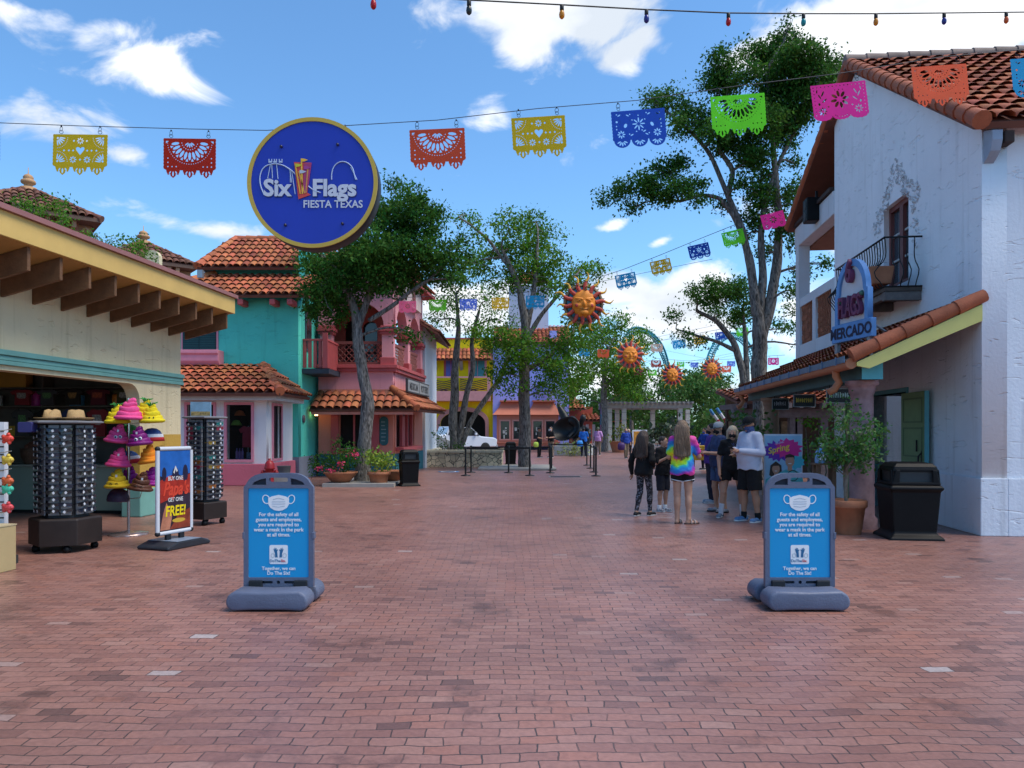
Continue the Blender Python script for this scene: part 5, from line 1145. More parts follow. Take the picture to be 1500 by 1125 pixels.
# ------------------------------------------------------------------ big round sign
def round_sign():
    c = W(458, 268, 10.2); r = .885; t = thing('round_sign', 'big round blue sign with yellow rim and white lettering hanging over the plaza', 'sign', c)
    dk = mat('sign_case', (.015, .012, .015), .5)
    MB().lathe([(0, 0), (r*.985, 0), (r, .02), (r, .27), (r*.98, .29), (0, .29)], 72, M=Matrix.Rotation(R(-90), 4, 'X')).build('case', dk, t)
    link('rim', outline_mesh([ell(0, 0, r, r, 72), ell(0, 0, r*.94, r*.94, 72)], .024), mat('rim_yellow', (.52, .36, .055), .5, .08, 3), t).location = (0, -.012, 0)
    f = link('face', outline_mesh([ell(0, 0, r*.941, r*.941, 72)], .01), mat('face_blue', (.014, .035, .38), .35, .08, 1), t); f.location = (0, -.006, 0)
    W_ = mat('sign_silver', (.55, .57, .66), .4, .03); sh = mat('sign_shadow', (.02, .03, .16), .5)
    k = r*2/190.0                      # metres per photo pixel of the face
    def P(px, py): return ((px-458)*k, (268-py)*k)
    y0 = -.012
    def put(name, polys, m, dep=.004, dy=0): o = link(name, outline_mesh(polys, dep), m, f); o.location = (0, y0-dep/2+dy, 0); return o
    for (s, px, py, size, sx, al) in (('Six', 387, 287, 33, .98, 'LEFT'), ('Flags', 457.5, 287, 33, 1.0, 'LEFT')):
        for m, dx, dz, dy, b in ((sh, .7, -.7, .000, .045), (W_, 0, 0, -.004, .034)):
            x, z = P(px+dx, py-dz); o = letters('lettering', s, size*k*1.02, m, f, (x, y0+dy, z), bold=b, depth=.004, align=al, sx=sx)
    x, z = P(488, 304.5); letters('lettering', 'FIESTA TEXAS', 15.2*k, W_, f, (x, y0-.002, z), bold=.02, depth=.004, sx=.93)
    # roller coaster lines
    m = MB(); lw = .0055
    def line(pts, w=lw):
        for _ in range(2):
            if len(pts) > 2: pts = [pts[0]]+[(p[0]*u+q[0]*(1-u), p[1]*u+q[1]*(1-u)) for p, q in zip(pts, pts[1:]) for u in (.75, .25)]+[pts[-1]]
        m.tube([(P(*q)[0], y0-.001, P(*q)[1]) for q in pts], w, 4)
    arc = [(388, 286), (383, 275), (381, 262), (384, 250), (391, 243), (402, 240.5), (414, 242), (426, 249), (438, 260), (448, 270), (459, 279), (470, 283)]
    line(arc, .009); [line([(px, py), (qx, qy)], .006) for px, py, qx, qy in ((397, 242, 393, 262), (399, 242, 400, 262), (406, 241, 408, 263), (425, 249, 428, 268), (428, 251, 433, 285), (426, 250, 426, 268))]
    lp = [(486, 264), (486, 254), (489, 245), (495, 239), (503, 237), (511, 240), (517, 247), (519, 256), (521, 264)]; line(lp, .008); line([(514, 246), (523, 264)], .006)
    m.build('coaster_lines', mat('line_blue', (.45, .55, .75), .5), f)
    m = MB(); [m.cbox((P(px, 238)[0], y0-.003, P(px, 238)[1]), (.05, .006, .022)) for px in (397, 404, 412)]; [m.cbox((P(px, 235.5)[0], y0-.003, P(px, 235.5)[1]), (.012, .006, .03)) for px in (395, 399, 403, 406, 410, 414)]; m.build('coaster_train', mat('line_blue'), f)
    # tall emblem with flags
    red = mat('emblem_red', (.60, .06, .05), .5); put('emblem', [[P(431.5, 238.5), P(457, 239.5), P(451, 283), P(456, 286), P(438, 292.5), P(436, 276)]], red, .005, -.004)
    put('emblem_shade', [[P(446, 241), P(457, 240), P(451, 283), P(445, 284)]], mat('emblem_magenta', (.36, .04, .14), .5), .003, -.0095)
    for (xa, ya, xb, yb, c) in ((433.5, 241, 441, 285, (.75, .40, .04)), (442.5, 234, 444, 285, (.80, .50, .05)), (439, 252, 447, 284, (.75, .35, .05)), (452, 246, 449, 284, (.6, .25, .06))):
        q = mat('flag_%d' % int(xa), c, .5); put('flag_pole', [[P(xa-1, ya), P(xa+1, ya), P(xb+.8, yb), P(xb-.8, yb)]], q, .003, -.013)
    for (px, py, c) in ((434, 241, (.55, .50, .03)), (442, 233.5, (.80, .45, .03)), (440, 250.5, (.45, .5, .6)), (446.5, 244.5, (.35, .05, .25))):
        put('flag', [[P(px, py), P(px+5, py+.5), P(px+10, py+2.2), P(px+5, py+4.5), P(px, py+5)]], mat('flagc_%d' % int(px), c, .5), .003, -.016)
    m = MB()
    for px, py in ((413, 216), (495, 213), (419, 330), (502, 328)): q = P(px, py); m.lathe([(.02, 0), (.018, .025), (0, .03)], 10, M=Matrix.Translation((q[0], y0, q[1])) @ Matrix.Rotation(R(90), 4, 'X'))
    m.build('bolt', mat('bolt_dark', (.02, .02, .06), .4), f)
    # hooks at the back, over the wire
    zz = ZH(186, 10.62)-ZH(268, 10.2); m = MB(); [m.tube([(x, .29, zz-.1), (x, .42, zz-.06), (x, .44, zz+.012), (x, .40, zz+.02)], .012, 6) for x in (-.35, .35)]; m.build('hook', mat('galv'), t)
    return t
round_sign()

# ------------------------------------------------------------------ eyewear racks and hat stand
shade_m = mat('lens_black', (.01, .012, .02), .08, .3, 20, spec=.7)
def glasses_mesh():
    m = MB()
    for s in (-1, 1):
        m.add([(s*x, y, z) for x, y, z in ((.006, -.012, .012), (.034, -.014, .016), (.062, -.004, .012), (.060, -.004, -.012), (.036, -.016, -.020), (.012, -.014, -.014))], [tuple(range(6)) if s > 0 else tuple(range(5, -1, -1))], False)
        m.add([(s*x, y+.005, z) for x, y, z in ((.006, -.012, .012), (.034, -.014, .016), (.062, -.004, .012), (.060, -.004, -.012), (.036, -.016, -.020), (.012, -.014, -.014))], [tuple(range(5, -1, -1)) if s > 0 else tuple(range(6))], False)
        m.tube([(s*.062, -.003, .008), (s*.066, .03, .006), (s*.064, .07, .0)], .003, 4)
    m.tube([(-.062, -.006, .013), (0, -.015, .012), (.062, -.006, .013)], .004, 4); return m.mesh('sunglasses')
GM = {}
def eyewear_rack(name, label, loc, rotz, r, h, base_h, nface, cols, rows, glab, palette, seed):
    t = thing(name, label, 'display rack', loc, rotz)
    rnd = random.Random(seed); br = mat('rack_brown', (.022, .014, .012), .55, .25, 5); pn = mat('rack_grey', (.20, .20, .215), .55, .15, 6)
    MB().lathe([(r*1.12, .10), (r*1.12, base_h), (r*1.06, base_h+.02), (0, base_h+.02)], nface, rot=math.pi/nface, smooth=False).build('base', br, t, .01)
    m = MB(); [m.lathe([(.02, 0), (.045, .01), (.05, .045), (.03, .09), (0, .1)], 12, (r*.86*math.cos(a), r*.86*math.sin(a), 0)) for a in [math.pi/4+math.pi/2*i for i in range(4)]]; m.build('caster', black_plastic(), t)
    MB().lathe([(r*.72, base_h+.02), (r*.72, h-.06)], nface, rot=math.pi/nface, smooth=False).build('tower', mat('rack_dark', (.03, .03, .034), .6), t)
    MB().lathe([(r*1.02, h-.06), (r*1.16, h-.045), (r*1.16, h-.03), (r*1.05, h-.02), (0, h-.02)], nface, rot=math.pi/nface, smooth=False).build('top_tray', pn, t)
    ap = r*.72*math.cos(math.pi/nface); fw = 2*r*.72*math.sin(math.pi/nface)
    for k in range(nface):
        a = 2*math.pi*k/nface; Mx = Matrix.Rotation(a, 4, 'Z')
        wn = Mx @ Vector((1, 0, 0)); wdir = Matrix.Rotation(rotz, 3, 'Z') @ wn; tocam = Vector((-loc[0], -loc[1], 0)).normalized()
        pnl = MB()
        for c in range(cols):
            yc = (c+.5-cols/2)*fw/cols*1.0; wd = fw/cols*.86
            pnl.box(ap+.03, yc-wd/2, base_h+.06, ap+.05, yc+wd/2, h-.08, M=Mx)
            if wdir.dot(tocam) > .15:
                for j in range(rows):
                    z = base_h+.12+j*(h-base_h-.26)/(rows-1)
                    rgb = rnd.choice(palette); key = 'lens_%d_%d_%d' % tuple(int(100*q) for q in rgb)
                    if key not in GM:
                        GM[key] = glasses_mesh(); GM[key].materials.append(mat(key, rgb, .08, .2, 20, spec=.7))
                    g = link('sunglasses', GM[key]); tag(g, glab, 'sunglasses', 'sunglasses on the '+name.replace('_', ' ')+('s' if False else '')+' %d' % seed)
                    L = Matrix.Translation(loc) @ Matrix.Rotation(rotz, 4, 'Z') @ Mx @ Matrix.Translation((ap+.085, yc+rnd.uniform(-.006, .006), z)) @ Matrix.Rotation(R(90)+rnd.uniform(-.08, .08), 4, 'Z') @ Matrix.Rotation(rnd.uniform(-.12, .08), 4, 'Y')
                    g.matrix_world = L @ Matrix.Diagonal((1.3, 1.1, 1.55, 1))
                    tg = link('price_tag', TAG, None, g); tg.rotation_euler = (0, R(45)+rnd.uniform(-.5, .5), 0); tg.location = (rnd.uniform(-.01, .01), -.022, rnd.uniform(-.012, .0))
        pnl.build('rack_panel', pn, t)
    return t
_tg = MB().box(-.010, -.001, -.010, .010, .001, .010); TAG = _tg.mesh('price_tag'); TAG.materials.append(mat('tag_white', (.62, .64, .68), .5, .05))
darkpal = [(.01, .012, .02), (.015, .02, .035), (.02, .02, .02), (.008, .008, .01)]
eyewear_rack('eyewear_rack', 'tall grey rack of sunglasses on dark brown base under two straw hats', (-5.86, 9.86, 0), R(-12), .385, 1.71, .42, 6, 2, 14, 'dark sunglasses with white tag hung in rows on the rack under the straw hats', darkpal, 1)
eyewear_rack('eyewear_rack', 'grey rack of coloured sunglasses on brown base beside the turquoise house', (-5.15, 12.6, 0), R(-25), .31, 1.82, .36, 4, 2, 16, 'small sunglasses hung in rows on the rack nearer the turquoise house', darkpal*2+[(.25, .09, .02), (.22, .15, .03), (.02, .15, .15), (.2, .02, .04)], 2)
cd = B(-.17, -.01, 0, .17, .01, .24).build('rack_card', mat('card_sky', (.22, .38, .52), .5, .3, 6)); tag(cd, 'blue picture card standing on top of the farther sunglasses rack', 'card'); cd.location = (-5.18, 12.5, 1.80); B(-.16, -.012, .01, .16, -.0105, .08).build('card_art', mat('card_art', (.35, .25, .10), .6, .8, 30), cd)
straw = mat('straw', (.42, .27, .12), .8, .2, 12, .4, 90)
for i, (x, lab, dent) in enumerate(((-6.0, 'tan straw cowboy hat with pinched crown, left one on the rack', .05), (-5.69, 'tan straw hat with rounded crown and band, right one on the rack', .015))):
    h = thing('straw_hat', lab, 'hat', (x, 9.80, 1.70), 0, 'straw hats on the sunglasses rack'); v = []; 
    m = MB().lathe([(0, .13), (.05, .135+dent*.2), (.085, .125), (.10, .06), (.105, .01), (.17, .0), (.205, .03), (.20, .022), (.10, -.005), (.09, .05)], 24, sx=1.0, sy=1.15)
    m.v = [(a, b, c-(dent*math.exp(-(a/.03)**2) if c > .09 else 0)) for a, b, c in m.v]; m.build('crown', straw, h)
    MB().lathe([(.1055, .014), (.104, .04), (.1015, .04)], 24, sx=1.0, sy=1.15).build('band', mat('hat_band', (.10, .05, .03), .7), h)
tagged(MB().prism(rrect(-.09, 0, .09, .13, .02), -.06, .06), 'storage_bin', mat('bin_blue', (.04, .04, .16), .5), 'small dark blue bin at the left top of the straw hat rack', 'bin', bevel=.005, loc=(-6.16, 9.55, 1.54))
# hat stand
hs = thing('hat_stand', 'chrome hat stand with wire arms and round foot before the kiosk', 'hat stand', (-5.77, 11.3, 0))
chrome = mat('chrome', (.5, .5, .5), .2, .05, 3, metal=1)
MB().tube([(0, 0, .02), (0, 0, 2.05)], .022, 10).build('pole', chrome, hs); MB().lathe([(.28, 0), (.28, .02), (.1, .035), (.03, .06), (0, .06)], 28).build('foot', mat('foot_pink', (.40, .30, .28), .25, .1, 3, metal=.6), hs)
HATS = [(172, 608, -.06, 'pineapple', (.80, .62, .02), 'yellow pineapple plush hat with green tuft, top left of the stand'), (189, 602, -.22, 'swirl', (.80, .09, .28), 'big pink swirl plush hat at the very top of the stand'),
 (211, 600, .16, 'pineapple', (.80, .62, .02), 'yellow pineapple plush hat with green tuft, top middle behind'), (223, 607, -.1, 'pineapple', (.80, .62, .02), 'yellow pineapple plush hat with small face, top right of the stand'),
 (188, 629, .2, 'cap', (.03, .22, .05), 'green striped plush cap hung behind the pink ones'), (171, 636, -.12, 'face', (.72, .07, .25), 'pink swirl plush hat with blue eyes, second row left'), (205, 640, -.24, 'face', (.20, .012, .16), 'shiny purple swirl plush hat with blue eyes, second row middle'),
 (223, 635, .02, 'tri', (.02, .05, .18), 'navy, white and red plush cap, second row right'), (221, 666, -.05, 'swirl', (.85, .27, .02), 'orange swirl plush hat, third row right'), (173, 671, -.12, 'swirl', (.78, .07, .25), 'pink swirl plush hat tilted with charm, third row left'),
 (190, 668, .18, 'tri', (.02, .06, .22), 'small blue, white and red plush cap, third row middle behind'), (172, 702, -.15, 'smile', (.66, .44, .02), 'yellow swirl plush hat with smiling eyes, bottom row left'), (221, 699, .06, 'swirl', (.32, .012, .24), 'shiny magenta swirl plush hat, bottom row right'),
 (190, 698, .14, 'swirl', (.26, .012, .20), 'shiny magenta swirl plush hat, bottom row middle behind'), (205, 706, -.2, 'smile', (.10, .035, .018), 'brown swirl plush hat with eyes, bottom row front'), (173, 723, -.05, 'cap', (.035, .02, .05), 'dark iridescent plush cap hanging lowest on the stand')]
ma = MB()
for i, (px, py, dy, kd, rgb, lab) in enumerate(HATS):
    d = 11.3+dy; c = W(px, py, d); hh = thing('plush_hat', lab, 'hat', c-Vector((0, 0, .115)), random.uniform(-.3, .3), 'plush hats on the stand'); hh.rotation_euler[1] = random.uniform(-.16, .16)
    hm = mat('plush_%d_%d_%d' % tuple(int(q*100) for q in rgb), rgb, .9 if max(rgb) > .33 else .25, .15, 14, .35, 120, spec=.3)
    sc = 1.16 if i == 1 else 1.02
    if kd in ('cap', 'tri'):
        MB().lathe([(.15*sc, 0), (.155*sc, .03), (.145*sc, .09), (.11*sc, .155), (.06*sc, .19), (0, .2)], 24).build('crown', hm, hh)
        if kd == 'tri':
            MB().lathe([(.153*sc, -.004), (.17*sc, .0), (.163*sc, .05), (.157*sc, .055)], 24).build('red_band', mat('hat_red', (.45, .015, .02), .8), hh); MB().lathe([(.158*sc, .056), (.151*sc, .1), (.147*sc, .104)], 24).build('white_band', mat('hat_white', (.62, .6, .62), .8), hh)
    else:
        prof = []
        for k_, (rr, z0, hz) in enumerate(((.135, .045, .045), (.105, .115, .042), (.068, .175, .036), (.035, .222, .03))):
            for a in (-75, -40, -10, 20, 50, 75): prof.append(((rr+.022*(math.cos(R(a))-.4))*sc, (z0+hz*math.sin(R(a)))*sc))
        prof += [(.012*sc, .262*sc), (0, .268*sc)]
        m = MB().lathe([(.02, 0)]+prof, 26); m.v = [(x+(.035*max(0, (z-.19)/.08))*sc, y, z+.010*math.sin(3*math.atan2(y, x)+z*18)) for x, y, z in m.v]; m.build('crown', hm, hh)
        MB().lathe([(.11*sc, -.012), (.15*sc, -.012), (.178*sc, .006), (.174*sc, .03), (.15*sc, .046), (.12*sc, .04)], 26).build('brim', hm, hh)
    def eye(x, z, r=.026):
        a = math.asin(max(-.9, min(.9, x/.15))); yy = -.135*math.cos(a); e = MB().ball((x, yy-.008, z), (r, .012, r), 10).build('eye', mat('eye_white', (.7, .7, .72), .3), hh); MB().ball((x, yy-.02, z), (r*.55, .006, r*.6), 8).build('pupil', mat('pupil_blue', (.01, .02, .12), .2), e)
    if kd == 'face': eye(.015, .075); eye(.072, .085)
    if kd in ('smile',): 
        for x in (-.04, .04): MB().tube([(x-.02, -.155, .05), (x, -.16, .066), (x+.02, -.155, .05)], .006, 5).build('eye', mat('ink_black', (.01, .01, .01), .5), hh)
    if kd == 'pineapple':
        m = MB()
        for a in range(9):
            t_ = a*.7; m.tube([(.02*math.cos(t_), .02*math.sin(t_), .235), (.05*math.cos(t_), .05*math.sin(t_), .28), (.10*math.cos(t_), .10*math.sin(t_), .285+.02*math.sin(a*2))], [.014, .012, .002], 5)
        m.build('tuft', mat('tuft_green', (.04, .28, .06), .8), hh)
        if i == 3: [MB().ball((x, -.145, .06), (.011, .01, .014), 8).build('eye', mat('ink_black', (.01, .01, .01), .5), hh) for x in (.02, .08)]
    if kd in ('face', 'smile') or i == 9:
        q = link('price_tag', TAG, None, hh); q.scale = (1.3, 1, 1.8); q.location = (.03, -.13, .17)
    e = c-Vector((-5.77, 11.3, 0)); ma.tube([(0, 0, e.z-.13), (e.x*.9, e.y*.9, e.z-.13), (e.x, e.y, e.z-.06)], .005, 5)
ma.tube([(-.22, 0, .52), (.22, -.1, .56)], .006, 5); ma.tube([(.22, -.1, .56), (.25, -.1, .66)], .006, 5)
ma.build('wire_arm', chrome, hs)

# poster stand with the free offer
ps = thing('poster_stand', 'white framed poster stand with red and blue offer poster, turned sideways by the racks', 'sign', (-4.56, 10.15, 0), R(71))
wf = mat('frame_white', (.60, .62, .66), .35, .06); dkp = mat('base_plastic', (.022, .026, .035), .45, .2, 8)
m = MB(); m.tube([(-.3, 0, .2), (-.3, 0, 1.32)], .028, 8); m.tube([(.3, 0, .2), (.3, 0, 1.32)], .028, 8); m.tube([(-.3, 0, 1.32), (.3, 0, 1.32)], .028, 8); m.tube([(-.3, 0, .2), (.3, 0, .2)], .028, 8); m.build('frame', wf, ps)
m = MB(); [m.ball((x, 0, z), .036, 8) for x in (-.3, .3) for z in (.2, 1.32)]; m.build('corner', mat('stand_black', (.012, .014, .018), .5), ps)
po = B(-.275, -.012, .225, .275, .012, 1.295).build('poster', mat('poster_navy', (.03, .02, .035), .3, .4, 4), ps)
link('art_sky', outline_mesh([[(-.27, 1.29), (.27, 1.29), (.27, .98), (.1, .95), (0, 1.0), (-.14, .93), (-.27, .96)]], .001), mat('art_blue', (.02, .12, .42), .3, .3, 5), po).location = (0, -.0135, 0)
for (x, h, w) in ((-.2, .16, .04), (.18, .2, .05), (0, .14, .06)): link('art_tower', outline_mesh([ell(x, .98, w, h*.6, 12)], .001), mat('art_dark', (.02, .02, .05), .3), po).location = (0, -.0148, 0)
link('art_peak', outline_mesh([[(-.04, 1.0), (0, 1.09), (.04, 1.02), (.02, 1.0), (.0, 1.04), (-.02, .98)]], .001), mat('art_white', (.6, .6, .6), .3), po).location = (0, -.0158, 0)
link('art_red', outline_mesh([[(-.27, .90), (-.1, .96), (.1, .93), (.27, .97), (.27, .70), (.12, .74), (-.05, .66), (-.27, .60)]], .001), mat('art_redband', (.36, .03, .02), .3, .4, 8), po).location = (0, -.0145, 0)
link('art_leg', outline_mesh([[(-.27, .24), (-.10, .24), (-.06, .42), (-.16, .60), (-.22, .45)]], .001), mat('art_flesh', (.42, .17, .10), .4, .4, 6), po).location = (0, -.0145, 0)
link('art_ground', outline_mesh([[(-.1, .24), (.27, .24), (.27, .50), (.05, .43)]], .001), mat('art_rust', (.22, .04, .02), .4, .5, 8), po).location = (0, -.0147, 0)
for s, sz, x, z, mm, sh_, sx in (('BUY ONE', .075, .0, .895, mat('art_white'), 0, .85), ("Papa's", .25, .0, .70, mat('art_scarlet', (.62, .06, .03), .4), .35, .75), ('GET ONE', .075, .0, .61, mat('art_white'), 0, .85), ('FREE!', .19, .0, .42, mat('art_yellow', (.80, .62, .01), .4), .1, .82)): letters('lettering', s, sz, mm, po, (x, -.017, z), bold=.025, depth=.002, shear=sh_, sx=sx)
link('art_plate', outline_mesh([ell(.06, .35, .12, .03, 12)], .001), mat('art_gold', (.55, .35, .04), .4), po).location = (0, -.0155, 0)
[B(x-.04, -.02, .05, x+.04, .02, .18).build('post', mat('stand_black'), ps, .005) for x in (-.12, .12)]
MB().prism([(-.37, .0), (.37, 0), (.40, .02), (.38, .05), (.2, .10), (-.2, .10), (-.38, .05), (-.40, .02)], -.26, .26).build('base', dkp, ps, .02)
MB().prism([(-.22, .103), (.22, .103), (.36, .062), (.36, .057), (.22, .1), (-.22, .1)], -.25, .25).build('base_pad', mat('pad_grey', (.20, .25, .33), .4), ps)
# left edge: toy rack and beige box
tr = thing('toy_rack', 'white slatted toy rack cut by the left frame edge', 'display rack', (-6.2, 8.55, 0), R(10))
m = MB().box(-.4, -.05, .1, .4, .05, 1.66); m.build('panel', mat('slat_white', (.6, .62, .66), .5), tr); m = MB(); [m.box(-.4, -.056, .2+i*.09, .4, -.051, .215+i*.09) for i in range(16)]; m.build('slot', mat('slot_dark', (.03, .03, .03), .8), tr)
m = MB(); [m.tube([(.3, -.05, z), (.42, -.09, z+.015), (.50, -.1, z+.03)], .005, 5) for z in (.35, .62, .85, 1.1, 1.3, 1.55)]; m.build('hook', chrome, tr); B(-.42, -.25, 0, .42, .25, .1).build('foot', mat('slot_dark'), tr)
for i, (z, rgb, lab) in enumerate(((1.50, (.6, .05, .03), 'red toy hung on the white toy rack, topmost'), (1.26, (.55, .40, .05), 'yellow striped toy hung on the white toy rack, second from top'), (1.02, (.5, .10, .03), 'orange toy hung on the white toy rack, third from top'), (.93, (.05, .45, .30), 'green and blue toy hung on the white toy rack'), (.72, (.5, .05, .06), 'red pen set hung low on the white toy rack'))):
    o = thing('hanging_toy', lab, 'toy', (-5.72, 8.52, z), 0, 'toys on the white rack')
    m = MB().ball((0, 0, -.03), (.07, .04, .045), 10); [m.ball((.05*math.cos(a), -.01, -.03+.05*math.sin(a)), .022, 8) for a in (0, 1.3, 2.6, 3.9, 5.2)]; m.build('body', mat('toy_%d' % i, rgb, .4, .5, 30), o); MB().tube([(0, 0, .0), (0, 0, .05)], .004, 5).build('loop', chrome, o)
bx = thing('beige_box', 'tall beige display box cut by the left frame edge', 'box', (-6.03, 8.2, 0), R(-6)); B(-.45, -.3, 0, .42, .3, .50).build('box_body', mat('box_beige', (.42, .32, .16), .7, .08, 2), bx, .008); B(-.455, -.305, .501, .425, .305, .515).build('lid', mat('box_lid', (.45, .37, .22), .6), bx)

# ------------------------------------------------------------------ rubbish bins
def bin_proto(label, loc, rotz, w=.78, h=1.08):
    t = thing('litter_bin', label, 'litter bin', loc, rotz, 'black litter bins'); bp = black_plastic(); s = w/.78; q = math.pi/4; k = math.sqrt(2)
    MB().lathe([(.42*k, 0), (.42*k, .03), (.36*k, .07), (.33*k, .1), (.375*k, .68), (.41*k, .70), (.41*k, .74), (.38*k, .76), (0, .76)], 4, rot=q, smooth=False).build('body', bp, t, .02)
    l = MB()
    for a in range(4):
        Mx = Matrix.Rotation(a*math.pi/2, 4, 'Z'); 
        for sx in (-1, 1): l.prism([(sx*.37, .76), (sx*.25, .76), (sx*.24, .98), (sx*.31, .98)], -.37, -.34, 'y', Mx @ Matrix.Shear('XZ', 4, (0, 0)) if False else Mx)
        l.prism([(-.37, .761), (.37, .761), (.365, .81), (-.365, .81)], -.372, -.335, 'y', Mx)
        l.prism([(-.335, .955), (.335, .955), (.32, 1.0), (-.32, 1.0)], -.345, -.30, 'y', Mx)
    l.lathe([(.345*k, .96), (.33*k, 1.02), (.28*k, 1.065), (.20*k, 1.08), (0, 1.085)], 4, rot=q, smooth=False)
    l.build('lid', bp, t, .015); MB().lathe([(.30*k, .77), (.30*k, .95)], 4, rot=q, smooth=False).build('liner', mat('liner_dark', (.03, .035, .04), .5), t)
    t.scale = (s, s, h/1.085); return t
LB = bin_proto('black litter bin standing right beside the porch column of the market house', (GX(1327, 11.05), 11.0, 0), R(-8), .69, 1.11)
c2 = copy_tree(LB); c2.location = (GX(599, 21.3), 21.3, 0); c2.rotation_euler = (0, 0, R(20)); c2.scale = (.66, .66, .95); c2['label'] = 'black litter bin standing at the corner of the pink shop by the flower pots'
c3 = copy_tree(LB); c3.location = (GX(748, 33.9), 33.9, 0); c3.rotation_euler = (0, 0, 0); c3.scale = (.68, .68, .98); c3['label'] = 'black litter bin standing between the stone planter and the middle tree'

# ------------------------------------------------------------------ pots, hydrant
def potted_tree():
    x, y = GX(1243, 11.35), 11.4; t = thing('potted_tree', 'small green tree in a terracotta pot beside the porch column', 'potted plant', (x, y, 0))
    MB().lathe([(.19, 0), (.20, .02), (.255, .40), (.27, .40), (.285, .42), (.285, .50), (.27, .515), (.25, .515), (.24, .47), (0, .46)], 32).build('pot', terracotta(), t)
    m = MB(); pts = []
    ends = []
    for a in range(3):
        p = curve_pts((random.uniform(-.03, .03), random.uniform(-.03, .03), .45), (random.uniform(-.06, .06), random.uniform(-.06, .06), 1.15), 5, .03); m.tube(p, [.026, .025, .024, .022, .02, .017], 7)
        for b in range(7):
            e = Vector((random.uniform(-.42, .42), random.uniform(-.35, .35), random.uniform(1.05, 2.0))); q = curve_pts(p[random.choice((3, 4, 5))], e, 4, .12); m.tube(q, [.012, .01, .008, .006, .003], 5); ends += q[2:]
    m.build('trunk', mat('young_bark', (.20, .17, .13), .9, .3, 20), t)
    pts = np.array([tuple(e) for e in ends]); pts = np.repeat(pts, 32, 0)+RNG.normal(size=(len(ends)*32, 3))*.075
    link('foliage', leaves_mesh('foliage', pts, .07, .3, .5), mat('leaf_pot', (.06, .16, .03), .45, .25, 4, island=.4, hue=.03, trans=.3), t)
potted_tree()
def pot_bowl(label, x, y, r, h, kind):
    t = thing('flower_pot', label, 'potted plant', (x, y, .10), 0, 'pots on the tree slab')
    if kind == 'bowl': MB().lathe([(r*.45, 0), (r*.55, .02), (r*.9, h*.75), (r*1.0, h*.88), (r*1.0, h), (r*.92, h), (r*.85, h*.8), (0, h*.75)], 30).build('pot', terracotta(), t)
    else: MB().lathe([(r*.72, 0), (r*.85, h*.7), (r*1.0, h*.72), (r*1.0, h), (r*.9, h), (r*.85, h*.8), (0, h*.75)], 30).build('pot', terracotta(), t)
    return t
y = 21.3
p1_ = pot_bowl('wide terracotta bowl of dark green leaves with pink flowers', GX(499, y), y, .48, .30, 'bowl')
bl_ = [(0, 0, .62, .55, .45, .38), (-.45, 0, .55, .4, .3, .3), (-.62, 0, .5, .3, .25, .22), (.3, 0, .75, .35, .35, .4), (-.1, 0, 1.0, .22, .2, .3), (-.72, -.05, .35, .25, .2, .15)]
bush('foliage', p1_, bl_, .075, leaf_dark(), 1500, .07); m = MB(); [m.tube(curve_pts((0, 0, .2), (b[0], b[1], b[2]), 4, .08), [.015, .012, .01, .007, .004], 5) for b in bl_]; m.build('stem', mat('young_bark'), p1_)
link('flowers', leaves_mesh('flowers', blob_points([(-.18, -.42, .36, .10, .08, .06), (.10, -.42, .55, .07, .07, .12), (-.55, -.2, .40, .1, .1, .06), (.45, -.3, .8, .22, .1, .06)], 2600, .03, 6), .06, .1, .8), mat('flower_pink', (.62, .04, .12), .6, .2, 5, island=.25), p1_)
p2_ = pot_bowl('square terracotta pot of bright yellow-green croton leaves beside the trunk', GX(555, y-.05), y-.05, .33, .30, 'pot')
bush('foliage', p2_, [(0, 0, .62, .42, .36, .30), (-.15, 0, .78, .22, .2, .2), (.2, 0, .72, .25, .2, .22)], .11, leaf_bright(), 1700, .07)
p3_ = pot_bowl('terracotta bowl half hidden behind the croton pot at the trunk', GX(574, y+.7), y+.7, .42, .30, 'bowl'); bush('foliage', p3_, [(0, 0, .5, .4, .3, .25)], .08, leaf_dark(), 900, .07)
sl_ = B(GX(474, 20.9), 20.75, 0, GX(578, 20.9), 23.4, .10).build('tree_slab', mat('slab_concrete', (.33, .31, .28), .85, .15, 3)); tag(sl_, 'low concrete slab around the left tree and flower pots', 'slab')
def hydrant():
    t = thing('fire_hydrant', 'red fire hydrant before the turquoise house shopfront', 'hydrant', (GX(395, 20.6), 20.6, 0)); rd = mat('hydrant_red', (.30, .015, .02), .4, .15, 8)
    MB().lathe([(.17, 0), (.17, .03), (.115, .05), (.11, .5), (.14, .51), (.15, .53), (.14, .56), (.135, .58), (.12, .66), (.085, .72), (.04, .745), (.035, .76), (.035, .80), (0, .80)], 20).build('barrel', rd, t)
    for a in (0, 90, 180): Mx = Matrix.Rotation(R(a), 4, 'Z') @ Matrix.Translation((.1, 0, .42)) @ Matrix.Rotation(R(90), 4, 'Y'); MB().lathe([(.05, 0), (.05, .06), (.068, .065), (.068, .11), (.02, .12), (.02, .14), (0, .14)], 12, M=Mx).build('outlet_cap', rd, t)
hydrant()
# bench-top tub beside the hydrant
tagged(MB().lathe([(.16, 0), (.19, .26), (.2, .27), (.17, .27), (0, .2)], 18), 'planter_tub', mat('tub_grey', (.10, .11, .12), .7), 'grey tub beside the red hydrant under the turquoise wall', 'tub', loc=(GX(416, 21.2), 21.2, .30)).scale = (1, 1, 1)
tagged(B(-.25, -.2, 0, .25, .2, .30), 'stone_block', mat('slab_concrete'), 'low concrete block under the grey tub by the hydrant', 'block', bevel=.02, loc=(GX(416, 21.2), 21.2, 0))

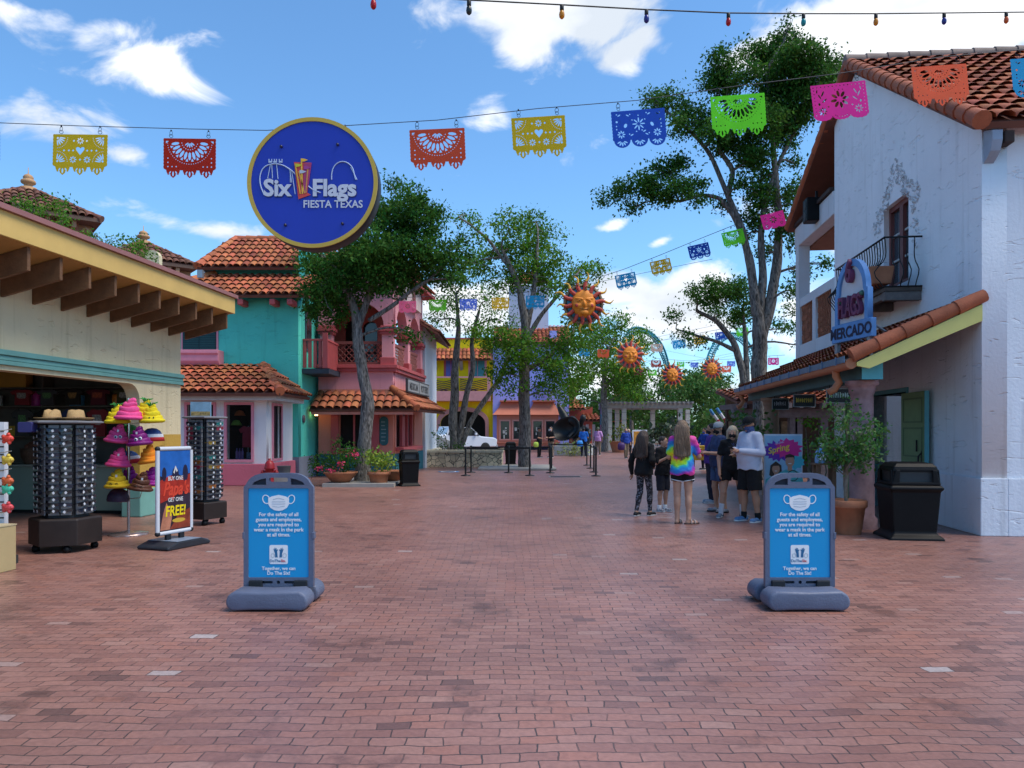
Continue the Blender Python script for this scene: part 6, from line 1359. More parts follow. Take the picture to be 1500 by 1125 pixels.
# ------------------------------------------------------------------ retractable-belt barrier posts
bk_ = mat('post_black', (.012, .012, .013), .4, .15, 8)
def post_proto(loc, label):
    t = thing('barrier_post', label, 'barrier post', loc, 0, 'black belt barrier posts')
    MB().lathe([(.17, 0), (.17, .02), (.05, .045), (.034, .05)], 22).build('base', bk_, t); MB().tube([(0, 0, .045), (0, 0, .93)], .032, 10).build('pole', bk_, t); MB().lathe([(.04, .93), (.04, 1.0), (.03, 1.01), (0, 1.01)], 12).build('head', bk_, t); return t
PST = [(682, 26, 'front left corner post of the barrier'), (690, 28, 'second post of the barrier left side'), (745, 27.8, 'barrier post left of the middle tree, by the bin'), (776, 26, 'front post of the barrier nearest the middle tree trunk'), (806, 27.7, 'first post right of the drain side, near row'), (808, 29.5, 'second post on the drain side, middle row'), (805, 34, 'farthest post on the drain side of the barrier'), (859.6, 33.8, 'farthest post of the right barrier row'), (865, 31, 'third post of the right barrier row'), (870, 28.2, 'second post of the right barrier row'), (873, 25.8, 'front post of the right barrier row')]
PP = []; proto = None
for px, d, lab in PST:
    l = 'black '+lab
    if proto is None: o = proto = post_proto((GX(px, d), d, 0), l)
    else: o = copy_tree(proto); o.location = (GX(px, d), d, 0); o['label'] = l
    PP.append(o.location.copy())
def belt(i, j, lab):
    a, b = PP[i]+Vector((0, 0, .955)), PP[j]+Vector((0, 0, .955)); d = (b-a).normalized(); a += d*.042; b -= d*.042; n = 8; v = []; f = []
    s = d.cross(Vector((0, 0, 1)))*.002
    for k in range(n+1):
        p = a.lerp(b, k/n)-Vector((0, 0, .03*math.sin(math.pi*k/n))); v += [p+s+Vector((0, 0, .025)), p+s-Vector((0, 0, .025)), p-s-Vector((0, 0, .025)), p-s+Vector((0, 0, .025))]
    for k in range(n):
        for q in range(4): f.append((k*4+q, k*4+(q+1) % 4, k*4+4+(q+1) % 4, k*4+4+q))
    o = MB().add(v, f).build('barrier_belt', mat('belt_black', (.010, .010, .011), .8)); tag(o, lab, 'barrier belt', 'belts between the barrier posts')
for i, j, l in ((0, 1, 'black belt between the two left corner barrier posts'), (1, 2, 'black belt from the left side to the post by the bin'), (0, 3, 'black belt along the front from corner to the tree post'), (2, 4, 'black belt passing behind the tree trunk to the drain side'), (4, 5, 'short black belt between first and second drain side posts'), (5, 6, 'black belt between second and farthest drain side posts'), (6, 7, 'black belt across the back between drain side and right row'), (7, 8, 'black belt in the right row, far pair of posts'), (8, 9, 'black belt in the right row, middle pair of posts'), (9, 10, 'black belt in the right row, near pair of posts')): belt(i, j, l)
tg_ = B(GX(700, 29.5), 29.4, 0, GX(815, 29.5), 33, .08).build('tree_kerb', mat('slab_concrete')); tag(tg_, 'pale concrete slab around the middle tree trunk', 'slab')
gr = thing('drain_grate', 'long steel drain grate set in the brick right of the barrier', 'drain', (GX(828, 25.4), 25.4, .004)); B(-.55, -.25, 0, .55, .25, .008).build('frame', mat('grate_steel', (.30, .30, .31), .5, .15, 4), gr); m = MB(); [m.box(-.5, -.2+i*.05, .0085, .5, -.175+i*.05, .014) for i in range(8)]; m.build('bar', mat('grate_dark', (.08, .08, .085), .5, metal=.6), gr)
st_ = thing('floor_sticker', 'blue floor sticker lying on the brick before the stone planter', 'sticker', (GX(657, 28.6), 28.6, .004)); MB().lathe([(.42, 0), (.42, .003), (0, .003)], 24).build('disc', mat('sticker_blue', (.05, .25, .55), .4), st_); MB().lathe([(.30, .0035), (.30, .005), (.24, .005), (.24, .0035)], 24).build('ring', white_print(), st_)

# ------------------------------------------------------------------ spring poster, sanitizer table
sp2 = thing('poster_board', 'easel board with spring poster of two people and paint splash', 'sign', (GX(1147, 13.4), 13.4, 0), R(-6))
w = .31; B(-w-.02, -.02, .35, w+.02, .02, 1.50).build('frame', mat('frame_pale', (.45, .52, .60), .5), sp2, .006); pb = B(-w, -.026, .38, w, -.0205, 1.47).build('poster', mat('poster_pale', (.25, .45, .62), .4, .15, 3), sp2)
m = MB(); [m.tube([(x, .0, .36), (x*1.1, -.12, 0)], .018, 6) for x in (-w, w)]; m.tube([(0, .03, 1.2), (0, .42, 0)], .018, 6); m.build('leg', mat('frame_pale'), sp2)
def splash(cx, cz, r, n, seed): rr = random.Random(seed); return [(cx+r*(1+(.35 if i % 2 else -.12)*rr.uniform(.3, 1))*math.cos(2*math.pi*i/n), cz+r*.75*(1+(.35 if i % 2 else -.12)*rr.uniform(.3, 1))*math.sin(2*math.pi*i/n)) for i in range(n)]
link('splash_purple', outline_mesh([splash(-.10, 1.20, .21, 30, 3)], .001), mat('splash_purple', (.12, .02, .35), .4), pb).location = (0, -.0272, 0); link('splash_pink', outline_mesh([splash(.08, 1.24, .21, 26, 5)], .001), mat('splash_pink', (.60, .02, .22), .4), pb).location = (0, -.0285, 0); link('splash_teal', outline_mesh([splash(.2, 1.0, .15, 20, 8)], .001), mat('splash_teal', (.05, .4, .5), .4), pb).location = (0, -.0278, 0)
letters('lettering', 'Spring', .15, mat('spring_yellow', (.80, .60, .03), .4), pb, (-.08, -.031, 1.19), rot=(0, R(-14), 0), bold=.015, depth=.002, shear=.25); letters('lettering', 'BREAK', .05, mat('spring_pale', (.5, .5, .75), .4), pb, (-.06, -.031, 1.33), rot=(0, R(-14), 0), bold=.01, depth=.002)
def portrait(x, z, s, hair, shirt, long):
    sk = mat('print_skin', (.45, .24, .16), .5); hm = mat('print_hair', (.035, .02, .015), .5); sm_ = mat('print_shirt', (.07, .38, .40), .5); y0 = -.0295
    if long: link('print_hair', outline_mesh([[(x+a*s, z+b*s) for a, b in ((-.09, .06), (0, .13), (.09, .06), (.10, -.12), (.05, -.15), (-.06, -.15), (-.11, -.1))]], .001), hm, pb).location = (0, y0, 0)
    link('print_shirt', outline_mesh([[(x+a*s, z+b*s) for a, b in ((-.06, -.12), (.06, -.12), (.17, -.18), (.2, -.46), (-.2, -.46), (-.17, -.18))]], .001), sm_, pb).location = (0, y0-.001, 0)
    link('print_face', outline_mesh([ell(x, z, .062*s, .085*s, 16)], .001), sk, pb).location = (0, y0-.002, 0); link('print_neck', outline_mesh([[(x-.03*s, z-.05*s), (x+.03*s, z-.05*s), (x+.03*s, z-.14*s), (x-.03*s, z-.14*s)]], .001), sk, pb).location = (0, y0-.0015, 0)
    link('print_fringe', outline_mesh([[(x-.065*s, z+.03*s), (x-.04*s, z+.05*s), (x+.05*s, z+.055*s), (x+.066*s, z+.02*s), (x+.06*s, z+.08*s), (x, z+.105*s), (x-.06*s, z+.085*s)]], .001), hm, pb).location = (0, y0-.003, 0)
    link('print_smile', outline_mesh([ell(x, z-.035*s, .025*s, .008*s, 10)], .001), mat('art_white', (.6, .6, .6)), pb).location = (0, y0-.003, 0)
portrait(.11, 1.02, 1.25, 0, 0, False); portrait(-.13, .88, 1.05, 0, 0, True)
link('print_badge', outline_mesh([ell(.16, .76, .1, .1, 20), ell(.16, .76, .085, .085, 20)], .001), mat('ink_black', (.01, .01, .01)), pb).location = (0, -.0335, 0)
tb = thing('wooden_stand', 'slim wooden stand under the blue sanitizer bottle', 'stand', (GX(1208, 12.3), 12.35, 0)); m = MB(); [m.box(x, y, 0, x+.05, y+.05, 1.0) for x in (-.14, .12) for y in (-.1, .06)]; m.build('leg', mat('stand_wood', (.16, .10, .06), .8, .3, 8), tb); B(-.17, -.13, 1.0, .17, .13, 1.03).build('shelf_top', mat('stand_wood'), tb); B(.13, .0, 1.03, .18, .05, 1.32).build('rear_upright', mat('stand_wood'), tb)
bt = thing('sanitizer_bottle', 'clear blue pump bottle standing on the slim wooden stand', 'bottle', (GX(1203, 12.3), 12.33, 1.03)); MB().lathe([(.085, 0), (.09, .02), (.09, .16), (.06, .21), (.025, .23), (.025, .25), (0, .25)], 20).build('bottle_body', mat('bottle_blue', (.18, .38, .62), .15, .05, spec=.6), bt); MB().lathe([(.012, .25), (.012, .31), (.03, .31), (.03, .33), (0, .33)], 10).build('pump', white_print(), bt); B(-.05, -.096, .05, .05, -.089, .14).build('label', white_print(), bt)
# ------------------------------------------------------------------ people
def tie_dye():
    m = bpy.data.materials.new('tie_dye'); m.use_nodes = True; t = m.node_tree; L = t.links.new; p = t.nodes['Principled BSDF']; p.inputs['Roughness'].default_value = .85
    tc = N(t, 'ShaderNodeTexCoord'); n = N(t, 'ShaderNodeTexNoise'); n.inputs['Scale'].default_value = 16; n.inputs['Detail'].default_value = 4; L(tc.outputs['Object'], n.inputs['Vector'])
    s = N(t, 'ShaderNodeVectorMath', operation='SUBTRACT'); L(tc.outputs['Object'], s.inputs[0]); s.inputs[1].default_value = (.09, .1, 1.13)
    ml = N(t, 'ShaderNodeVectorMath', operation='MULTIPLY'); L(s.outputs[0], ml.inputs[0]); ml.inputs[1].default_value = (1, .35, 1.25)
    ln = N(t, 'ShaderNodeVectorMath', operation='LENGTH'); L(ml.outputs[0], ln.inputs[0])
    sx = N(t, 'ShaderNodeSeparateXYZ'); L(ml.outputs[0], sx.inputs[0]); at = N(t, 'ShaderNodeMath', operation='ARCTAN2'); L(sx.outputs[2], at.inputs[0]); L(sx.outputs[0], at.inputs[1])
    sn = N(t, 'ShaderNodeMath', operation='MULTIPLY'); L(at.outputs[0], sn.inputs[0]); sn.inputs[1].default_value = 9; s2 = N(t, 'ShaderNodeMath', operation='SINE'); L(sn.outputs[0], s2.inputs[0])
    a = N(t, 'ShaderNodeMath', operation='MULTIPLY_ADD'); L(s2.outputs[0], a.inputs[0]); a.inputs[1].default_value = .012; L(ln.outputs['Value'], a.inputs[2])
    b = N(t, 'ShaderNodeMath', operation='MULTIPLY_ADD'); L(n.outputs[0], b.inputs[0]); b.inputs[1].default_value = .09; L(a.outputs[0], b.inputs[2])
    r = N(t, 'ShaderNodeValToRGB'); mr = N(t, 'ShaderNodeMapRange'); L(b.outputs[0], mr.inputs[0]); mr.inputs['From Min'].default_value = .045; mr.inputs['From Max'].default_value = .52; L(mr.outputs[0], r.inputs[0]); e = r.color_ramp
    cs = [(0, (.25, .05, .40)), (.07, (.62, .06, .30)), (.13, (.75, .25, .05)), (.2, (.80, .72, .02)), (.30, (.55, .80, .03)), (.40, (.30, .75, .05)), (.48, (.02, .50, .55)), (.56, (.02, .22, .62)), (.68, (.04, .20, .60)), (.76, (.30, .06, .50)), (.86, (.75, .05, .30)), (1, (.80, .10, .35))]
    e.elements[0].color = (*cs[0][1], 1); e.elements[1].color = (*cs[-1][1], 1)
    for q, c in cs[1:-1]: x = e.elements.new(q); x.color = (*c, 1)
    L(r.outputs[0], p.inputs['Base Color']); return m
def hair_mat(key, rgb):
    if key in MATS: return MATS[key]
    m = mat(key, rgb, .5, .25, 4, spec=.35); t = m.node_tree; L = t.links.new; tc = [n for n in t.nodes if n.type == 'TEX_COORD'][0]
    mp = N(t, 'ShaderNodeMapping'); L(tc.outputs['Object'], mp.inputs[0]); mp.inputs['Scale'].default_value = (60, 60, 3); n = N(t, 'ShaderNodeTexNoise'); n.inputs['Scale'].default_value = 1.6; n.inputs['Detail'].default_value = 4; n.inputs['Distortion'].default_value = .6; L(mp.outputs[0], n.inputs['Vector'])
    b = N(t, 'ShaderNodeBump'); b.inputs['Strength'].default_value = .9; b.inputs['Distance'].default_value = .015; L(n.outputs[0], b.inputs['Height']); L(b.outputs[0], t.nodes['Principled BSDF'].inputs['Normal']); 
    hs = [q for q in t.nodes if q.type == 'HUE_SAT'][0]; mr = N(t, 'ShaderNodeMapRange'); L(n.outputs[0], mr.inputs[0]); mr.inputs['From Min'].default_value = .3; mr.inputs['From Max'].default_value = .7; mr.inputs['To Min'].default_value = .6; mr.inputs['To Max'].default_value = 1.4; L(mr.outputs[0], hs.inputs['Value'])
    return m
SKIN = lambda k='light': mat('skin_'+k, {'light': (.50, .27, .18), 'tan': (.40, .20, .125), 'deep': (.20, .095, .06)}[k], .55, .08, 12, spec=.35)
V3 = lambda *a: np.array(a, float)
def person(label, loc, rotz, H=1.72, pose=None, top=None, bottom=None, shoe=None, hair=None, head=(0, 0), skin='light', w=1.0, belly=0.0, mask=None, h=.0115, cap=None, socks=None, hands=True, detail=True, group=None):
    s = H/1.72; t = thing('person', label, 'person', loc, rotz, group); t.scale = (s, s, s); pose = pose or {}
    J = dict(shR=V3(-.165*w, 0, 1.405), shL=V3(.165*w, 0, 1.405), elR=V3(-.235*w, .03, 1.12), elL=V3(.235*w, .03, 1.12), wrR=V3(-.245*w, -.04, .88), wrL=V3(.245*w, -.04, .88),
             hipR=V3(-.088*w, 0, .90), hipL=V3(.088*w, 0, .90), knR=V3(-.10*w, -.015, .49), knL=V3(.10*w, -.015, .49), anR=V3(-.105*w, .02, .085), anL=V3(.105*w, .02, .085))
    toe = {'R': V3(-.10, -1, 0), 'L': V3(.10, -1, 0)}
    for k, v in pose.items():
        if k in ('toeR', 'toeL'): toe[k[-1]] = V3(*v)
        else: J[k] = V3(*v)
    Hy, Hp = R(head[0]), R(head[1]); RM = np.array((Matrix.Rotation(Hy, 3, 'Z') @ Matrix.Rotation(Hp, 3, 'X'))); piv = V3(0, .005, 1.50)
    HT = lambda *p: RM @ (V3(*p)-piv)+piv; inv = RM.T
    def E(c, r, k=.02): return ('e', HT(*c), r, k, inv.T)
    # torso
    torso = [('e', (0, .0, 1.27), (.172*w, .112*(1+belly*.3), .19), .05), ('e', (0, -.012-belly*.05, 1.07), (.142*w*(1+belly*.25), .105*(1+belly*.7), .17), .06), ('e', (0, .012, .935), (.163*w, .118, .13), .06),
             ('c', J['shR']*.82+V3(0, 0, .26), J['shL']*.82+V3(0, 0, .26), .058, .058, .05)]
    neck = [('c', (0, .015, 1.38), HT(0, .01, 1.55), .056, .05, .03)]
    headp = [E((0, .012, 1.632), (.077, .096, .098), .02), E((0, -.022, 1.575), (.058, .070, .072), .03), E((0, -.098, 1.592), (.014, .020, .020), .012), E((0, -.078, 1.525), (.026, .022, .016), .015)]
    headp += [E((sx*.078, .02, 1.605), (.011, .022, .032), .008) for sx in (-1, 1)]
    armp = []; 
    def arm(S, r=1.0, upto=2.0, add=0.0):
        a, b, c = J['sh'+S], J['el'+S], J['wr'+S]; out = []
        if upto >= 1: out.append(('c', a, b, .052*w*r+add, .041*w*r+add, .03))
        else: e = a+(b-a)*upto; out.append(('c', a, e, .052*w*r+add, .047*w*r+add, .03))
        if upto > 1: e = b+(c-b)*min(1, upto-1); out.append(('c', b, e, .041*w*r+add, (.041-.013*min(1, upto-1))*w*r+add, .02))
        return out
    def leg(S, upto=2.0, add=0.0, kk=.03, flare=0.0):
        a, b, c = J['hip'+S], J['kn'+S], J['an'+S]; out = []
        e = a+(b-a)*min(1, upto); out.append(('c', a, e, .088*w+add, .088*w-.030*w*min(1, upto)+add+flare, kk))
        if upto > 1:
            e = b+(c-b)*min(1, upto-1); out.append(('c', b, e, .058*w+add, .058*w-.021*w*min(1, upto-1)+add+flare, .02))
            if upto > 1.4: m_ = b+(c-b)*.33; back = V3(0, .018, 0); out.append(('e', m_+back, (.052*w+add, .052*w+add, .11), .03))
        return out
    def hand(S):
        b, c = J['el'+S], J['wr'+S]; d = (c-b)/np.linalg.norm(c-b); up = V3(0, 0, 1) if abs(d[2]) < .8 else V3(0, -1, 0)
        side = np.cross(d, up); side /= np.linalg.norm(side); nrm = np.cross(side, d)
        if abs(d[2]) >= .8: side, nrm = nrm, side
        sg = 1 if S == 'R' else -1
        o = [('c', c, c+d*.05, .024, .030, .02), ('c', c+d*.035+side*.016, c+d*.075+side*.02, .018, .014, .012), ('c', c+d*.035-side*.016, c+d*.075-side*.02, .018, .014, .012)]
        for k, (off, ln) in enumerate(((-.030, .062), (-.010, .075), (.011, .070), (.031, .054))):
            b0 = c+d*.078+side*off; b1 = b0+d*ln*.55-nrm*.008; b2 = b1+d*ln*.4-nrm*.022; o += [('c', b0, b1, .0095, .0088, .004), ('c', b1, b2, .0088, .0078, .003)]
        th0 = c+d*.03-side*.03*1; th1 = th0+d*.03-side*.022-nrm*.012; th2 = th1+d*.030-side*.002-nrm*.012; o += [('c', th0, th1, .013, .010, .008), ('c', th1, th2, .010, .0085, .003)]
        return o
    feet = {}
    for S in 'RL':
        a = J['an'+S]; d = toe[S]/np.linalg.norm(toe[S]); feet[S] = [('c', a+V3(0, 0, 0), a+V3(0, 0, -.045)-d*.02, .038, .034, .02), ('c', a+V3(0, 0, -.055)-d*.03, a+V3(0, 0, -.058)+d*.13, .03, .026, .02), ('e', a+V3(0, 0, -.056)+d*.12, (.04, .04, .024), .02)]
    body = torso+neck+headp
    for S in 'RL': body += arm(S)+leg(S)+feet[S]+(hand(S) if hands else [('e', J['wr'+S]+(J['wr'+S]-J['el'+S])*.32, (.035, .035, .05), .02)])
    bo = link('body', sdf_mesh(body, h*.8 if detail else h, 'body'), SKIN(skin), t)
    if top:
        ad = .016*top.get('loose', 1); pr = [('e', q[1], tuple(np.array(q[2])+ad), q[3]) if q[0] == 'e' else ('c', q[1], q[2], q[3]+ad, q[4]+ad, q[5]) for q in torso]
        pr += [('c', (0, .01, 1.36), (0, .01, 1.44), .075, .06, .03)]
        pr += [('c', (sx*.065*w, -.012*belly, 1.08), (sx*.075*w, -.012*belly, .74), .098*w+ad+.03*belly, .104*w+ad+.03*belly, .05) for sx in (-1, 1)]
        if top.get('long', 0): pr += [('e', (0, .014-.02*belly, .86), (.170*w+ad, .134+ad+.03*belly, .24), .06)]
        for S in 'RL': pr += arm(S, 1.0, top.get('sleeve', .62), ad*.9+.004)
        if top.get('hood'): pr += [('e', (0, .07, 1.42), (.11, .05, .06), .03)]
        hz = top.get('hem', .90)
        o = link('shirt', sdf_mesh(pr, h, 'shirt', lambda X, Y, Z: np.where((np.abs(X) < .225*w) | (Z > hz+.3), hz-Z+.012*np.sin(X*26+Y*19), -1)), top['m'], t)
        d = o.modifiers.new('folds', 'DISPLACE'); tx = bpy.data.textures.get('folds') or bpy.data.textures.new('folds', 'CLOUDS'); tx.noise_scale = .10; d.texture = tx; d.strength = top.get('fold', .034); d.mid_level = .5; d.texture_coords = 'LOCAL'
    if bottom:
        ad = .012*bottom.get('loose', 1); up = bottom['len']
        pr = [('e', (0, .012, .945), (.168*w+ad, .128+ad+.02*belly, .14), .06), ('c', (0, 0, .98), (0, -.01*belly, 1.03), .125*w, .12*w*(1+.2*belly), .05)]
        fl = bottom.get('flare', 0)
        for S in 'RL': pr += leg(S, up, ad+fl*.5, .02, fl)
        zc = max(J['hip'+S][2]+(J['kn'+S][2]-J['hip'+S][2])*up for S in 'RL') if up < 1.3 else -1
        cut = lambda X, Y, Z: np.maximum(Z-1.06, zc+.035-Z+.008*np.sin(X*40))
        o = link('trousers' if up > 1.3 else 'shorts', sdf_mesh(pr, h, 'legwear', cut), bottom['m'], t)
        if bottom.get('loose', 1) > .6:
            d = o.modifiers.new('folds', 'DISPLACE'); tx = bpy.data.textures.get('folds') or bpy.data.textures.new('folds', 'CLOUDS'); d.texture = tx; d.strength = .02; d.texture_coords = 'LOCAL'
        if bottom.get('trim'):
            for S in 'RL':
                a, b = J['hip'+S], J['kn'+S]; e = a+(b-a)*up; r_ = .088*w-.03*w*up+ad+fl*1.5; out = V3(1 if S == 'L' else -1, 0, 0); n = 10
                pts = [e+V3(r_*1.0*math.cos(q), r_*1.0*math.sin(q), .045+.02*math.cos(q)*(1 if S == 'L' else -1)) for q in [2*math.pi*i/20 for i in range(21)]]; MB().tube(pts, .007, 5).build('hem_trim', white_print(), o)
    if shoe:
        for S in 'RL':
            a = J['an'+S]; d = toe[S]/np.linalg.norm(toe[S]); sd_ = np.cross(d, V3(0, 0, 1)); g = a+V3(0, 0, -.085)
            up_ = [('c', a+V3(0, 0, -.012), g+V3(0, 0, .04)-d*.03, .042, .04, .02), ('c', g+V3(0, 0, .042)-d*.04, g+V3(0, 0, .036)+d*.15, .040, .034, .02), ('e', g+d*.13+V3(0, 0, .034), (.047, .047, .032), .02)]
            if shoe.get('sandal'):
                so = []
            else: so = up_
            if so:
                o = link('shoe', sdf_mesh(so, .010 if detail else h, 'shoe', lambda X, Y, Z, z0=g[2]: np.maximum(z0+.016-Z, Z-(z0+.105))), shoe['m'], t)
            pts = []
            for i in range(20):
                q = 2*math.pi*i/20; l = .145*math.cos(q)+.055; wv = (.047+.006*math.cos(q))*math.sin(q); p = g+d*l+sd_*wv; pts.append((p[0], p[1]))
            sl = MB().prism(pts, g[2]+.001, g[2]+.024, 'z').build('sole', shoe.get('sole', mat('sole_white', (.6, .6, .6), .6)), o if so else t, .004)
            if shoe.get('sandal'):
                for l, hh in ((.03, .075), (.10, .058)): q = [g+d*l+sd_*(.052*math.cos(x))+V3(0, 0, .015+hh*math.sin(x)*.95) for x in [math.pi*i/8 for i in range(9)]]; MB().tube(q, .009, 5).build('strap', shoe['m'], sl)
    if socks:
        for S in 'RL':
            a, b = J['an'+S], J['kn'+S]; e = a+(b-a)*socks.get('h', .4); link('sock', sdf_mesh([('c', a+V3(0, 0, -.03), e, .045, .05*w, .01)], .011, 'sock'), socks['m'], t)
    if hair:
        k = hair['kind']; pr = []
        if k == 'long':
            z1 = hair.get('z', 1.12); wd = hair.get('w', 1.0)
            pr = [E((0, .025, 1.65), (.092, .104, .100), .02), E((0, .06, 1.58), (.095, .075, .12), .03)]
            pr += [('c', HT(x, .075, 1.60), (x*1.55*wd, .118+.01*math.cos(x*30), z1+abs(x)*.5), .05, .034, .04) for x in (-.075, -.04, 0, .04, .075)]
            pr += [('c', HT(sx*.083, .01, 1.60), (sx*.125*wd, .04, 1.36), .026, .022, .03) for sx in (-1, 1)]
            pr += [('c', (sx*.125*wd, .04, 1.36), (sx*.12*wd, .095, z1+.10), .026, .014, .03) for sx in (-1, 1)]
        elif k == 'short':
            pr = [E((0, .028, 1.655), (.086, .095, .088), .02), E((0, .065, 1.60), (.078, .055, .075), .03)]
        elif k == 'tied':
            pr = [E((0, .022, 1.655), (.086, .098, .088), .02), E((0, .07, 1.60), (.08, .055, .08), .03), ('c', HT(0, .12, 1.62), (0, .15, hair.get('z', 1.35)), .045, .03, .02)]
        elif k == 'loose':
            pr = [E((0, .022, 1.658), (.09, .100, .090), .02), E((0, .06, 1.58), (.09, .065, .09), .03)]+[('c', HT(sx*.085, .0, 1.64), HT(sx*.092, .0, 1.50), .026, .02, .02) for sx in (-1, 1)]
        o = link('hair', sdf_mesh(pr, h, 'hair'), hair['m'], t)
        if k == 'long' and detail:
            m = MB()
            for _ in range(80):
                x = random.uniform(-.09, .09); j = lambda q: random.gauss(0, q); zz = z1+abs(x)*.4+random.uniform(-.09, .12)
                m.tube([tuple(HT(x*.5, .06, 1.735)), tuple(HT(x*1.1, .118+j(.006), 1.62)), (x*1.5*wd+j(.008), .150+j(.006), 1.36), (x*1.6*wd+j(.014), .145+j(.01), zz)], [.004, .007, .007, .003], 4)
            m.build('hair_strands', hair['m'], o)
    if cap:
        T4 = Matrix.Translation(piv) @ Matrix(RM.tolist()).to_4x4() @ Matrix.Translation(-piv)
        m = MB().lathe([(.096, 0), (.098, .025), (.093, .06), (.07, .095), (.035, .113), (0, .117)], 20, (0, .015, 1.632), T4, sx=.94, sy=1.10)
        o = m.build('cap', cap['m'], t); v = []; n = 12
        for i in range(n+1):
            a = math.pi*(i/n)
            for rr, dz in ((.085, .004), (.10+.075*math.sin(a), -.012*math.sin(a))): v.append(T4 @ Vector((-rr*.92*math.cos(a), .015-.09*0-(.088+(rr-.085))*math.sin(a)*1.0-.01, 1.640+dz)))
        b = len(v); v += [q+Vector((0, 0, -.006)) for q in v]; f = [(2*i, 2*i+1, 2*i+3, 2*i+2) for i in range(n)]+[(2*i+b+2, 2*i+3+b, 2*i+1+b, 2*i+b) for i in range(n)]+[(2*i+1, 2*i+1+b, 2*i+3+b, 2*i+3) for i in range(n)]
        MB().add(v, f, True).build('bill', cap.get('bill', cap['m']), o)
    if mask:
        mm = [E((0, -.036, 1.562), (.064, .064, .058), .02), E((0, -.082, 1.575), (.022, .026, .03), .03)]
        if mask.get('gaiter'): mm += [('c', HT(0, .0, 1.55), (0, .01, 1.42), .072, .075, .03)]
        link('face_mask', sdf_mesh(mm, .010 if detail else h, 'face_mask'), mask['m'], t)
    if detail:
        ey = MB()
        for sx in (-1, 1): ey.ball(tuple(HT(sx*.031, -.083, 1.622)), (.010, .0085, .0055), 8)
        ey.build('eyes', mat('eye_white', (.7, .7, .72), .3), t); ir2 = MB()
        for sx in (-1, 1): ir2.ball(tuple(HT(sx*.031, -.090, 1.622)), (.006, .005, .006), 8)
        ir2.build('iris', mat('iris_dark', (.03, .02, .015), .2), t); br = MB()
        for sx in (-1, 1): br.tube([tuple(HT(sx*.016, -.092, 1.642)), tuple(HT(sx*.032, -.090, 1.648)), tuple(HT(sx*.05, -.078, 1.643))], .0045, 4)
        br.build('eyebrows', (hair or {}).get('m') or mat('brow_dark', (.04, .03, .02), .8), t)
        if not mask: MB().tube([tuple(HT(-.025, -.083, 1.548)), tuple(HT(0, -.092, 1.547)), tuple(HT(.025, -.083, 1.548))], .005, 5).build('mouth', mat('lips', (.35, .10, .09), .5), t)
    return t
blk = mat('cloth_black', (.006, .006, .007), .9, .25, 6, .3, 90); navy = mat('cloth_navy', (.035, .055, .13), .9, .15, 6, .3, 90); denim = mat('denim', (.05, .09, .19), .9, .25, 14, .4, 120)
wht = mat('cloth_white', (.48, .50, .60), .85, .06, 5); purp = mat('cloth_purple', (.07, .03, .22), .9, .15, 6)
bshoe = dict(m=mat('shoe_black', (.012, .012, .014), .6)); gshoe = dict(m=mat('shoe_grey', (.25, .29, .34), .7, .2, 20)); blshoe = dict(m=mat('shoe_blue', (.10, .20, .36), .7, .3, 30))
def legging():
    m = mat('legging_print', (.03, .03, .035), .8, .1, 3); t = m.node_tree; L = t.links.new; p = t.nodes['Principled BSDF']; tc = [n for n in t.nodes if n.type == 'TEX_COORD'][0]
    n = N(t, 'ShaderNodeTexNoise'); n.inputs['Scale'].default_value = 17; n.inputs['Detail'].default_value = 5; n.inputs['Distortion'].default_value = 1.6; L(tc.outputs['Object'], n.inputs['Vector']); r = N(t, 'ShaderNodeValToRGB'); L(n.outputs[0], r.inputs[0]); e = r.color_ramp.elements
    e[0].position = .50; e[0].color = (.012, .012, .016, 1); e[1].position = .64; e[1].color = (.20, .20, .24, 1); L(r.outputs[0], p.inputs['Base Color']); return m
# 1 girl in black hooded top
p = person('girl with long brown hair in black hooded top and black-grey patterned leggings, walking', (GX(944, 13.7), 13.75, 0), R(140), 1.545,
  dict(elR=(-.25, .10, 1.15), wrR=(-.13, -.14, 1.03), elL=(.27, .06, 1.12), wrL=(.30, -.02, .86), knR=(-.08, -.10, .49), anR=(-.08, -.10, .085), knL=(.09, .0, .49), anL=(.11, .12, .085)),
  dict(m=blk, sleeve=1.96, hem=.84, loose=1.15, long=1, hood=1), dict(m=legging(), len=1.93, loose=.4), bshoe, dict(kind='long', m=hair_mat('hair_brown', (.075, .05, .04)), z=1.20), (-8, 4), 'light', .95)
B(-.004, .140, 1.12, .004, .144, 1.3).build('sleeve_print', white_print(), p).location = (.24, -.10, -.04)
# 2 boy behind the tie-dye shirt
person('boy in black T-shirt and long black shorts standing behind the tie-dye shirt', (GX(971, 14.5), 14.5, 0), R(35), 1.44,
  dict(elR=(-.22, -.02, 1.13), wrR=(-.10, -.24, 1.26), elL=(.22, -.05, 1.12), wrL=(.06, -.24, 1.28)), dict(m=blk, sleeve=.9, hem=.84, loose=1.1, long=1), dict(m=mat('shorts_dark', (.014, .015, .024), .9), len=1.08, loose=1.5, flare=.012), dict(m=mat('shoe_bw', (.3, .3, .33), .6, .9, 18)), dict(kind='short', m=hair_mat('hair_dark', (.035, .025, .02))), (20, 8), 'light', .92, socks=dict(m=white_print(), h=.12))
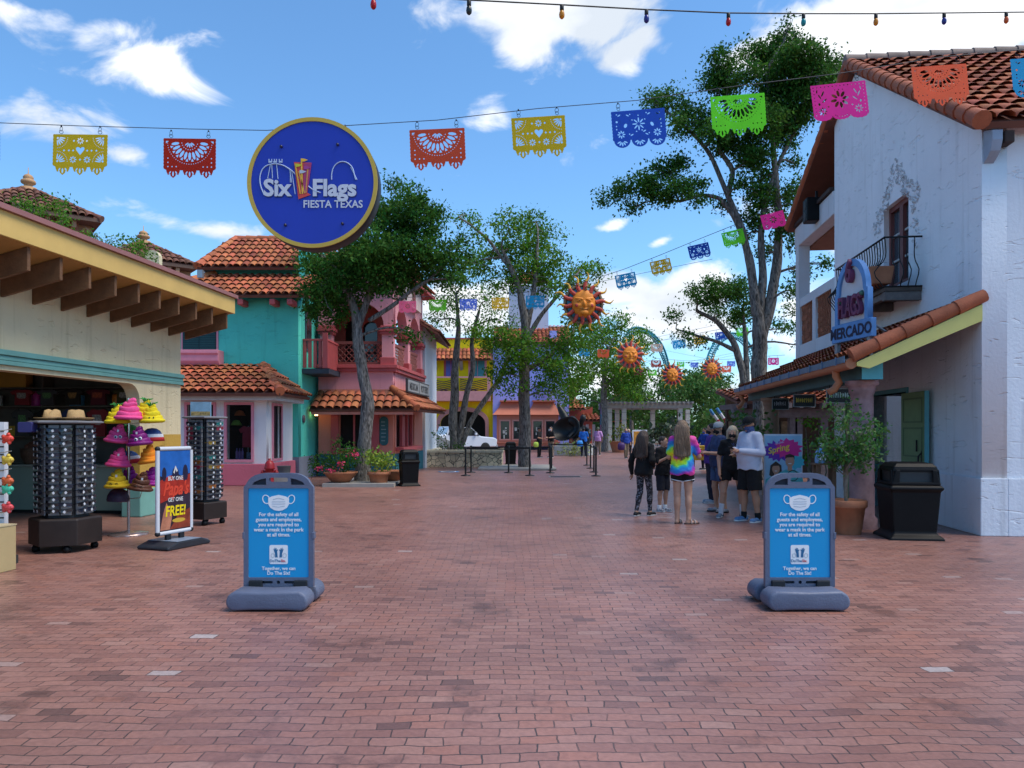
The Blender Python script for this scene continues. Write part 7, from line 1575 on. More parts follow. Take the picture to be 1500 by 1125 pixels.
# 3 tie-dye
person('girl with very long light brown hair in rainbow tie-dye T-shirt, seen from behind', (GX(1000, 12.6), 12.62, 0), R(166), 1.715,
  dict(elR=(-.27, -.10, 1.13), wrR=(-.235, -.36, 1.21), elL=(.22, -.06, 1.12), wrL=(.10, -.26, 1.18), knR=(-.10, -.01, .49), anR=(-.105, .05, .085), knL=(.085, -.01, .49), anL=(.085, .0, .085), toeR=(-.85, -.5, 0), toeL=(-.35, -1, 0)),
  dict(m=tie_dye(), sleeve=.72, hem=.83, loose=1.0, long=1), dict(m=blk, len=.52, loose=1.1, flare=.012, trim=1), dict(m=mat('strap_pale', (.55, .45, .40), .6), sandal=1, sole=mat('sole_brown', (.10, .06, .05), .7)), dict(kind='long', m=hair_mat('hair_light_brown', (.21, .135, .085)), z=1.14, w=.95), (-6, 3), 'light', 1.0)
# 4 capped figure in navy
p4 = person('person in grey cap, navy T-shirt and denim shorts handing over paper', (GX(1053, 14.4), 14.4, 0), R(-80), 1.71,
  dict(elR=(-.25, -.10, 1.13), wrR=(-.16, -.34, 1.17), elL=(.24, -.08, 1.13), wrL=(.14, -.32, 1.15), knR=(-.11, -.03, .49), anR=(-.13, .02, .085), knL=(.11, .02, .49), anL=(.13, .06, .085)),
  dict(m=navy, sleeve=.75, hem=.87, loose=1.1, long=1), dict(m=denim, len=.80, loose=1.2, flare=.014), dict(m=mat('shoe_bw', ()), sole=mat('sole_dark', (.02, .02, .02), .7)), dict(kind='tied', m=hair_mat('hair_black', (.012, .010, .010)), z=1.22), (5, 8), 'light', 1.0, .35, dict(m=mat('mask_black', (.012, .012, .014), .8)), cap=dict(m=mat('cap_grey', (.32, .33, .34), .8, .15, 30), bill=mat('bill_dark', (.04, .04, .045), .7)))
# 5 purple behind
person('person in purple T-shirt and dark trousers mostly hidden behind the grey cap', (GX(1042, 16.2), 16.2, 0), R(-95), 1.70,
  dict(elR=(-.24, -.05, 1.12), wrR=(-.14, -.30, 1.10), elL=(.24, -.05, 1.12), wrL=(.14, -.3, 1.1)), dict(m=purp, sleeve=.7, hem=.86, loose=1.0, long=1), dict(m=mat('trousers_navy', (.012, .014, .03), .9), len=1.95, loose=1.2), gshoe, dict(kind='short', m=hair_mat('hair_black', ())), (0, 5), 'tan', 1.02, .2, dict(m=mat('mask_black', ())), h=.013)
# 6 blonde woman
p6 = person('blonde woman in black T-shirt, white socks and black face mask facing the camera', (GX(1073, 13.5), 13.5, 0), R(-14), 1.63,
  dict(elR=(-.25, .02, 1.13), wrR=(-.24, -.06, .87), elL=(.24, -.06, 1.13), wrL=(.05, -.25, 1.19), hipR=(-.10, 0, .90), hipL=(.10, 0, .90), knR=(-.17, -.03, .49), anR=(-.215, .0, .085), knL=(.15, -.03, .49), anL=(.185, .0, .085), toeR=(-.35, -1, 0), toeL=(.6, -1, 0)),
  dict(m=blk, sleeve=.66, hem=.88, loose=1.0, long=1), dict(m=blk, len=.55, loose=1.2, flare=.02), dict(m=mat('shoe_slate', (.16, .20, .25), .7, .2, 20)), dict(kind='loose', m=hair_mat('hair_blonde', (.50, .40, .27))), (-8, 5), 'light', .98, 0, dict(m=mat('mask_black', ())), socks=dict(m=mat('sock_white', (.6, .6, .66), .9), h=.42))
o = link('shirt_print', outline_mesh([splash(0, 0, .07, 16, 4)], .002), mat('print_gold', (.25, .18, .08), .8), p6); o.location = (.03, -.152, 1.21); o.rotation_euler = (R(4), 0, 0)
# 7 man in white
p7 = person('man in white long-sleeved shirt and black cap looking down at his phone', (GX(1099, 12.9), 12.9, 0), R(-62), 1.79,
  dict(elR=(-.26, .0, 1.14), wrR=(-.06, -.30, 1.19), elL=(.26, -.01, 1.14), wrL=(.07, -.30, 1.17), knR=(-.12, -.02, .49), anR=(-.14, .0, .085), knL=(.12, -.02, .49), anL=(.14, .03, .085)),
  dict(m=wht, fold=.016, sleeve=1.96, hem=.86, loose=1.1, long=1), dict(m=blk, len=1.0, loose=2.0, flare=.022), blshoe, dict(kind='short', m=hair_mat('hair_dark', ())), (-6, 16), 'tan', 1.0, .75, dict(m=mat('gaiter_blue', (.05, .08, .20), .85, .7, 40), gaiter=1), cap=dict(m=blk), socks=dict(m=mat('cloth_black', ()), h=.12))
m = MB(); [m.box(-.3+.0, .0, 1.2, -.29, .001, 1.2) for _ in range(0)]
o = letters('sleeve_print', 'LIV', .085, mat('print_navy', (.04, .06, .15), .8), p7, (-.326, -.02, 1.235), rot=(0, R(0), R(-90)), bold=.0, depth=.003, shear=.5)
def phone(par, loc, label):
    ph = thing('phone', label, 'phone', loc, R(-62)); B(-.036, -.004, -.07, .036, .004, .07).build('case', mat('phone_black', (.01, .01, .012), .3), ph, .003); B(-.032, -.0055, -.064, .032, -.0045, .064).build('screen', mat('phone_screen', (.02, .03, .05), .1), ph); ph.rotation_euler = (R(-55), 0, R(-62)+math.pi); return ph
mw = Matrix.Translation((GX(1099, 12.9), 12.9, 0)) @ Matrix.Rotation(R(-62), 4, 'Z') @ Matrix.Diagonal((1.79/1.72,)*3+(1,))
phone(p7, mw @ Vector((0.0, -.40, 1.205)), 'black phone in the hands of the man in white')
mw = Matrix.Translation((GX(1053, 14.4), 14.4, 0)) @ Matrix.Rotation(R(-80), 4, 'Z')
pa = thing('paper_sheet', 'pale yellow sheet of paper passed between the two hands', 'paper', mw @ Vector((-.10, -.46, 1.20)), R(-70)); B(-.12, -.09, -.002, .12, .09, .002).build('sheet', mat('paper_yellow', (.62, .58, .35), .7, .05, 3), pa); pa.rotation_euler[0] = R(14)
B(-.10, -.07, .0025, .02, -.01, .0035).build('print', mat('print_navy', (.04, .06, .15)), pa)
# far figures
FH = .02
polo = mat('cloth_blue', (.012, .13, .50), .85, .15, 6); royal = mat('cloth_royal', (.012, .05, .30), .85, .15, 6); khaki = mat('cloth_khaki', (.20, .15, .10), .9, .15, 6); pinks = mat('cloth_pink', (.55, .28, .55), .85, .1, 6)
kw = dict(h=FH, detail=False, hands=False)
person('far guard in black with dark hat holding a lime bag, by the salmon windows', (GX(790, 43.5), 43.5, 0), R(60), 1.74, dict(elR=(-.24, -.06, 1.14), wrR=(-.1, -.28, 1.1)), dict(m=blk, sleeve=.7), dict(m=blk, len=1.95), bshoe, dict(kind='short', m=hair_mat('hair_black', ())), (0, 0), 'tan', cap=dict(m=blk), **kw)
person('far worker in black shirt and tan trousers holding a box, right of the guard', (GX(807, 43.5), 43.5, 0), R(-40), 1.78, dict(elR=(-.24, -.06, 1.14), wrR=(-.1, -.30, 1.12), elL=(.24, -.06, 1.14), wrL=(.1, -.3, 1.12)), dict(m=blk, sleeve=.7), dict(m=khaki, len=1.95), bshoe, dict(kind='short', m=hair_mat('hair_dark', ())), (0, 0), 'light', mask=dict(m=wht), **kw)
person('far man in bright blue polo shirt and black trousers seen from behind', (GX(855, 45), 45, 0), R(160), 1.75, dict(elR=(-.24, -.06, 1.14), wrR=(-.12, -.26, 1.12)), dict(m=polo, sleeve=.7), dict(m=mat('trousers_navy', ()), len=1.95), bshoe, dict(kind='short', m=hair_mat('hair_black', ())), (0, 0), 'tan', 1.1, **kw)
person('far man in pale pink shirt and khaki trousers', (GX(876, 48), 48, 0), R(-30), 1.78, None, dict(m=pinks, sleeve=.8, long=1, hem=.86), dict(m=khaki, len=1.95), bshoe, dict(kind='short', m=hair_mat('hair_black', ())), (0, 6), 'deep', 1.12, .3, cap=dict(m=mat('cap_olive', (.08, .10, .06), .8)), **kw)
person('far woman in royal blue jacket, khaki trousers and mask walking with a purple bag', (GX(917, 42), 42, 0), R(8), 1.68, dict(knR=(-.09, -.12, .50), anR=(-.06, -.05, .10), knL=(.08, .03, .49), anL=(.06, .12, .10)), dict(m=royal, sleeve=1.5, loose=1.5, long=1, hem=.86), dict(m=khaki, len=1.95), bshoe, dict(kind='short', m=hair_mat('hair_light_brown', ())), (0, 4), 'light', 1.05, mask=dict(m=mat('mask_blue', (.06, .10, .35), .8)), **kw)
person('far person in black close behind the woman in royal blue', (GX(923, 47), 47.5, 0), R(20), 1.66, None, dict(m=blk, sleeve=1.5), dict(m=blk, len=1.95), bshoe, dict(kind='short', m=hair_mat('hair_blonde', ())), (0, 0), 'light', **kw)
person('far worker in royal blue behind the yellow box', (GX(1032, 30), 30, 0), R(-60), 1.66, dict(elR=(-.24, -.1, 1.14), wrR=(-.14, -.33, 1.16)), dict(m=royal, sleeve=1.4, long=1), dict(m=mat('trousers_navy', ()), len=1.95), bshoe, dict(kind='short', m=hair_mat('hair_black', ())), (0, 5), 'tan', mask=dict(m=mat('mask_blue', ())), **kw)
def bag(label, loc, rgb, sc):
    b = thing('carry_bag', label, 'bag', loc); MB().lathe([(.10, 0), (.16, .04), (.17, .2), (.12, .32), (0, .33)], 14, sx=1, sy=.5).build('bag_body', mat('bag_%d%d' % (int(rgb[0]*100), int(rgb[2]*100)), rgb, .6, .2, 8), b); MB().tube([(-.08, 0, .31), (-.05, 0, .44), (.05, 0, .44), (.08, 0, .31)], .012, 5).build('strap', mat('bag_strap', (.02, .02, .02), .7), b); b.scale = (sc,)*3
bag('purple bag carried by the woman in royal blue', (GX(910, 42), 41.9, .48), (.06, .02, .12), 1.3); bag('lime green bag carried by the guard in black', (GX(785, 43.5), 43.3, .62), (.45, .62, .08), .9); bag('bright blue bag hanging beside the man in the blue polo', (GX(849, 45), 44.8, .62), (.03, .25, .65), 1.1)
# ------------------------------------------------------------------ trees
def T(px, py, d, r): w_ = W(px, py, d); return (w_.x, w_.y, w_.z, r)
# left tree by the pink shop
d = 22
tree('shade_tree', 'dark green tree with mottled leaning trunk growing from the slab before the pink shop', (GX(528, d), d, .1),
 [[(GX(530, d), d, .08, .25), T(534, 640, d, .20), T(540, 590, d, .185), T(531, 545, d, .165), T(524, 500, d, .165), T(522, 462, d, .13), T(510, 425, d, .11), T(492, 392, d, .06)],
  [T(524, 480, d, .12), T(538, 440, d, .10), T(548, 400, d, .08), T(552, 350, d, .06)],
  [T(540, 470, d, .07), T(575, 448, d, .065), T(600, 428, d, .055), T(628, 410, d, .05)]],
 px_blobs([(590, 280, 17, 16), (574, 268, 7, 8), (640, 306, 13, 11), (672, 350, 13, 11), (684, 374, 11, 8), (452, 362, 11, 9), (548, 300, 13, 9), (610, 290, 9, 9), (668, 408, 14, 10), (600, 305, 32, 22), (570, 330, 42, 26), (618, 330, 38, 26), (540, 365, 46, 26), (590, 372, 48, 28), (640, 372, 36, 24), (500, 392, 44, 28), (470, 415, 32, 34), (482, 448, 34, 28), (550, 405, 44, 24), (600, 408, 40, 22), (650, 402, 30, 20), (456, 380, 22, 18), (516, 430, 26, 20), (663, 385, 22, 16), (600, 488, 20, 10), (560, 300, 20, 12), (528, 385, 34, 22)], d, 1.1), .105, leaf_dark(), 1900, .145, 'shade trees on the plaza', per=34)
# forked tree in the stone planter
d = 33.6
tree('shade_tree', 'light sparse tree with forked grey trunks growing from the stone planter', (GX(668, d), d, .6),
 [[(GX(666, d), d, .6, .22), T(664, 620, d, .20), T(666, 570, d, .18), T(668, 525, d, .15), T(672, 480, d, .10), T(668, 430, d, .06)],
  [(GX(670, d), d, .6, .16), T(684, 575, d, .13), T(694, 540, d, .11), T(690, 500, d, .09), T(702, 455, d, .06)],
  [(GX(672, d), d, .62, .14), T(690, 615, d, .12), T(715, 580, d, .11), T(734, 552, d, .10), T(745, 520, d, .06)]],
 px_blobs([(650, 400, 26, 20), (690, 405, 30, 20), (665, 440, 34, 18), (715, 440, 30, 18), (640, 470, 26, 16), (690, 478, 34, 18), (735, 470, 26, 20), (745, 510, 26, 18), (680, 375, 22, 16), (720, 400, 22, 18), (640, 435, 22, 14)], d, 1.4), .12, leaf_mid(), 330, .27, 'shade trees on the plaza', per=34)
# middle tree
d = 30.8
tree('shade_tree', 'tall middle tree with straight dark trunk inside the belt barrier', (GX(769, d), d, .07),
 [[(GX(769, d), d, .07, .27), T(769, 640, d, .24), T(768, 590, d, .23), T(768, 540, d, .22), T(771, 500, d, .21), T(768, 462, d, .17), T(760, 420, d, .12), T(748, 390, d, .10), T(735, 365, d, .06)],
  [T(771, 480, d, .14), T(780, 440, d, .12), T(785, 400, d, .09), T(788, 350, d, .05)], [T(770, 500, d, .11), T(790, 465, d, .09), T(815, 435, d, .07), T(840, 405, d, .05)], [T(748, 395, d, .07), T(715, 350, d, .06), T(690, 330, d, .045), T(672, 318, d, .03)], [T(768, 545, d, .10), T(800, 525, d, .08), T(830, 500, d, .05)]],
 px_blobs([(678, 322, 22, 12), (700, 340, 18, 10), (745, 330, 30, 18), (775, 325, 26, 18), (800, 350, 28, 22), (760, 362, 40, 20), (720, 372, 26, 14), (810, 385, 26, 22), (770, 398, 40, 20), (740, 415, 22, 16), (800, 415, 26, 16), (852, 395, 24, 18), (875, 405, 16, 14), (835, 420, 26, 16), (690, 388, 24, 12), (725, 495, 34, 20), (765, 512, 32, 22), (740, 545, 26, 16), (800, 532, 28, 22), (835, 505, 30, 22), (790, 566, 20, 14), (835, 545, 30, 26), (820, 575, 22, 14), (850, 470, 26, 20), (748, 566, 18, 12)], d, 1.7), .13, leaf_mid(), 700, .20, 'shade trees on the plaza', per=34)
# tall tree at the right beside the market house
d = 24
tree('shade_tree', 'very tall dark tree with several grey trunks behind the market house porch', (GX(1112, d), d, 0),
 [[(GX(1111, d), d, 0, .24), T(1111, 600, d, .22), T(1113, 540, d, .25), T(1112, 480, d, .23), T(1105, 430, d, .15), T(1098, 380, d, .13), T(1085, 330, d, .105), T(1066, 285, d, .085), T(1040, 225, d, .065), T(1018, 198, d, .06), T(985, 170, d, .04)],
  [T(1115, 500, d, .19), T(1128, 450, d, .175), T(1138, 390, d, .15), T(1142, 330, d, .12), T(1136, 260, d, .095), T(1130, 190, d, .07), T(1125, 120, d, .06)],
  [T(1112, 470, d, .14), T(1118, 410, d, .13), T(1114, 340, d, .10), T(1122, 290, d, .08), T(1140, 240, d, .06), T(1160, 200, d, .06), T(1180, 165, d, .04)],
  [T(1098, 380, d, .09), T(1078, 320, d, .08), T(1055, 290, d, .07), T(1030, 285, d, .055), T(995, 295, d, .05)], [T(1066, 285, d, .10), T(1075, 250, d, .08), T(1050, 215, d, .06), T(1062, 160, d, .05)]],
 px_blobs([(1154, 38, 9, 14, 0), (1150, 65, 26, 18), (1170, 85, 34, 22), (1130, 85, 26, 20), (1205, 95, 30, 18), (1150, 115, 40, 24), (1195, 125, 36, 20), (1225, 105, 22, 14), (1100, 75, 22, 14), (1060, 95, 26, 20), (1050, 120, 26, 18), (1090, 110, 22, 18), (1130, 150, 32, 20), (1180, 155, 30, 20), (960, 148, 22, 14), (985, 150, 26, 16), (1010, 165, 22, 16), (1000, 185, 24, 12), (1075, 215, 36, 16), (1050, 195, 28, 16), (1110, 225, 26, 18), (1150, 200, 22, 22), (1165, 240, 14, 12), (975, 248, 26, 14), (1000, 240, 20, 12), (945, 268, 24, 15), (975, 280, 32, 15), (1005, 272, 26, 13), (915, 280, 20, 14), (890, 288, 16, 12), (925, 305, 18, 10), (1020, 290, 20, 9), (1110, 290, 24, 22), (1090, 270, 18, 14), (1150, 290, 18, 16), (1125, 260, 20, 16), (1165, 330, 14, 18), (1060, 300, 16, 10), (1090, 350, 12, 10), (1205, 385, 14, 9), (1170, 400, 16, 12), (1158, 360, 12, 12), (1120, 180, 34, 24), (1085, 165, 24, 18), (1160, 175, 26, 22), (1140, 330, 20, 18), (1105, 320, 22, 16), (1120, 370, 16, 16), (1165, 280, 16, 18), (1095, 240, 22, 14), (1210, 125, 26, 16), (1030, 180, 20, 14), (1060, 130, 22, 18), (1165, 425, 14, 14)], d, 1.0), .108, leaf_dark(), 2500, .145, 'shade trees on the plaza', per=34)
# smaller tree behind it
d = 31
tree('shade_tree', 'smaller spreading tree with thin bare limbs left of the very tall tree', (GX(1088, d), d, 0),
 [[(GX(1092, d), d, 0, .17), T(1092, 600, d, .16), T(1088, 545, d, .15), T(1075, 500, d, .13), T(1050, 470, d, .10), T(1020, 455, d, .07)], [(GX(1094, d), d, 0, .13), T(1094, 560, d, .12), T(1092, 500, d, .10), T(1088, 450, d, .06)], [T(1080, 515, d, .10), T(1050, 500, d, .07), T(1015, 490, d, .05), T(990, 482, d, .03)]],
 px_blobs([(1010, 425, 16, 10), (1030, 440, 22, 12), (1060, 428, 30, 18), (1085, 420, 22, 12), (990, 460, 14, 9), (1050, 460, 22, 10), (1090, 455, 22, 16), (1000, 490, 14, 8), (1022, 500, 18, 8), (1075, 475, 16, 12), (1045, 415, 18, 9), (1110, 440, 16, 16), (1150, 480, 18, 12), (1180, 505, 16, 10), (1160, 450, 14, 12)], d, 1.2), .12, leaf_dark(), 1400, .18, 'shade trees on the plaza', per=34)
# tree further back in the middle
d = 56
tree('shade_tree', 'far tree with slender grey trunk beside the stone pergola, under the hanging suns', (GX(886, d), d, 0),
 [[(GX(886, d), d, 0, .28), T(886, 620, d, .26), T(884, 580, d, .24), T(886, 545, d, .2), T(892, 510, d, .12)], [T(885, 570, d, .14), T(905, 545, d, .10), T(925, 520, d, .06)]],
 px_blobs([(870, 480, 26, 18), (900, 475, 26, 16), (925, 490, 24, 16), (880, 505, 36, 18), (920, 515, 32, 16), (850, 500, 22, 16), (870, 530, 34, 16), (905, 540, 34, 18), (935, 545, 22, 16), (850, 555, 24, 18), (935, 575, 22, 16), (845, 585, 22, 16), (945, 505, 20, 14), (905, 565, 26, 14)], d, 2.6), .20, leaf_mid(), 150, .36, 'shade trees on the plaza', per=34)
# trees on the skyline
FAR = [(955, 585, 74, 46, 40), (1000, 575, 82, 44, 42), (1040, 572, 78, 44, 44), (1075, 580, 72, 40, 36), (985, 608, 68, 36, 26), (1060, 605, 66, 34, 26), (925, 560, 80, 30, 40), (905, 600, 90, 46, 40), (940, 622, 95, 50, 24), (1022, 624, 92, 46, 24), (880, 622, 98, 40, 26)]
for i, (px, py, d, rx, rz) in enumerate(FAR):
    bl = [(px+random.uniform(-.7, .7)*rx, py+random.uniform(-.6, .75)*rz, rx*random.uniform(.32, .5), rz*random.uniform(.3, .45)) for _ in range(12)]
    tree('background_tree', ['round green tree behind the left end of the pergola', 'dark green tree behind the pergola middle', 'broad green tree right of the far hanging suns', 'green tree rising behind the timber arcade', 'low dark tree under the pergola beam', 'low bushy tree before the arcade end', 'tree below the first coaster loop', 'dense tree behind the red pavilion', 'low shadowy tree seen through the pergola left half', 'low shadowy tree seen right of the pergola', 'low shadowy tree between pavilion and pergola'][i], (GX(px, d), d, 0),
      [[(GX(px, d), d, 0, .25), T(px, 615, d, .2), T(px+3, py, d, .1)]], px_blobs(bl, d, 3), .38, leaf_far(), 30, .5, 'trees on the skyline behind the pergola', per=16)
# greenery behind the kiosk roof
for i, (px, py, d, bl, lab) in enumerate(((60, 318, 26, [(25, 298, 16, 9), (50, 306, 26, 12), (82, 300, 22, 12), (90, 325, 22, 14), (60, 325, 20, 10)], 'tree top showing over the kiosk roof before the taller tower'), (180, 360, 28, [(125, 345, 12, 10), (140, 350, 12, 9), (155, 358, 14, 9), (190, 360, 24, 12), (208, 372, 18, 12), (172, 368, 22, 10)], 'tree top showing over the kiosk roof before the smaller tower'))):
    tree('background_tree', lab, (GX(px, d), d, 0), [[(GX(px, d), d, 0, .2), T(px, 500, d, .16), T(px, py+25, d, .1)]], px_blobs(bl, d, .8), .11, leaf_mid(), 800, .15, 'tree tops behind the kiosk')
# low plants
def shrub(name, label, px, py, d, bl, leaf, m, dens, sig, z0=0, group=None):
    t = thing(name, label, 'plant', (GX(px, d), d, z0), 0, group); b0 = Vector((GX(px, d), d, z0)); B_ = [(b[0]-b0.x, b[1]-b0.y, b[2]-b0.z, b[3], b[4], b[5]) for b in px_blobs(bl, d, .25)]
    bush('foliage', t, B_, leaf, m, dens, sig); mm = MB(); [mm.tube(curve_pts((0, 0, 0), (q[0], q[1], q[2]), 4, .08), [.03, .025, .02, .015, .006], 5) for q in B_]; mm.build('stem', mat('young_bark'), t); return t
shrub('round_bush', 'pale yellow-green bush in front of the black hat statue', 835, 668, 46, [(822, 655, 11, 9), (840, 654, 14, 10), (856, 658, 9, 9), (834, 662, 16, 8)], .16, mat('leaf_pale', (.22, .26, .07), .5, .3, 3, island=.4, hue=.03, trans=.25), 130, .14)
shrub('low_hedge', 'dark low plants along the inside of the stone planter', 660, 655, 33, [(645, 653, 11, 5), (662, 653, 12, 5), (676, 654, 10, 5), (640, 640, 8, 10), (648, 634, 7, 9)], .10, leaf_dark(), 500, .10, .6)
shrub('palm_bush', 'dark spiky palm clump under the stone pergola', 978, 650, 56, [(960, 630, 18, 14), (985, 627, 20, 16), (1005, 634, 16, 12), (975, 642, 30, 8)], .42, mat('leaf_palm', (.028, .05, .022), .5, .3, 1, island=.4, trans=.15), 26, .3)
shrub('leafy_shrub', 'bright green shrub behind the people at the market porch', 1092, 650, 17.5, [(1075, 612, 16, 12), (1098, 610, 18, 12), (1115, 622, 16, 12), (1088, 630, 20, 12), (1112, 640, 18, 14), (1085, 648, 16, 10)], .12, mat('leaf_shrub', (.06, .15, .03), .45, .25, 2, island=.4, hue=.03, trans=.3), 330, .10)
shrub('leafy_shrub', 'green shrub behind the spring poster board', 1188, 640, 18.5, [(1180, 620, 12, 14), (1195, 640, 16, 16), (1185, 660, 14, 12), (1210, 650, 12, 14)], .11, leaf_mid(), 300, .09)
tp = thing('flower_pot', 'far terracotta pot with green and orange plant right of the slender trunk', 'potted plant', (GX(907, 54), 54, 0)); MB().lathe([(.5, 0), (.7, .75), (.75, .8), (.66, .8), (0, .7)], 18).build('pot', terracotta(), tp); bush('foliage', tp, [(0, 0, 1.3, .8, .6, .6), (.1, 0, 1.7, .5, .5, .4)], .22, mat('leaf_orange_green', (.14, .17, .03), .5, .3, 2, island=.4, hue=.06, trans=.3), 110, .16)
# ------------------------------------------------------------------ cut banners on wires
def fan(cx, cy, r0, r1, a0, a1, n, w):
    out = []
    for i in range(n):
        a = R(a0+(a1-a0)*(i+.5)/n); m_ = (r0+r1)/2; out.append(ell(cx+m_*math.cos(a), cy+m_*math.sin(a), (r1-r0)/2, w, 8, a))
    return out
def flower(cx, cy, r, n=8): return [ell(cx+r*.62*math.cos(2*math.pi*i/n), cy+r*.62*math.sin(2*math.pi*i/n), r*.36, r*.17, 7, 2*math.pi*i/n) for i in range(n)]
def inside(p, q):
    c = False; n = len(q); j = n-1
    for i in range(n):
        if (q[i][1] > p[1]) != (q[j][1] > p[1]) and p[0] < (q[j][0]-q[i][0])*(p[1]-q[i][1])/(q[j][1]-q[i][1])+q[i][0]: c = not c
        j = i
    return c
def cut(outl, holes):
    ok = []
    for h in holes:
        if any(not inside(p, outl) for p in h): continue
        if any(inside(p, o) for o in ok for p in h) or any(inside(p, h) for o in ok for p in o): continue
        ok.append(h)
    return outline_mesh([outl]+ok, .006)
dia = lambda x, y, r: [(x-r, y), (x, y-r), (x+r, y), (x, y+r)]
def edge_outline(hh, kind):
    pts = []; n = 18
    for i in range(n+1): pts.append((-.5-.008*(i % 2), -hh*i/n))
    if kind == 'lobes':
        for c in (-.33, 0, .33):
            for i in range(11): a = math.pi-math.pi*i/10; pts.append((c+.155*math.cos(a), -hh-.14*math.sin(a)))
    elif kind == 'scallop':
        pts.append((-.46, -hh-.03))
        for c in (-.33, 0, .33):
            for i in range(13): a = math.pi-math.pi*i/12; r = .155+.010*(i % 2); pts.append((c+r*math.cos(a), -hh-.07*(1+.12*(i % 2))*math.sin(a)))
        pts.append((.46, -hh-.03))
    else:
        pts.append((-.45, -hh-.03))
        for c in (-.32, 0, .32):
            pts += [(c-.13, -hh-.03), (c-.13, -hh-.05), (c-.10, -hh-.12), (c-.055, -hh-.10), (c-.045, -hh-.14), (c, -hh-.18), (c+.045, -hh-.14), (c+.055, -hh-.10), (c+.10, -hh-.12), (c+.13, -hh-.05), (c+.13, -hh-.03)]
        pts.append((.45, -hh-.03))
    for i in range(n+1): pts.append((.5+.008*(i % 2), -hh+hh*i/n))
    return pts
def tassel_holes(hh): return [q for c in (-.32, 0, .32) for q in (ell(c, -hh-.10, .018, .05, 7), ell(c-.06, -hh-.075, .014, .034, 7, -.6), ell(c+.06, -hh-.075, .014, .034, 7, .6))]
def pat_heart():
    hh = .58; h = [[(0, -.385), (-.075, -.29), (-.08, -.255), (-.06, -.235), (-.03, -.235), (0, -.26), (.03, -.235), (.06, -.235), (.08, -.255), (.075, -.29)]]
    for sx, sy, a in ((-.44, -.05, -90), (.44, -.05, -180), (-.44, -.52, 0), (.44, -.52, 90)):
        h += fan(sx, sy, .05, .17, a, a+90, 5, .013); h += [ell(sx+.205*math.cos(R(a+9*k+5)), sy+.205*math.sin(R(a+9*k+5)), .009, .009, 5) for k in range(10)]; h.append(dia(sx+.02*(1 if sx < 0 else -1), sy+.02*(1 if sy < -.3 else -1), .025))
    h += flower(0, -.12, .07)+flower(-.13, -.47, .07)+flower(.13, -.47, .07)+[dia(x, y, .022) for x, y in ((-.12, -.12), (.12, -.12), (-.13, -.30), (-.21, -.30), (-.30, -.30), (.13, -.30), (.21, -.30), (.30, -.30), (0, -.47))]
    return cut(edge_outline(hh, 'tassel'), h+tassel_holes(hh))
def pat_fan():
    hh = .58; cx, cy = 0, -.06; h = fan(cx, cy, .20, .36, 180, 360, 11, .030)+fan(cx, cy, .03, .12, 205, 335, 5, .014)
    h += [ell(cx+.155*math.cos(R(a)), cy+.155*math.sin(R(a)), .011, .011, 6) for a in range(190, 360, 17)]+[ell(cx+.43*math.cos(R(a)), cy+.43*math.sin(R(a)), .010, .010, 5) for a in range(184, 358, 6)]
    h += [[(cx+.385*math.cos(R(a-4)), cy+.385*math.sin(R(a-4))), (cx+.385*math.cos(R(a+4)), cy+.385*math.sin(R(a+4))), (cx+.32*math.cos(R(a)), cy+.32*math.sin(R(a)))] for a in [180+16.36*k for k in range(1, 11)]]
    h += [ell(x, y, .014, .014, 6) for x, y in ((-.42, -.38), (-.42, -.46), (-.42, -.54), (-.34, -.54), (-.26, -.54), (.42, -.38), (.42, -.46), (.42, -.54), (.34, -.54), (.26, -.54))]+[[(-.46, -.05), (-.40, -.05), (-.46, -.10)], [(.46, -.05), (.40, -.05), (.46, -.10)]]
    return cut(edge_outline(hh, 'tassel'), h+tassel_holes(hh))
def pat_flower():
    hh = .60; h = [ell(.0+.11*math.cos(R(45*i+10)), -.30+.11*math.sin(R(45*i+10)), .062, .030, 8, R(45*i+10)) for i in range(8)]+flower(-.33, -.50, .085)+flower(.33, -.50, .085)
    for s in (-1, 1): h += [ell(s*.30, -.17, .016, .06, 8, s*.5), ell(s*.36, -.22, .014, .055, 8, s*-.5), ell(s*.28, -.30, .014, .06, 8, s*.9), ell(s*.40, -.12, .013, .04, 8, s*.2), dia(s*.22, -.42, .02), ell(s*.38, -.36, .02, .03, 7)]
    h += [ell(-.46+.0708*i, -.045, .013, .013, 6) for i in range(14)]+[ell(s*.455, -.1-.066*i, .011, .011, 6) for s in (-1, 1) for i in range(8)]+[ell(.12*math.cos(R(a)), -.57+.05*math.sin(R(a)), .012, .012, 5) for a in range(200, 350, 25)]+[ell(0.07*i, -.12, .012, .016, 5) for i in (-1, 0, 1)]
    return cut(edge_outline(hh, 'scallop'), h)
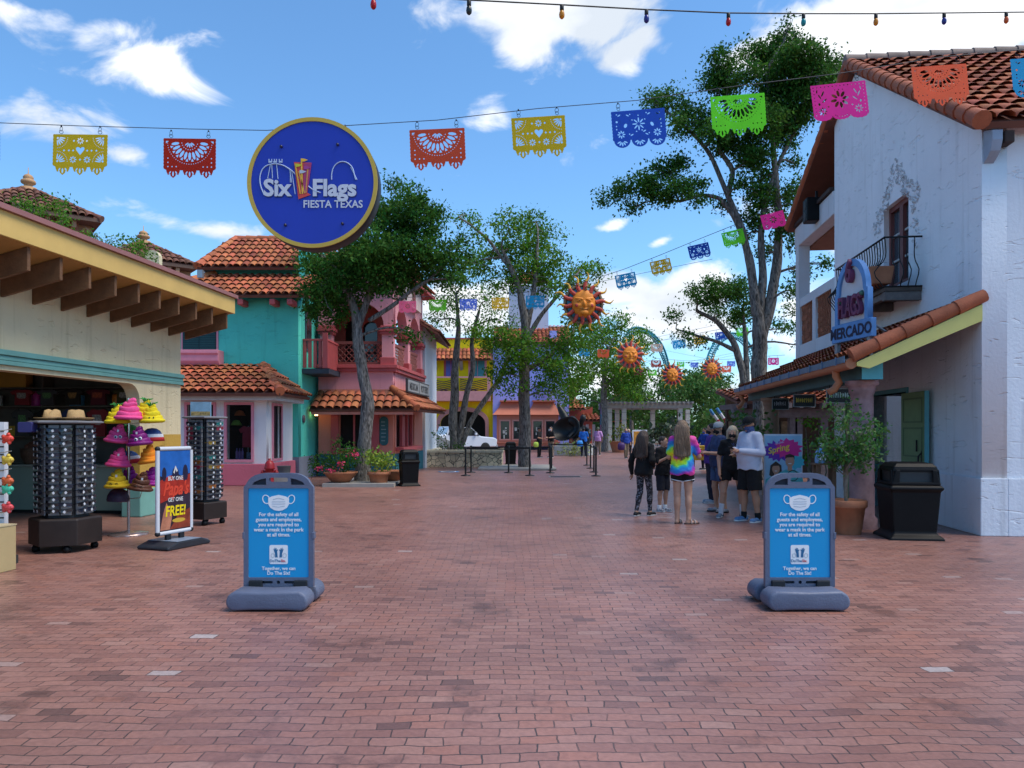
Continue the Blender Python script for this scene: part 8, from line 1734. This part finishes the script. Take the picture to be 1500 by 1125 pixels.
def pat_scroll():
    hh = .55; h = [ell(.0+.075*math.cos(R(45*i)), -.26+.075*math.sin(R(45*i)), .05, .014, 7, R(45*i)) for i in range(8)]+flower(-.34, -.44, .08)+flower(.34, -.44, .08)
    def sc(x, y, s): return [ell(x, y, .034*abs(s), .012, 8, .5*s), ell(x+.05*s, y-.012, .03*abs(s), .011, 8, -.6*s), ell(x-.045*s, y+.018, .014, .014, 6)]
    for x, y, s in ((-.36, -.08, 1), (-.20, -.09, -1), (.20, -.08, 1), (.36, -.09, -1), (-.14, -.46, 1), (.14, -.46, -1), (.1, -.40, 1)): h += sc(x, y, s)
    for c in (-.33, 0, .33): h += fan(c, -.555, .03, .11, 190, 350, 5, .014)
    h += [dia(x, y, .016) for x, y in ((0, -.1), (-.12, -.18), (.12, -.18), (-.42, -.28), (.42, -.28), (-.42, -.34), (.42, -.34), (0, -.40), (-.05, -.40), (.05, -.40))]+[ell(s*.25, -.28, .03, .045, 7, s*.5) for s in (-1, 1)]+[ell(s*.41, -.2, .022, .022, 7) for s in (-1, 1)]
    return cut(edge_outline(hh, 'lobes'), h)
PAT = {'heart': pat_heart(), 'fan': pat_fan(), 'flower': pat_flower(), 'scroll': pat_scroll()}
BC = {'yellow': (.50, .40, .015), 'red': (.40, .028, .012), 'rust': (.46, .075, .030), 'blue': (.018, .085, .42), 'green': (.16, .58, .03), 'magenta': (.62, .03, .28), 'orange': (.66, .15, .06), 'teal': (.02, .30, .50), 'pink': (.70, .16, .26), 'pale blue': (.14, .22, .60), 'bright yellow': (.68, .50, .02), 'lime': (.22, .62, .06), 'white and red': (.55, .42, .32)}
BM = {}
ring_m = mat('ring_black', (.015, .015, .018), .4, .1, 5, metal=.5)
rg = MB()
for zc, rr in ((.045, .034), (.10, .046)):
    rg.tube([(rr*.9*math.sin(a)*(1 if zc < .08 else .8), rr*.3*math.sin(a)*(1 if zc < .08 else -1), zc+rr*math.cos(a)*.95) for a in [2*math.pi*i/12 for i in range(13)]], .0045, 4, caps=False)
rg.tube([(0, 0, .135), (0, 0, .16)], .014, 6)
RING = rg.mesh('ring'); RING.materials.append(ring_m)
def banner(px, py, wpx, d, col, pat, roll, label, group, yaw=0, trans=.25):
    """px,py: middle of the top edge"""
    w = wpx*d/F; c = W(px, py, d); b = thing('paper_banner', label, 'banner', c, 0, group); b.rotation_euler = (random.uniform(-.05, .05), R(roll), R(yaw)); b.scale = (w, w, w)
    k = (col, pat)
    if k not in BM: me = PAT[pat].copy(); me.materials.append(mat('banner_'+col.replace(' ', '_'), [min(.85, q*1.25) for q in BC[col]], .55, .06, 2, trans=.38, spec=.2)); BM[k] = me
    link('cut_panel', BM[k], None, b); [setattr(link('ring', RING, None, b), 'location', (x, 0, 0)) for x in (-.36, .36)]; return b
G1 = 'cut banners on the near wire'; D1 = 10.55
ROW1 = [(118, 197, 79, 'yellow', 'heart', .6, 'olive yellow banner with heart cut-out, far left over the kiosk'), (278, 203, 76, 'red', 'fan', .8, 'deep red banner with fan cut-out left of the round sign'), (640, 189, 80, 'rust', 'fan', -2.5, 'rust red banner with fan cut-out right of the round sign'), (788, 171, 78, 'yellow', 'heart', -3.5, 'olive yellow banner with heart cut-out in the open sky above the middle tree'), (934, 161, 78, 'blue', 'scroll', -4.5, 'dark blue banner with scroll cut-outs left of the tall tree'), (1080, 139, 79, 'green', 'fan', -4.5, 'bright green banner with fan cut-out in front of the tall tree'), (1227, 122, 80, 'magenta', 'flower', -6, 'magenta banner with big flower cut-out at the market gable'), (1375, 96, 80, 'orange', 'fan', -4, 'orange banner with fan cut-out before the market roof'), (1522, 84, 84, 'teal', 'scroll', -4, 'teal banner cut by the right frame edge'), (-40, 192, 79, 'blue', 'scroll', 0, 'blue banner beyond the left frame edge')]
for r in ROW1: banner(r[0], r[1], r[2], D1, *r[3:7], G1)
def wire(name, pts, rad, m, label, cat='wire'):
    p = [W(*q) for q in pts]; o = thing(name, label, cat, p[0]); MB().tube([q-p[0] for q in p], rad, 5).build('strand', m, o); return o
wm_ = mat('wire_grey', (.06, .06, .07), .5, .1, 3, metal=.4)
wire('banner_wire', [(-160, 171, D1), (0, 180, D1), (118, 184.5, D1), (278, 189, D1), (390, 191, D1), (458, 187, D1), (540, 182, D1), (640, 176, D1), (788, 159, D1), (934, 147, D1), (1080, 126, D1), (1227, 108, D1), (1375, 84, D1), (1522, 70, D1), (1640, 52, D1)], .0055, wm_, 'thin dark wire carrying the near row of cut banners')
G2 = 'cut banners on the second wire'
ROW2 = [(1130, 312, 34, 21.8, 'magenta', 'flower', -14, 'small magenta flower banner before the very tall tree trunks'), (1072, 338, 32, 23.8, 'green', 'fan', -14, 'small green banner before the tall tree limbs'), (1022, 358, 31, 26.4, 'blue', 'scroll', -13, 'small dark blue scroll banner hanging in open sky'), (966, 381, 30, 27, 'yellow', 'heart', -13, 'small olive heart banner hanging in open sky'), (915, 401, 30, 27.5, 'teal', 'heart', -12, 'small teal heart banner right of the biggest sun'),
 (784, 433, 27, 29.4, 'teal', 'heart', 0, 'small teal heart banner in front of the middle tree'), (733, 436, 25, 29.8, 'bright yellow', 'heart', 0, 'small bright yellow heart banner left of the middle tree'), (686, 438, 25, 27, 'pale blue', 'scroll', 0, 'small pale blue banner before the sparse forked tree'), (641, 439, 25, 23.5, 'lime', 'fan', 0, 'small lime green banner beside the pink shop gable'), (597, 441, 25, 20.3, 'pink', 'flower', 0, 'small pink flower banner at the pink shop gable')]
for r in ROW2: banner(*r, G2)
wire('banner_wire', [(1175, 292, 20.4), (1130, 305, 21.8), (1072, 331, 23.8), (1022, 351, 26.4), (966, 374, 27), (915, 394, 27.5), (860, 412, 28.4), (784, 427, 29.4), (733, 430.5, 29.8), (686, 432.5, 27), (641, 433.5, 23.5), (597, 435.5, 20.3), (560, 437, 19)], .010, wm_, 'thin wire carrying the second row of small cut banners')
G3 = 'cut banners on the far wires'
ROW3 = [(856, 511, 16, 52, 'teal', 'heart', 2, 'far teal banner left of the far orange one, under the biggest sun'), (884, 512, 17, 52, 'orange', 'fan', 3, 'far orange banner left of the second sun'), (850, 534, 10, 60, 'blue', 'scroll', 0, 'tiny far dark blue banner under the far teal one'), (891, 537, 12, 58, 'teal', 'heart', 0, 'tiny far teal banner under the second sun'), (934, 540, 14, 55, 'magenta', 'flower', -3, 'tiny far magenta banner right below the second sun'), (955, 542, 13, 57, 'green', 'fan', -5, 'tiny far green banner left of the third sun'), (962, 504, 17, 48, 'white and red', 'fan', -2, 'far pale banner inside the first coaster loop'), (961, 528, 15, 54, 'red', 'fan', 0, 'far red banner above the third sun'), (994, 498, 19, 44, 'teal', 'scroll', -7, 'far teal scroll banner in the clouds between the loops'), (1024, 492, 18, 44, 'bright yellow', 'heart', -8, 'far yellow banner left of the second loop'), (1056, 486, 18, 43, 'blue', 'scroll', -7, 'far dark blue banner over the second loop'), (1087, 480, 18, 42, 'green', 'fan', -5, 'far green banner at the top of the second loop'), (997, 530, 11, 64, 'green', 'fan', 0, 'tiny far green banner right above the third sun'), (1017, 531, 11, 64, 'pale blue', 'scroll', 0, 'tiny far pale blue banner left of the fourth sun'), (1071, 529, 12, 60, 'pale blue', 'scroll', 0, 'tiny far pale blue banner right of the fourth sun'), (1064, 536, 14, 56, 'orange', 'fan', 0, 'tiny far orange banner right of the fourth sun'), (1133, 524, 16, 50, 'magenta', 'flower', 0, 'far magenta banner right of the tall trunks')]
for r in ROW3: banner(*r, G3)
for pts, lab in (([(1110, 470, 41), (1087, 476, 42), (1056, 482, 43), (1024, 488, 44), (994, 494, 44), (962, 500, 48), (930, 503, 50), (884, 508, 52), (856, 507.5, 52), (830, 506, 52)], 'far thin wire with banners from the tall tree towards the lavender house'), ([(1150, 520, 49), (1133, 521, 50), (1071, 526, 60), (1017, 528, 64), (997, 528, 64), (961, 525, 58), (934, 537, 55), (891, 534, 58), (850, 531, 60)], 'farthest thin wire with tiny banners across the plaza')): wire('banner_wire', pts, .012, wm_, lab)

# ------------------------------------------------------------------ hanging suns
def sun_proto(label, loc, s):
    t = thing('hanging_sun', label, 'sun ornament', loc, 0, 'hanging smiling suns'); t.scale = (s, s, s)
    og = mat('sun_orange', (.82, .26, .02), .55, .3, 4); rd = mat('sun_red', (.56, .075, .05), .55, .3, 3); tl = mat('sun_teal', (.03, .20, .27), .6, .2, 4); ol = mat('sun_olive', (.30, .24, .15), .7)
    # face: relief
    pr = [('e', (0, 0, 0), (.50, .20, .58), .02), ('e', (0, -.19, -.05), (.07, .11, .14), .05), ('e', (0, -.16, -.38), (.16, .08, .10), .06), ('e', (-.26, -.13, -.10), (.13, .09, .11), .06), ('e', (.26, -.13, -.10), (.13, .09, .11), .06)]
    for sx in (-1, 1): pr += [('c', (sx*.10, -.20, .16), (sx*.34, -.13, .20), .035, .03, .03), ('e', (sx*.20, -.17, .09), (.085, .05, .045), .02)]
    pr += [('c', (-.20, -.16, -.20), (0, -.19, -.25), .03, .035, .02), ('c', (0, -.19, -.25), (.20, -.16, -.20), .035, .03, .02), ('c', (-.16, -.16, -.26), (.16, -.16, -.26), .03, .03, .02)]
    f = link('face', sdf_mesh(pr, .022, 'face'), og, t)
    m = MB(); [m.ball((sx*.20, -.212, .10), (.05, .02, .018), 8) for sx in (-1, 1)]; m.tube([(-.19, -.185, -.225), (0, -.215, -.265), (.19, -.185, -.225)], .014, 5); m.build('eyes_mouth', mat('sun_brown', (.12, .03, .015), .6), f)
    m = MB(); [m.ball((sx*.30, -.19, -.10), (.085, .035, .075), 10) for sx in (-1, 1)]; m.build('cheeks', rd, f)
    MB().lathe([(0, .02), (.66, .02), (.68, .05), (.68, .10), (0, .10)], 40, M=Matrix.Rotation(R(-90), 4, 'X')).build('disc', tl, t)
    MB().lathe([(.74, .06), (.82, .06), (.82, .16), (.74, .16), (.74, .06)], 40, M=Matrix.Rotation(R(-90), 4, 'X')).build('back_ring', ol, t)
    m = MB()
    for i in range(24):
        a = 2*math.pi*i/24; l = .92 if i % 2 else .88; m.prism([(.80*math.cos(a-.06), .80*math.sin(a-.06)), (l*math.cos(a), l*math.sin(a)), (.80*math.cos(a+.06), .80*math.sin(a+.06))], .08, .14)
    m.build('ring_teeth', ol, t)
    rays = 14
    for i in range(rays):
        a = 2*math.pi*(i+.25)/rays; L = 1.12 if i % 3 else 1.24; pts = []; rad = []
        for k in range(9):
            s_ = k/8; r = .50+(L-.50)*s_; aa = a+.07*math.sin(s_*6.5)*(.4+s_); pts.append((r*math.cos(aa), -.02, r*math.sin(aa)*1.05)); rad.append(.075*(1-s_**1.6)+.012)
        n = 5; c = MB().tube(pts[:n], rad[:n], 7); r_ = c.build('ray', rd, t); MB().tube(pts[n-1:], [q*1.0 for q in rad[n-1:]], 7).build('ray_tip', mat('sun_yellow', (.80, .42, .04), .55, .2, 4), r_)
    return t
SUNS = [(855, 445, 29, .95), (923, 520, 44, .92), (985, 549, 58, .94), (1043, 540, 62, .94)]
SL = ['largest hanging smiling orange sun before the middle tree', 'second largest hanging orange sun at the far tree', 'far hanging orange sun, the lower one of the two farthest', 'far hanging red-faced sun at the foot of the second coaster loop']
s0 = None
for (px, py, d, s), lab in zip(SUNS, SL):
    if s0 is None: o = s0 = sun_proto(lab, W(px, py, d), s)
    else: o = copy_tree(s0); o.location = W(px, py, d); o.scale = (s, s, s); o['label'] = lab
    o.rotation_euler = (0, 0, R(random.uniform(2, 8)))
    tp_ = W(px, py, d); wr = thing('sun_wire', 'thin wire holding up the '+lab.split(' sun')[0]+' sun', 'wire', tp_); MB().tube([(-5, .12, 1.75), (-1, .12, .95), (0, .12, .75), (1, .12, .95), (5, .12, 1.75)], .008, 5).build('strand', wm_, wr)

# ------------------------------------------------------------------ string of coloured bulbs overhead
sl_pts = [(470, -18, 5.6), (547, -9, 5.8), (687, 0, 6.05), (823, 7, 6.35), (947, 14, 6.65), (1067, 19, 6.95), (1177, 20, 7.25), (1283, 20, 7.5), (1383, 19, 7.75), (1474, 18, 8.0), (1560, 17, 8.2), (1700, 8, 8.6)]
P0 = W(*sl_pts[0]); st = thing('string_light', 'black cable of coloured party bulbs strung across the top of the view', 'string light', P0)
MB().tube([W(*q)-P0 for q in sl_pts], .006, 6).build('cable', mat('cable_black', (.012, .012, .012), .6), st)
BUL = [('red', (.50, .01, .015)), ('dark', (.03, .04, .04)), ('amber', (.62, .26, .01)), ('blue', (.03, .04, .25)), ('red', (.50, .01, .015)), ('teal', (.01, .28, .30)), ('amber', (.62, .26, .01)), ('blue', (.03, .04, .25)), ('orange', (.60, .12, .02)), ('teal', (.01, .28, .30))]
for q, (nm, rgb) in zip(sl_pts[1:11], BUL):
    c = W(*q)-P0; k = 1.0; so = MB().lathe([(.011, 0), (.017, -.005), (.018, -.045), (.014, -.05), (0, -.05)], 10, tuple(c)).build('socket', mat('cable_black'), st)
    MB().lathe([(.012, -.048), (.020, -.062), (.024, -.085), (.021, -.105), (.010, -.118), (0, -.12)], 14, tuple(c)).build('bulb', mat('bulb_'+nm, rgb, .25, .04, trans=.25, spec=.5), so)['label'] = nm+' bulb'

# ------------------------------------------------------------------ coaster, statue, car, small far things
tealr = mat('track_teal', (.012, .22, .28), .45, .1, 1); orr = mat('support_orange', (.62, .10, .02), .5, .1, 1)
def coaster(label, pts, d, gauge, rail, ties):
    P = [W(px, py, d+dd) for px, py, dd in pts]; Q = []
    for i in range(len(P)-1):
        p0, p1, p2, p3 = P[max(0, i-1)], P[i], P[i+1], P[min(len(P)-1, i+2)]
        for k in range(6):
            t = k/6; Q.append(.5*((2*p1)+(p2-p0)*t+(2*p0-5*p1+4*p2-p3)*t*t+(3*p1-p0-3*p2+p3)*t**3))
    Q.append(P[-1]); t_ = thing('coaster_track', label, 'roller coaster', P[0]); o = P[0]; cen = sum(P, Vector())/len(P); off = []
    for q in Q: v = (cen-q); v.y = 0; v = v.normalized() if v.length > .1 else Vector((0, 0, -1)); off.append(v)
    m = MB(); m.tube([q-o for q in Q], rail*1.7, 8); [m.tube([q-o+v*gauge*.55+Vector((0, sg*gauge*.5, 0)) for q, v in zip(Q, off)], rail, 6) for sg in (-1, 1)]; m.build('rails', tealr, t_)
    m = MB()
    for i in range(0, len(Q), ties):
        q, v = Q[i]-o, off[i]; a, b = q+v*gauge*.55+Vector((0, gauge*.5, 0)), q+v*gauge*.55-Vector((0, gauge*.5, 0)); m.tube([a, q, b, a], rail*.7, 4)
    m.build('ties', tealr, t_); return t_
coaster('teal coaster loop curving behind the clouded gap, left one', [(912, 500, 0), (924, 482, .6), (938, 480, 1.2), (955, 488, 1.8), (968, 502, 2.4), (976, 520, 3), (980, 540, 3.6), (981, 565, 4.2), (978, 600, 5)], 115, 1.3, .09, 1)
coaster('teal coaster loop seen through the tree limbs, right one', [(1030, 600, 0), (1032, 555, .6), (1036, 525, 1.2), (1046, 503, 1.8), (1062, 490, 2.4), (1080, 489, 3), (1095, 500, 3.6), (1105, 520, 4.2), (1110, 545, 4.8), (1112, 590, 5.4)], 110, 1.3, .085, 1)
coaster('teal coaster drop behind the stone pergola with orange supports', [(898, 530, 0), (904, 545, 1), (908, 562, 2), (914, 580, 3), (924, 597, 4), (938, 612, 5)], 100, 1.5, .12, 1)
b = Bld('coaster_support', 'orange steel coaster supports behind the pergola', 'support', (GX(912, 98), 98, 0))
m = MB(); [m.tube([W(a, 655, 98), W(c, e, 98)], .32, 8) for a, c, e in ((896, 905, 553), (908, 907, 553), (922, 909, 556), (932, 915, 575), (890, 900, 590))]; m.tube([W(905, 560, 98), W(925, 640, 98)], .2, 6); b.add('struts', m, orr)
def statue():
    d = 47.5; x = GX(838, d); t = thing('hat_statue', 'black bronze figure bent under a huge sombrero on a pale plinth', 'statue', (x, d, 0), R(-18)); bz = mat('bronze_black', (.012, .013, .014), .45, .3, 3, metal=.3)
    B(-1.0, -.7, 0, 1.25, .7, .62).build('plinth', mat('plinth_pale', (.38, .38, .36), .8, .15, 2), t, .03); B(-.85, -.55, .621, 1.15, .55, .74).build('cap', mat('plinth_pale'), t, .02)
    Mx = Matrix.Translation((-.30, -.10, 1.62)) @ Matrix.Rotation(R(-68), 4, 'X') @ Matrix.Rotation(R(0), 4, 'Z')
    Mh = Matrix.Translation((-.28, -.15, 1.60)) @ Matrix.Rotation(R(-22), 4, 'Y') @ Matrix.Rotation(R(72), 4, 'X')
    prof = [(0, -.42), (.40, -.34), (.66, -.10), (.86, .14), (.98, .30), (1.0, .36), (.95, .36), (.82, .17), (.62, -.04), (.36, -.24), (0, -.30)]
    m = MB().lathe([(a*.86, b*.86) for a, b in prof], 40, M=Mh, sx=1.12, sy=.9); m.build('sombrero', bz, t)
    MB().tube([(-.45, .1, 2.3), (-.62, .12, 2.65), (-.85, .12, 3.05), (-1.0, .1, 3.35)], [.30, .26, .16, .03], 10).build('crown_point', bz, t)
    pr = [('e', (.35, .1, 1.35), (.45, .38, .55), .1), ('e', (.75, .05, 1.05), (.5, .4, .32), .1), ('c', (.4, .1, 1.7), (.7, -.1, 2.25), .2, .14, .1), ('e', (.72, -.05, 2.35), (.19, .2, .23), .05), ('c', (.6, .2, 1.8), (1.15, -.2, 1.55), .16, .12, .06), ('c', (1.15, -.2, 1.55), (.9, -.45, 1.2), .12, .1, .05), ('c', (.2, -.1, 1.5), (-.1, -.45, 1.15), .17, .12, .06), ('c', (.8, 0, 1.0), (1.15, -.4, 1.35), .22, .17, .08), ('c', (1.15, -.4, 1.35), (1.1, -.5, .78), .17, .12, .05), ('c', (.4, 0, 1.0), (.35, -.5, .82), .22, .16, .06), ('c', (.3, .1, 1.9), (0, .05, 2.2), .25, .3, .1)]
    link('figure', sdf_mesh(pr, .045, 'figure'), bz, t)
statue()
def car():
    d = 52; x = GX(672, d); t = thing('parked_car', 'white pickup parked under the yellow arch, half hidden by trunks and planter', 'car', (x, d, 0), R(28)); wh = mat('car_white', (.62, .66, .72), .25, .04, 2, spec=.5, coat=.5); gl = glass_dark()
    # front faces -Y side, built lengthwise along X, nose at +X
    prof = [(-2.4, .45), (2.45, .45), (2.52, .62), (2.5, .95), (2.35, 1.08), (1.25, 1.18), (.55, 1.78), (-1.1, 1.86), (-1.35, 1.30), (-2.45, 1.25)]
    b = MB().prism(prof, -.92, .92).build('body', wh, t, .07, 3)
    MB().prism([(1.16, 1.22), (.53, 1.74), (-.1, 1.78), (-.1, 1.22)], -.935, -.923).prism([(-.2, 1.22), (-.2, 1.78), (-1.0, 1.80), (-1.2, 1.28)], -.935, -.923).build('side_window', gl, t)
    MB().add([(1.26, -.80, 1.22), (1.26, .80, 1.22), (.60, .72, 1.77), (.60, -.72, 1.77)], [(0, 1, 2, 3)]).build('windscreen', gl, t)
    B(2.5, -.55, .68, 2.535, .55, .98).build('grille', mat('grille_dark', (.03, .03, .035), .4), t, .02); B(2.44, -.9, .40, 2.58, .9, .60).build('bumper', mat('bumper_grey', (.25, .26, .28), .5), t, .03); m = MB(); [m.box(2.5, .55+i*.03, .72+i*.1, 2.54, .6, .74) for i in range(1)]
    for s in (-1, 1): MB().box(2.42, s*.74-.16, .78, 2.53, s*.74+.16, .98).build('headlight', mat('headlight', (.6, .62, .65), .15), t, .03)
    for xx in (-1.55, 1.6):
        for s in (-.93, .70): w_ = MB().lathe([(.22, 0), (.36, .0), (.39, .05), (.39, .18), (.36, .23), (.22, .23)], 22, M=Matrix.Translation((xx, s, .39)) @ Matrix.Rotation(R(-90), 4, 'X')).build('wheel', mat('tyre', (.015, .015, .016), .8), t); MB().lathe([(0, .02), (.22, .02), (.22, .2), (0, .2)], 14, M=Matrix.Translation((xx, s, .39)) @ Matrix.Rotation(R(-90), 4, 'X')).build('rim', mat('rim_alloy', (.4, .4, .42), .35, metal=.7), w_)
    m = MB(); [m.box(.75, s*1.02-.1, 1.25, .9, s*1.02+.1, 1.42) for s in (-1, 1)]; m.build('mirror', wh, t, .03)
car()
fp = thing('poster_board', 'far small board with orange and blue poster right of the walking woman', 'sign', (GX(937, 49), 49, 0)); B(-.48, -.04, .1, .48, .04, 1.62).build('frame', white_print(), fp); q = B(-.40, -.05, .25, .40, -.041, 1.52).build('poster', mat('poster_orange', (.60, .25, .03), .5, .6, 5), fp); link('art', outline_mesh([ell(-.05, .85, .22, .42, 14)], .004), mat('art_navy', (.02, .06, .22), .5), q).location = (0, -.055, 0); B(-.40, -.056, .25, .40, -.051, .55).build('art_band', mat('art_paleblue', (.2, .35, .55), .5), q)
yb = thing('yellow_box', 'yellow box on legs before the far worker in royal blue', 'box', (GX(1026, 28.5), 28.5, 0)); B(-.34, -.25, .45, .34, .25, 1.0).build('box_body', mat('box_yellow', (.55, .33, .02), .5, .2, 6), yb, .02); m = MB(); [m.box(x-.03, y_-.03, 0, x+.03, y_+.03, .45) for x in (-.3, .3) for y_ in (-.2, .2)]; m.build('leg', mat('stand_black'), yb); B(-.2, -.256, .6, .2, -.251, .85).build('box_mark', mat('mark_red', (.45, .05, .02), .5), yb)
for i, (px, py, dx) in enumerate(((1040, 600, .45), (1050, 598, .42))):
    c = W(px, py, 30); f_ = thing('ribbon_banner', ('blue and red ribbon hung by the arcade, left one', 'blue and red ribbon hung by the arcade, right one')[i], 'ribbon', c, 0, 'ribbons by the arcade')
    for k, (rgb, nm) in enumerate((((.06, .22, .45), 'blue'), ((.6, .6, .62), 'white'), ((.50, .03, .05), 'red'))): MB().tube([(dx*k/3, 0, -.62*k/3), (dx*(k+1)/3, 0, -.62*(k+1)/3)], .06, 8).build('stripe', mat('ribbon_'+nm, rgb, .7), f_)
bf = thing('feather_flag', 'blue, pink and orange feather flag before the stone pergola', 'flag', (GX(879, 57), 57, 0)); MB().tube([(0, 0, 0), (0, 0, 3.6)], .04, 6).build('pole', wm_, bf)
for z0, z1, rgb, nm in ((1.4, 2.0, (.55, .12, .35), 'pink'), (2.0, 2.8, (.08, .35, .60), 'sky'), (2.8, 3.5, (.35, .22, .5), 'lilac')): B(.045, -.02, z0, .6-(.2 if z1 > 3 else 0), .02, z1).build('flag_cloth', mat('flagcloth_'+nm, rgb, .8), bf)
bpy.data.scenes.remove(tmp)
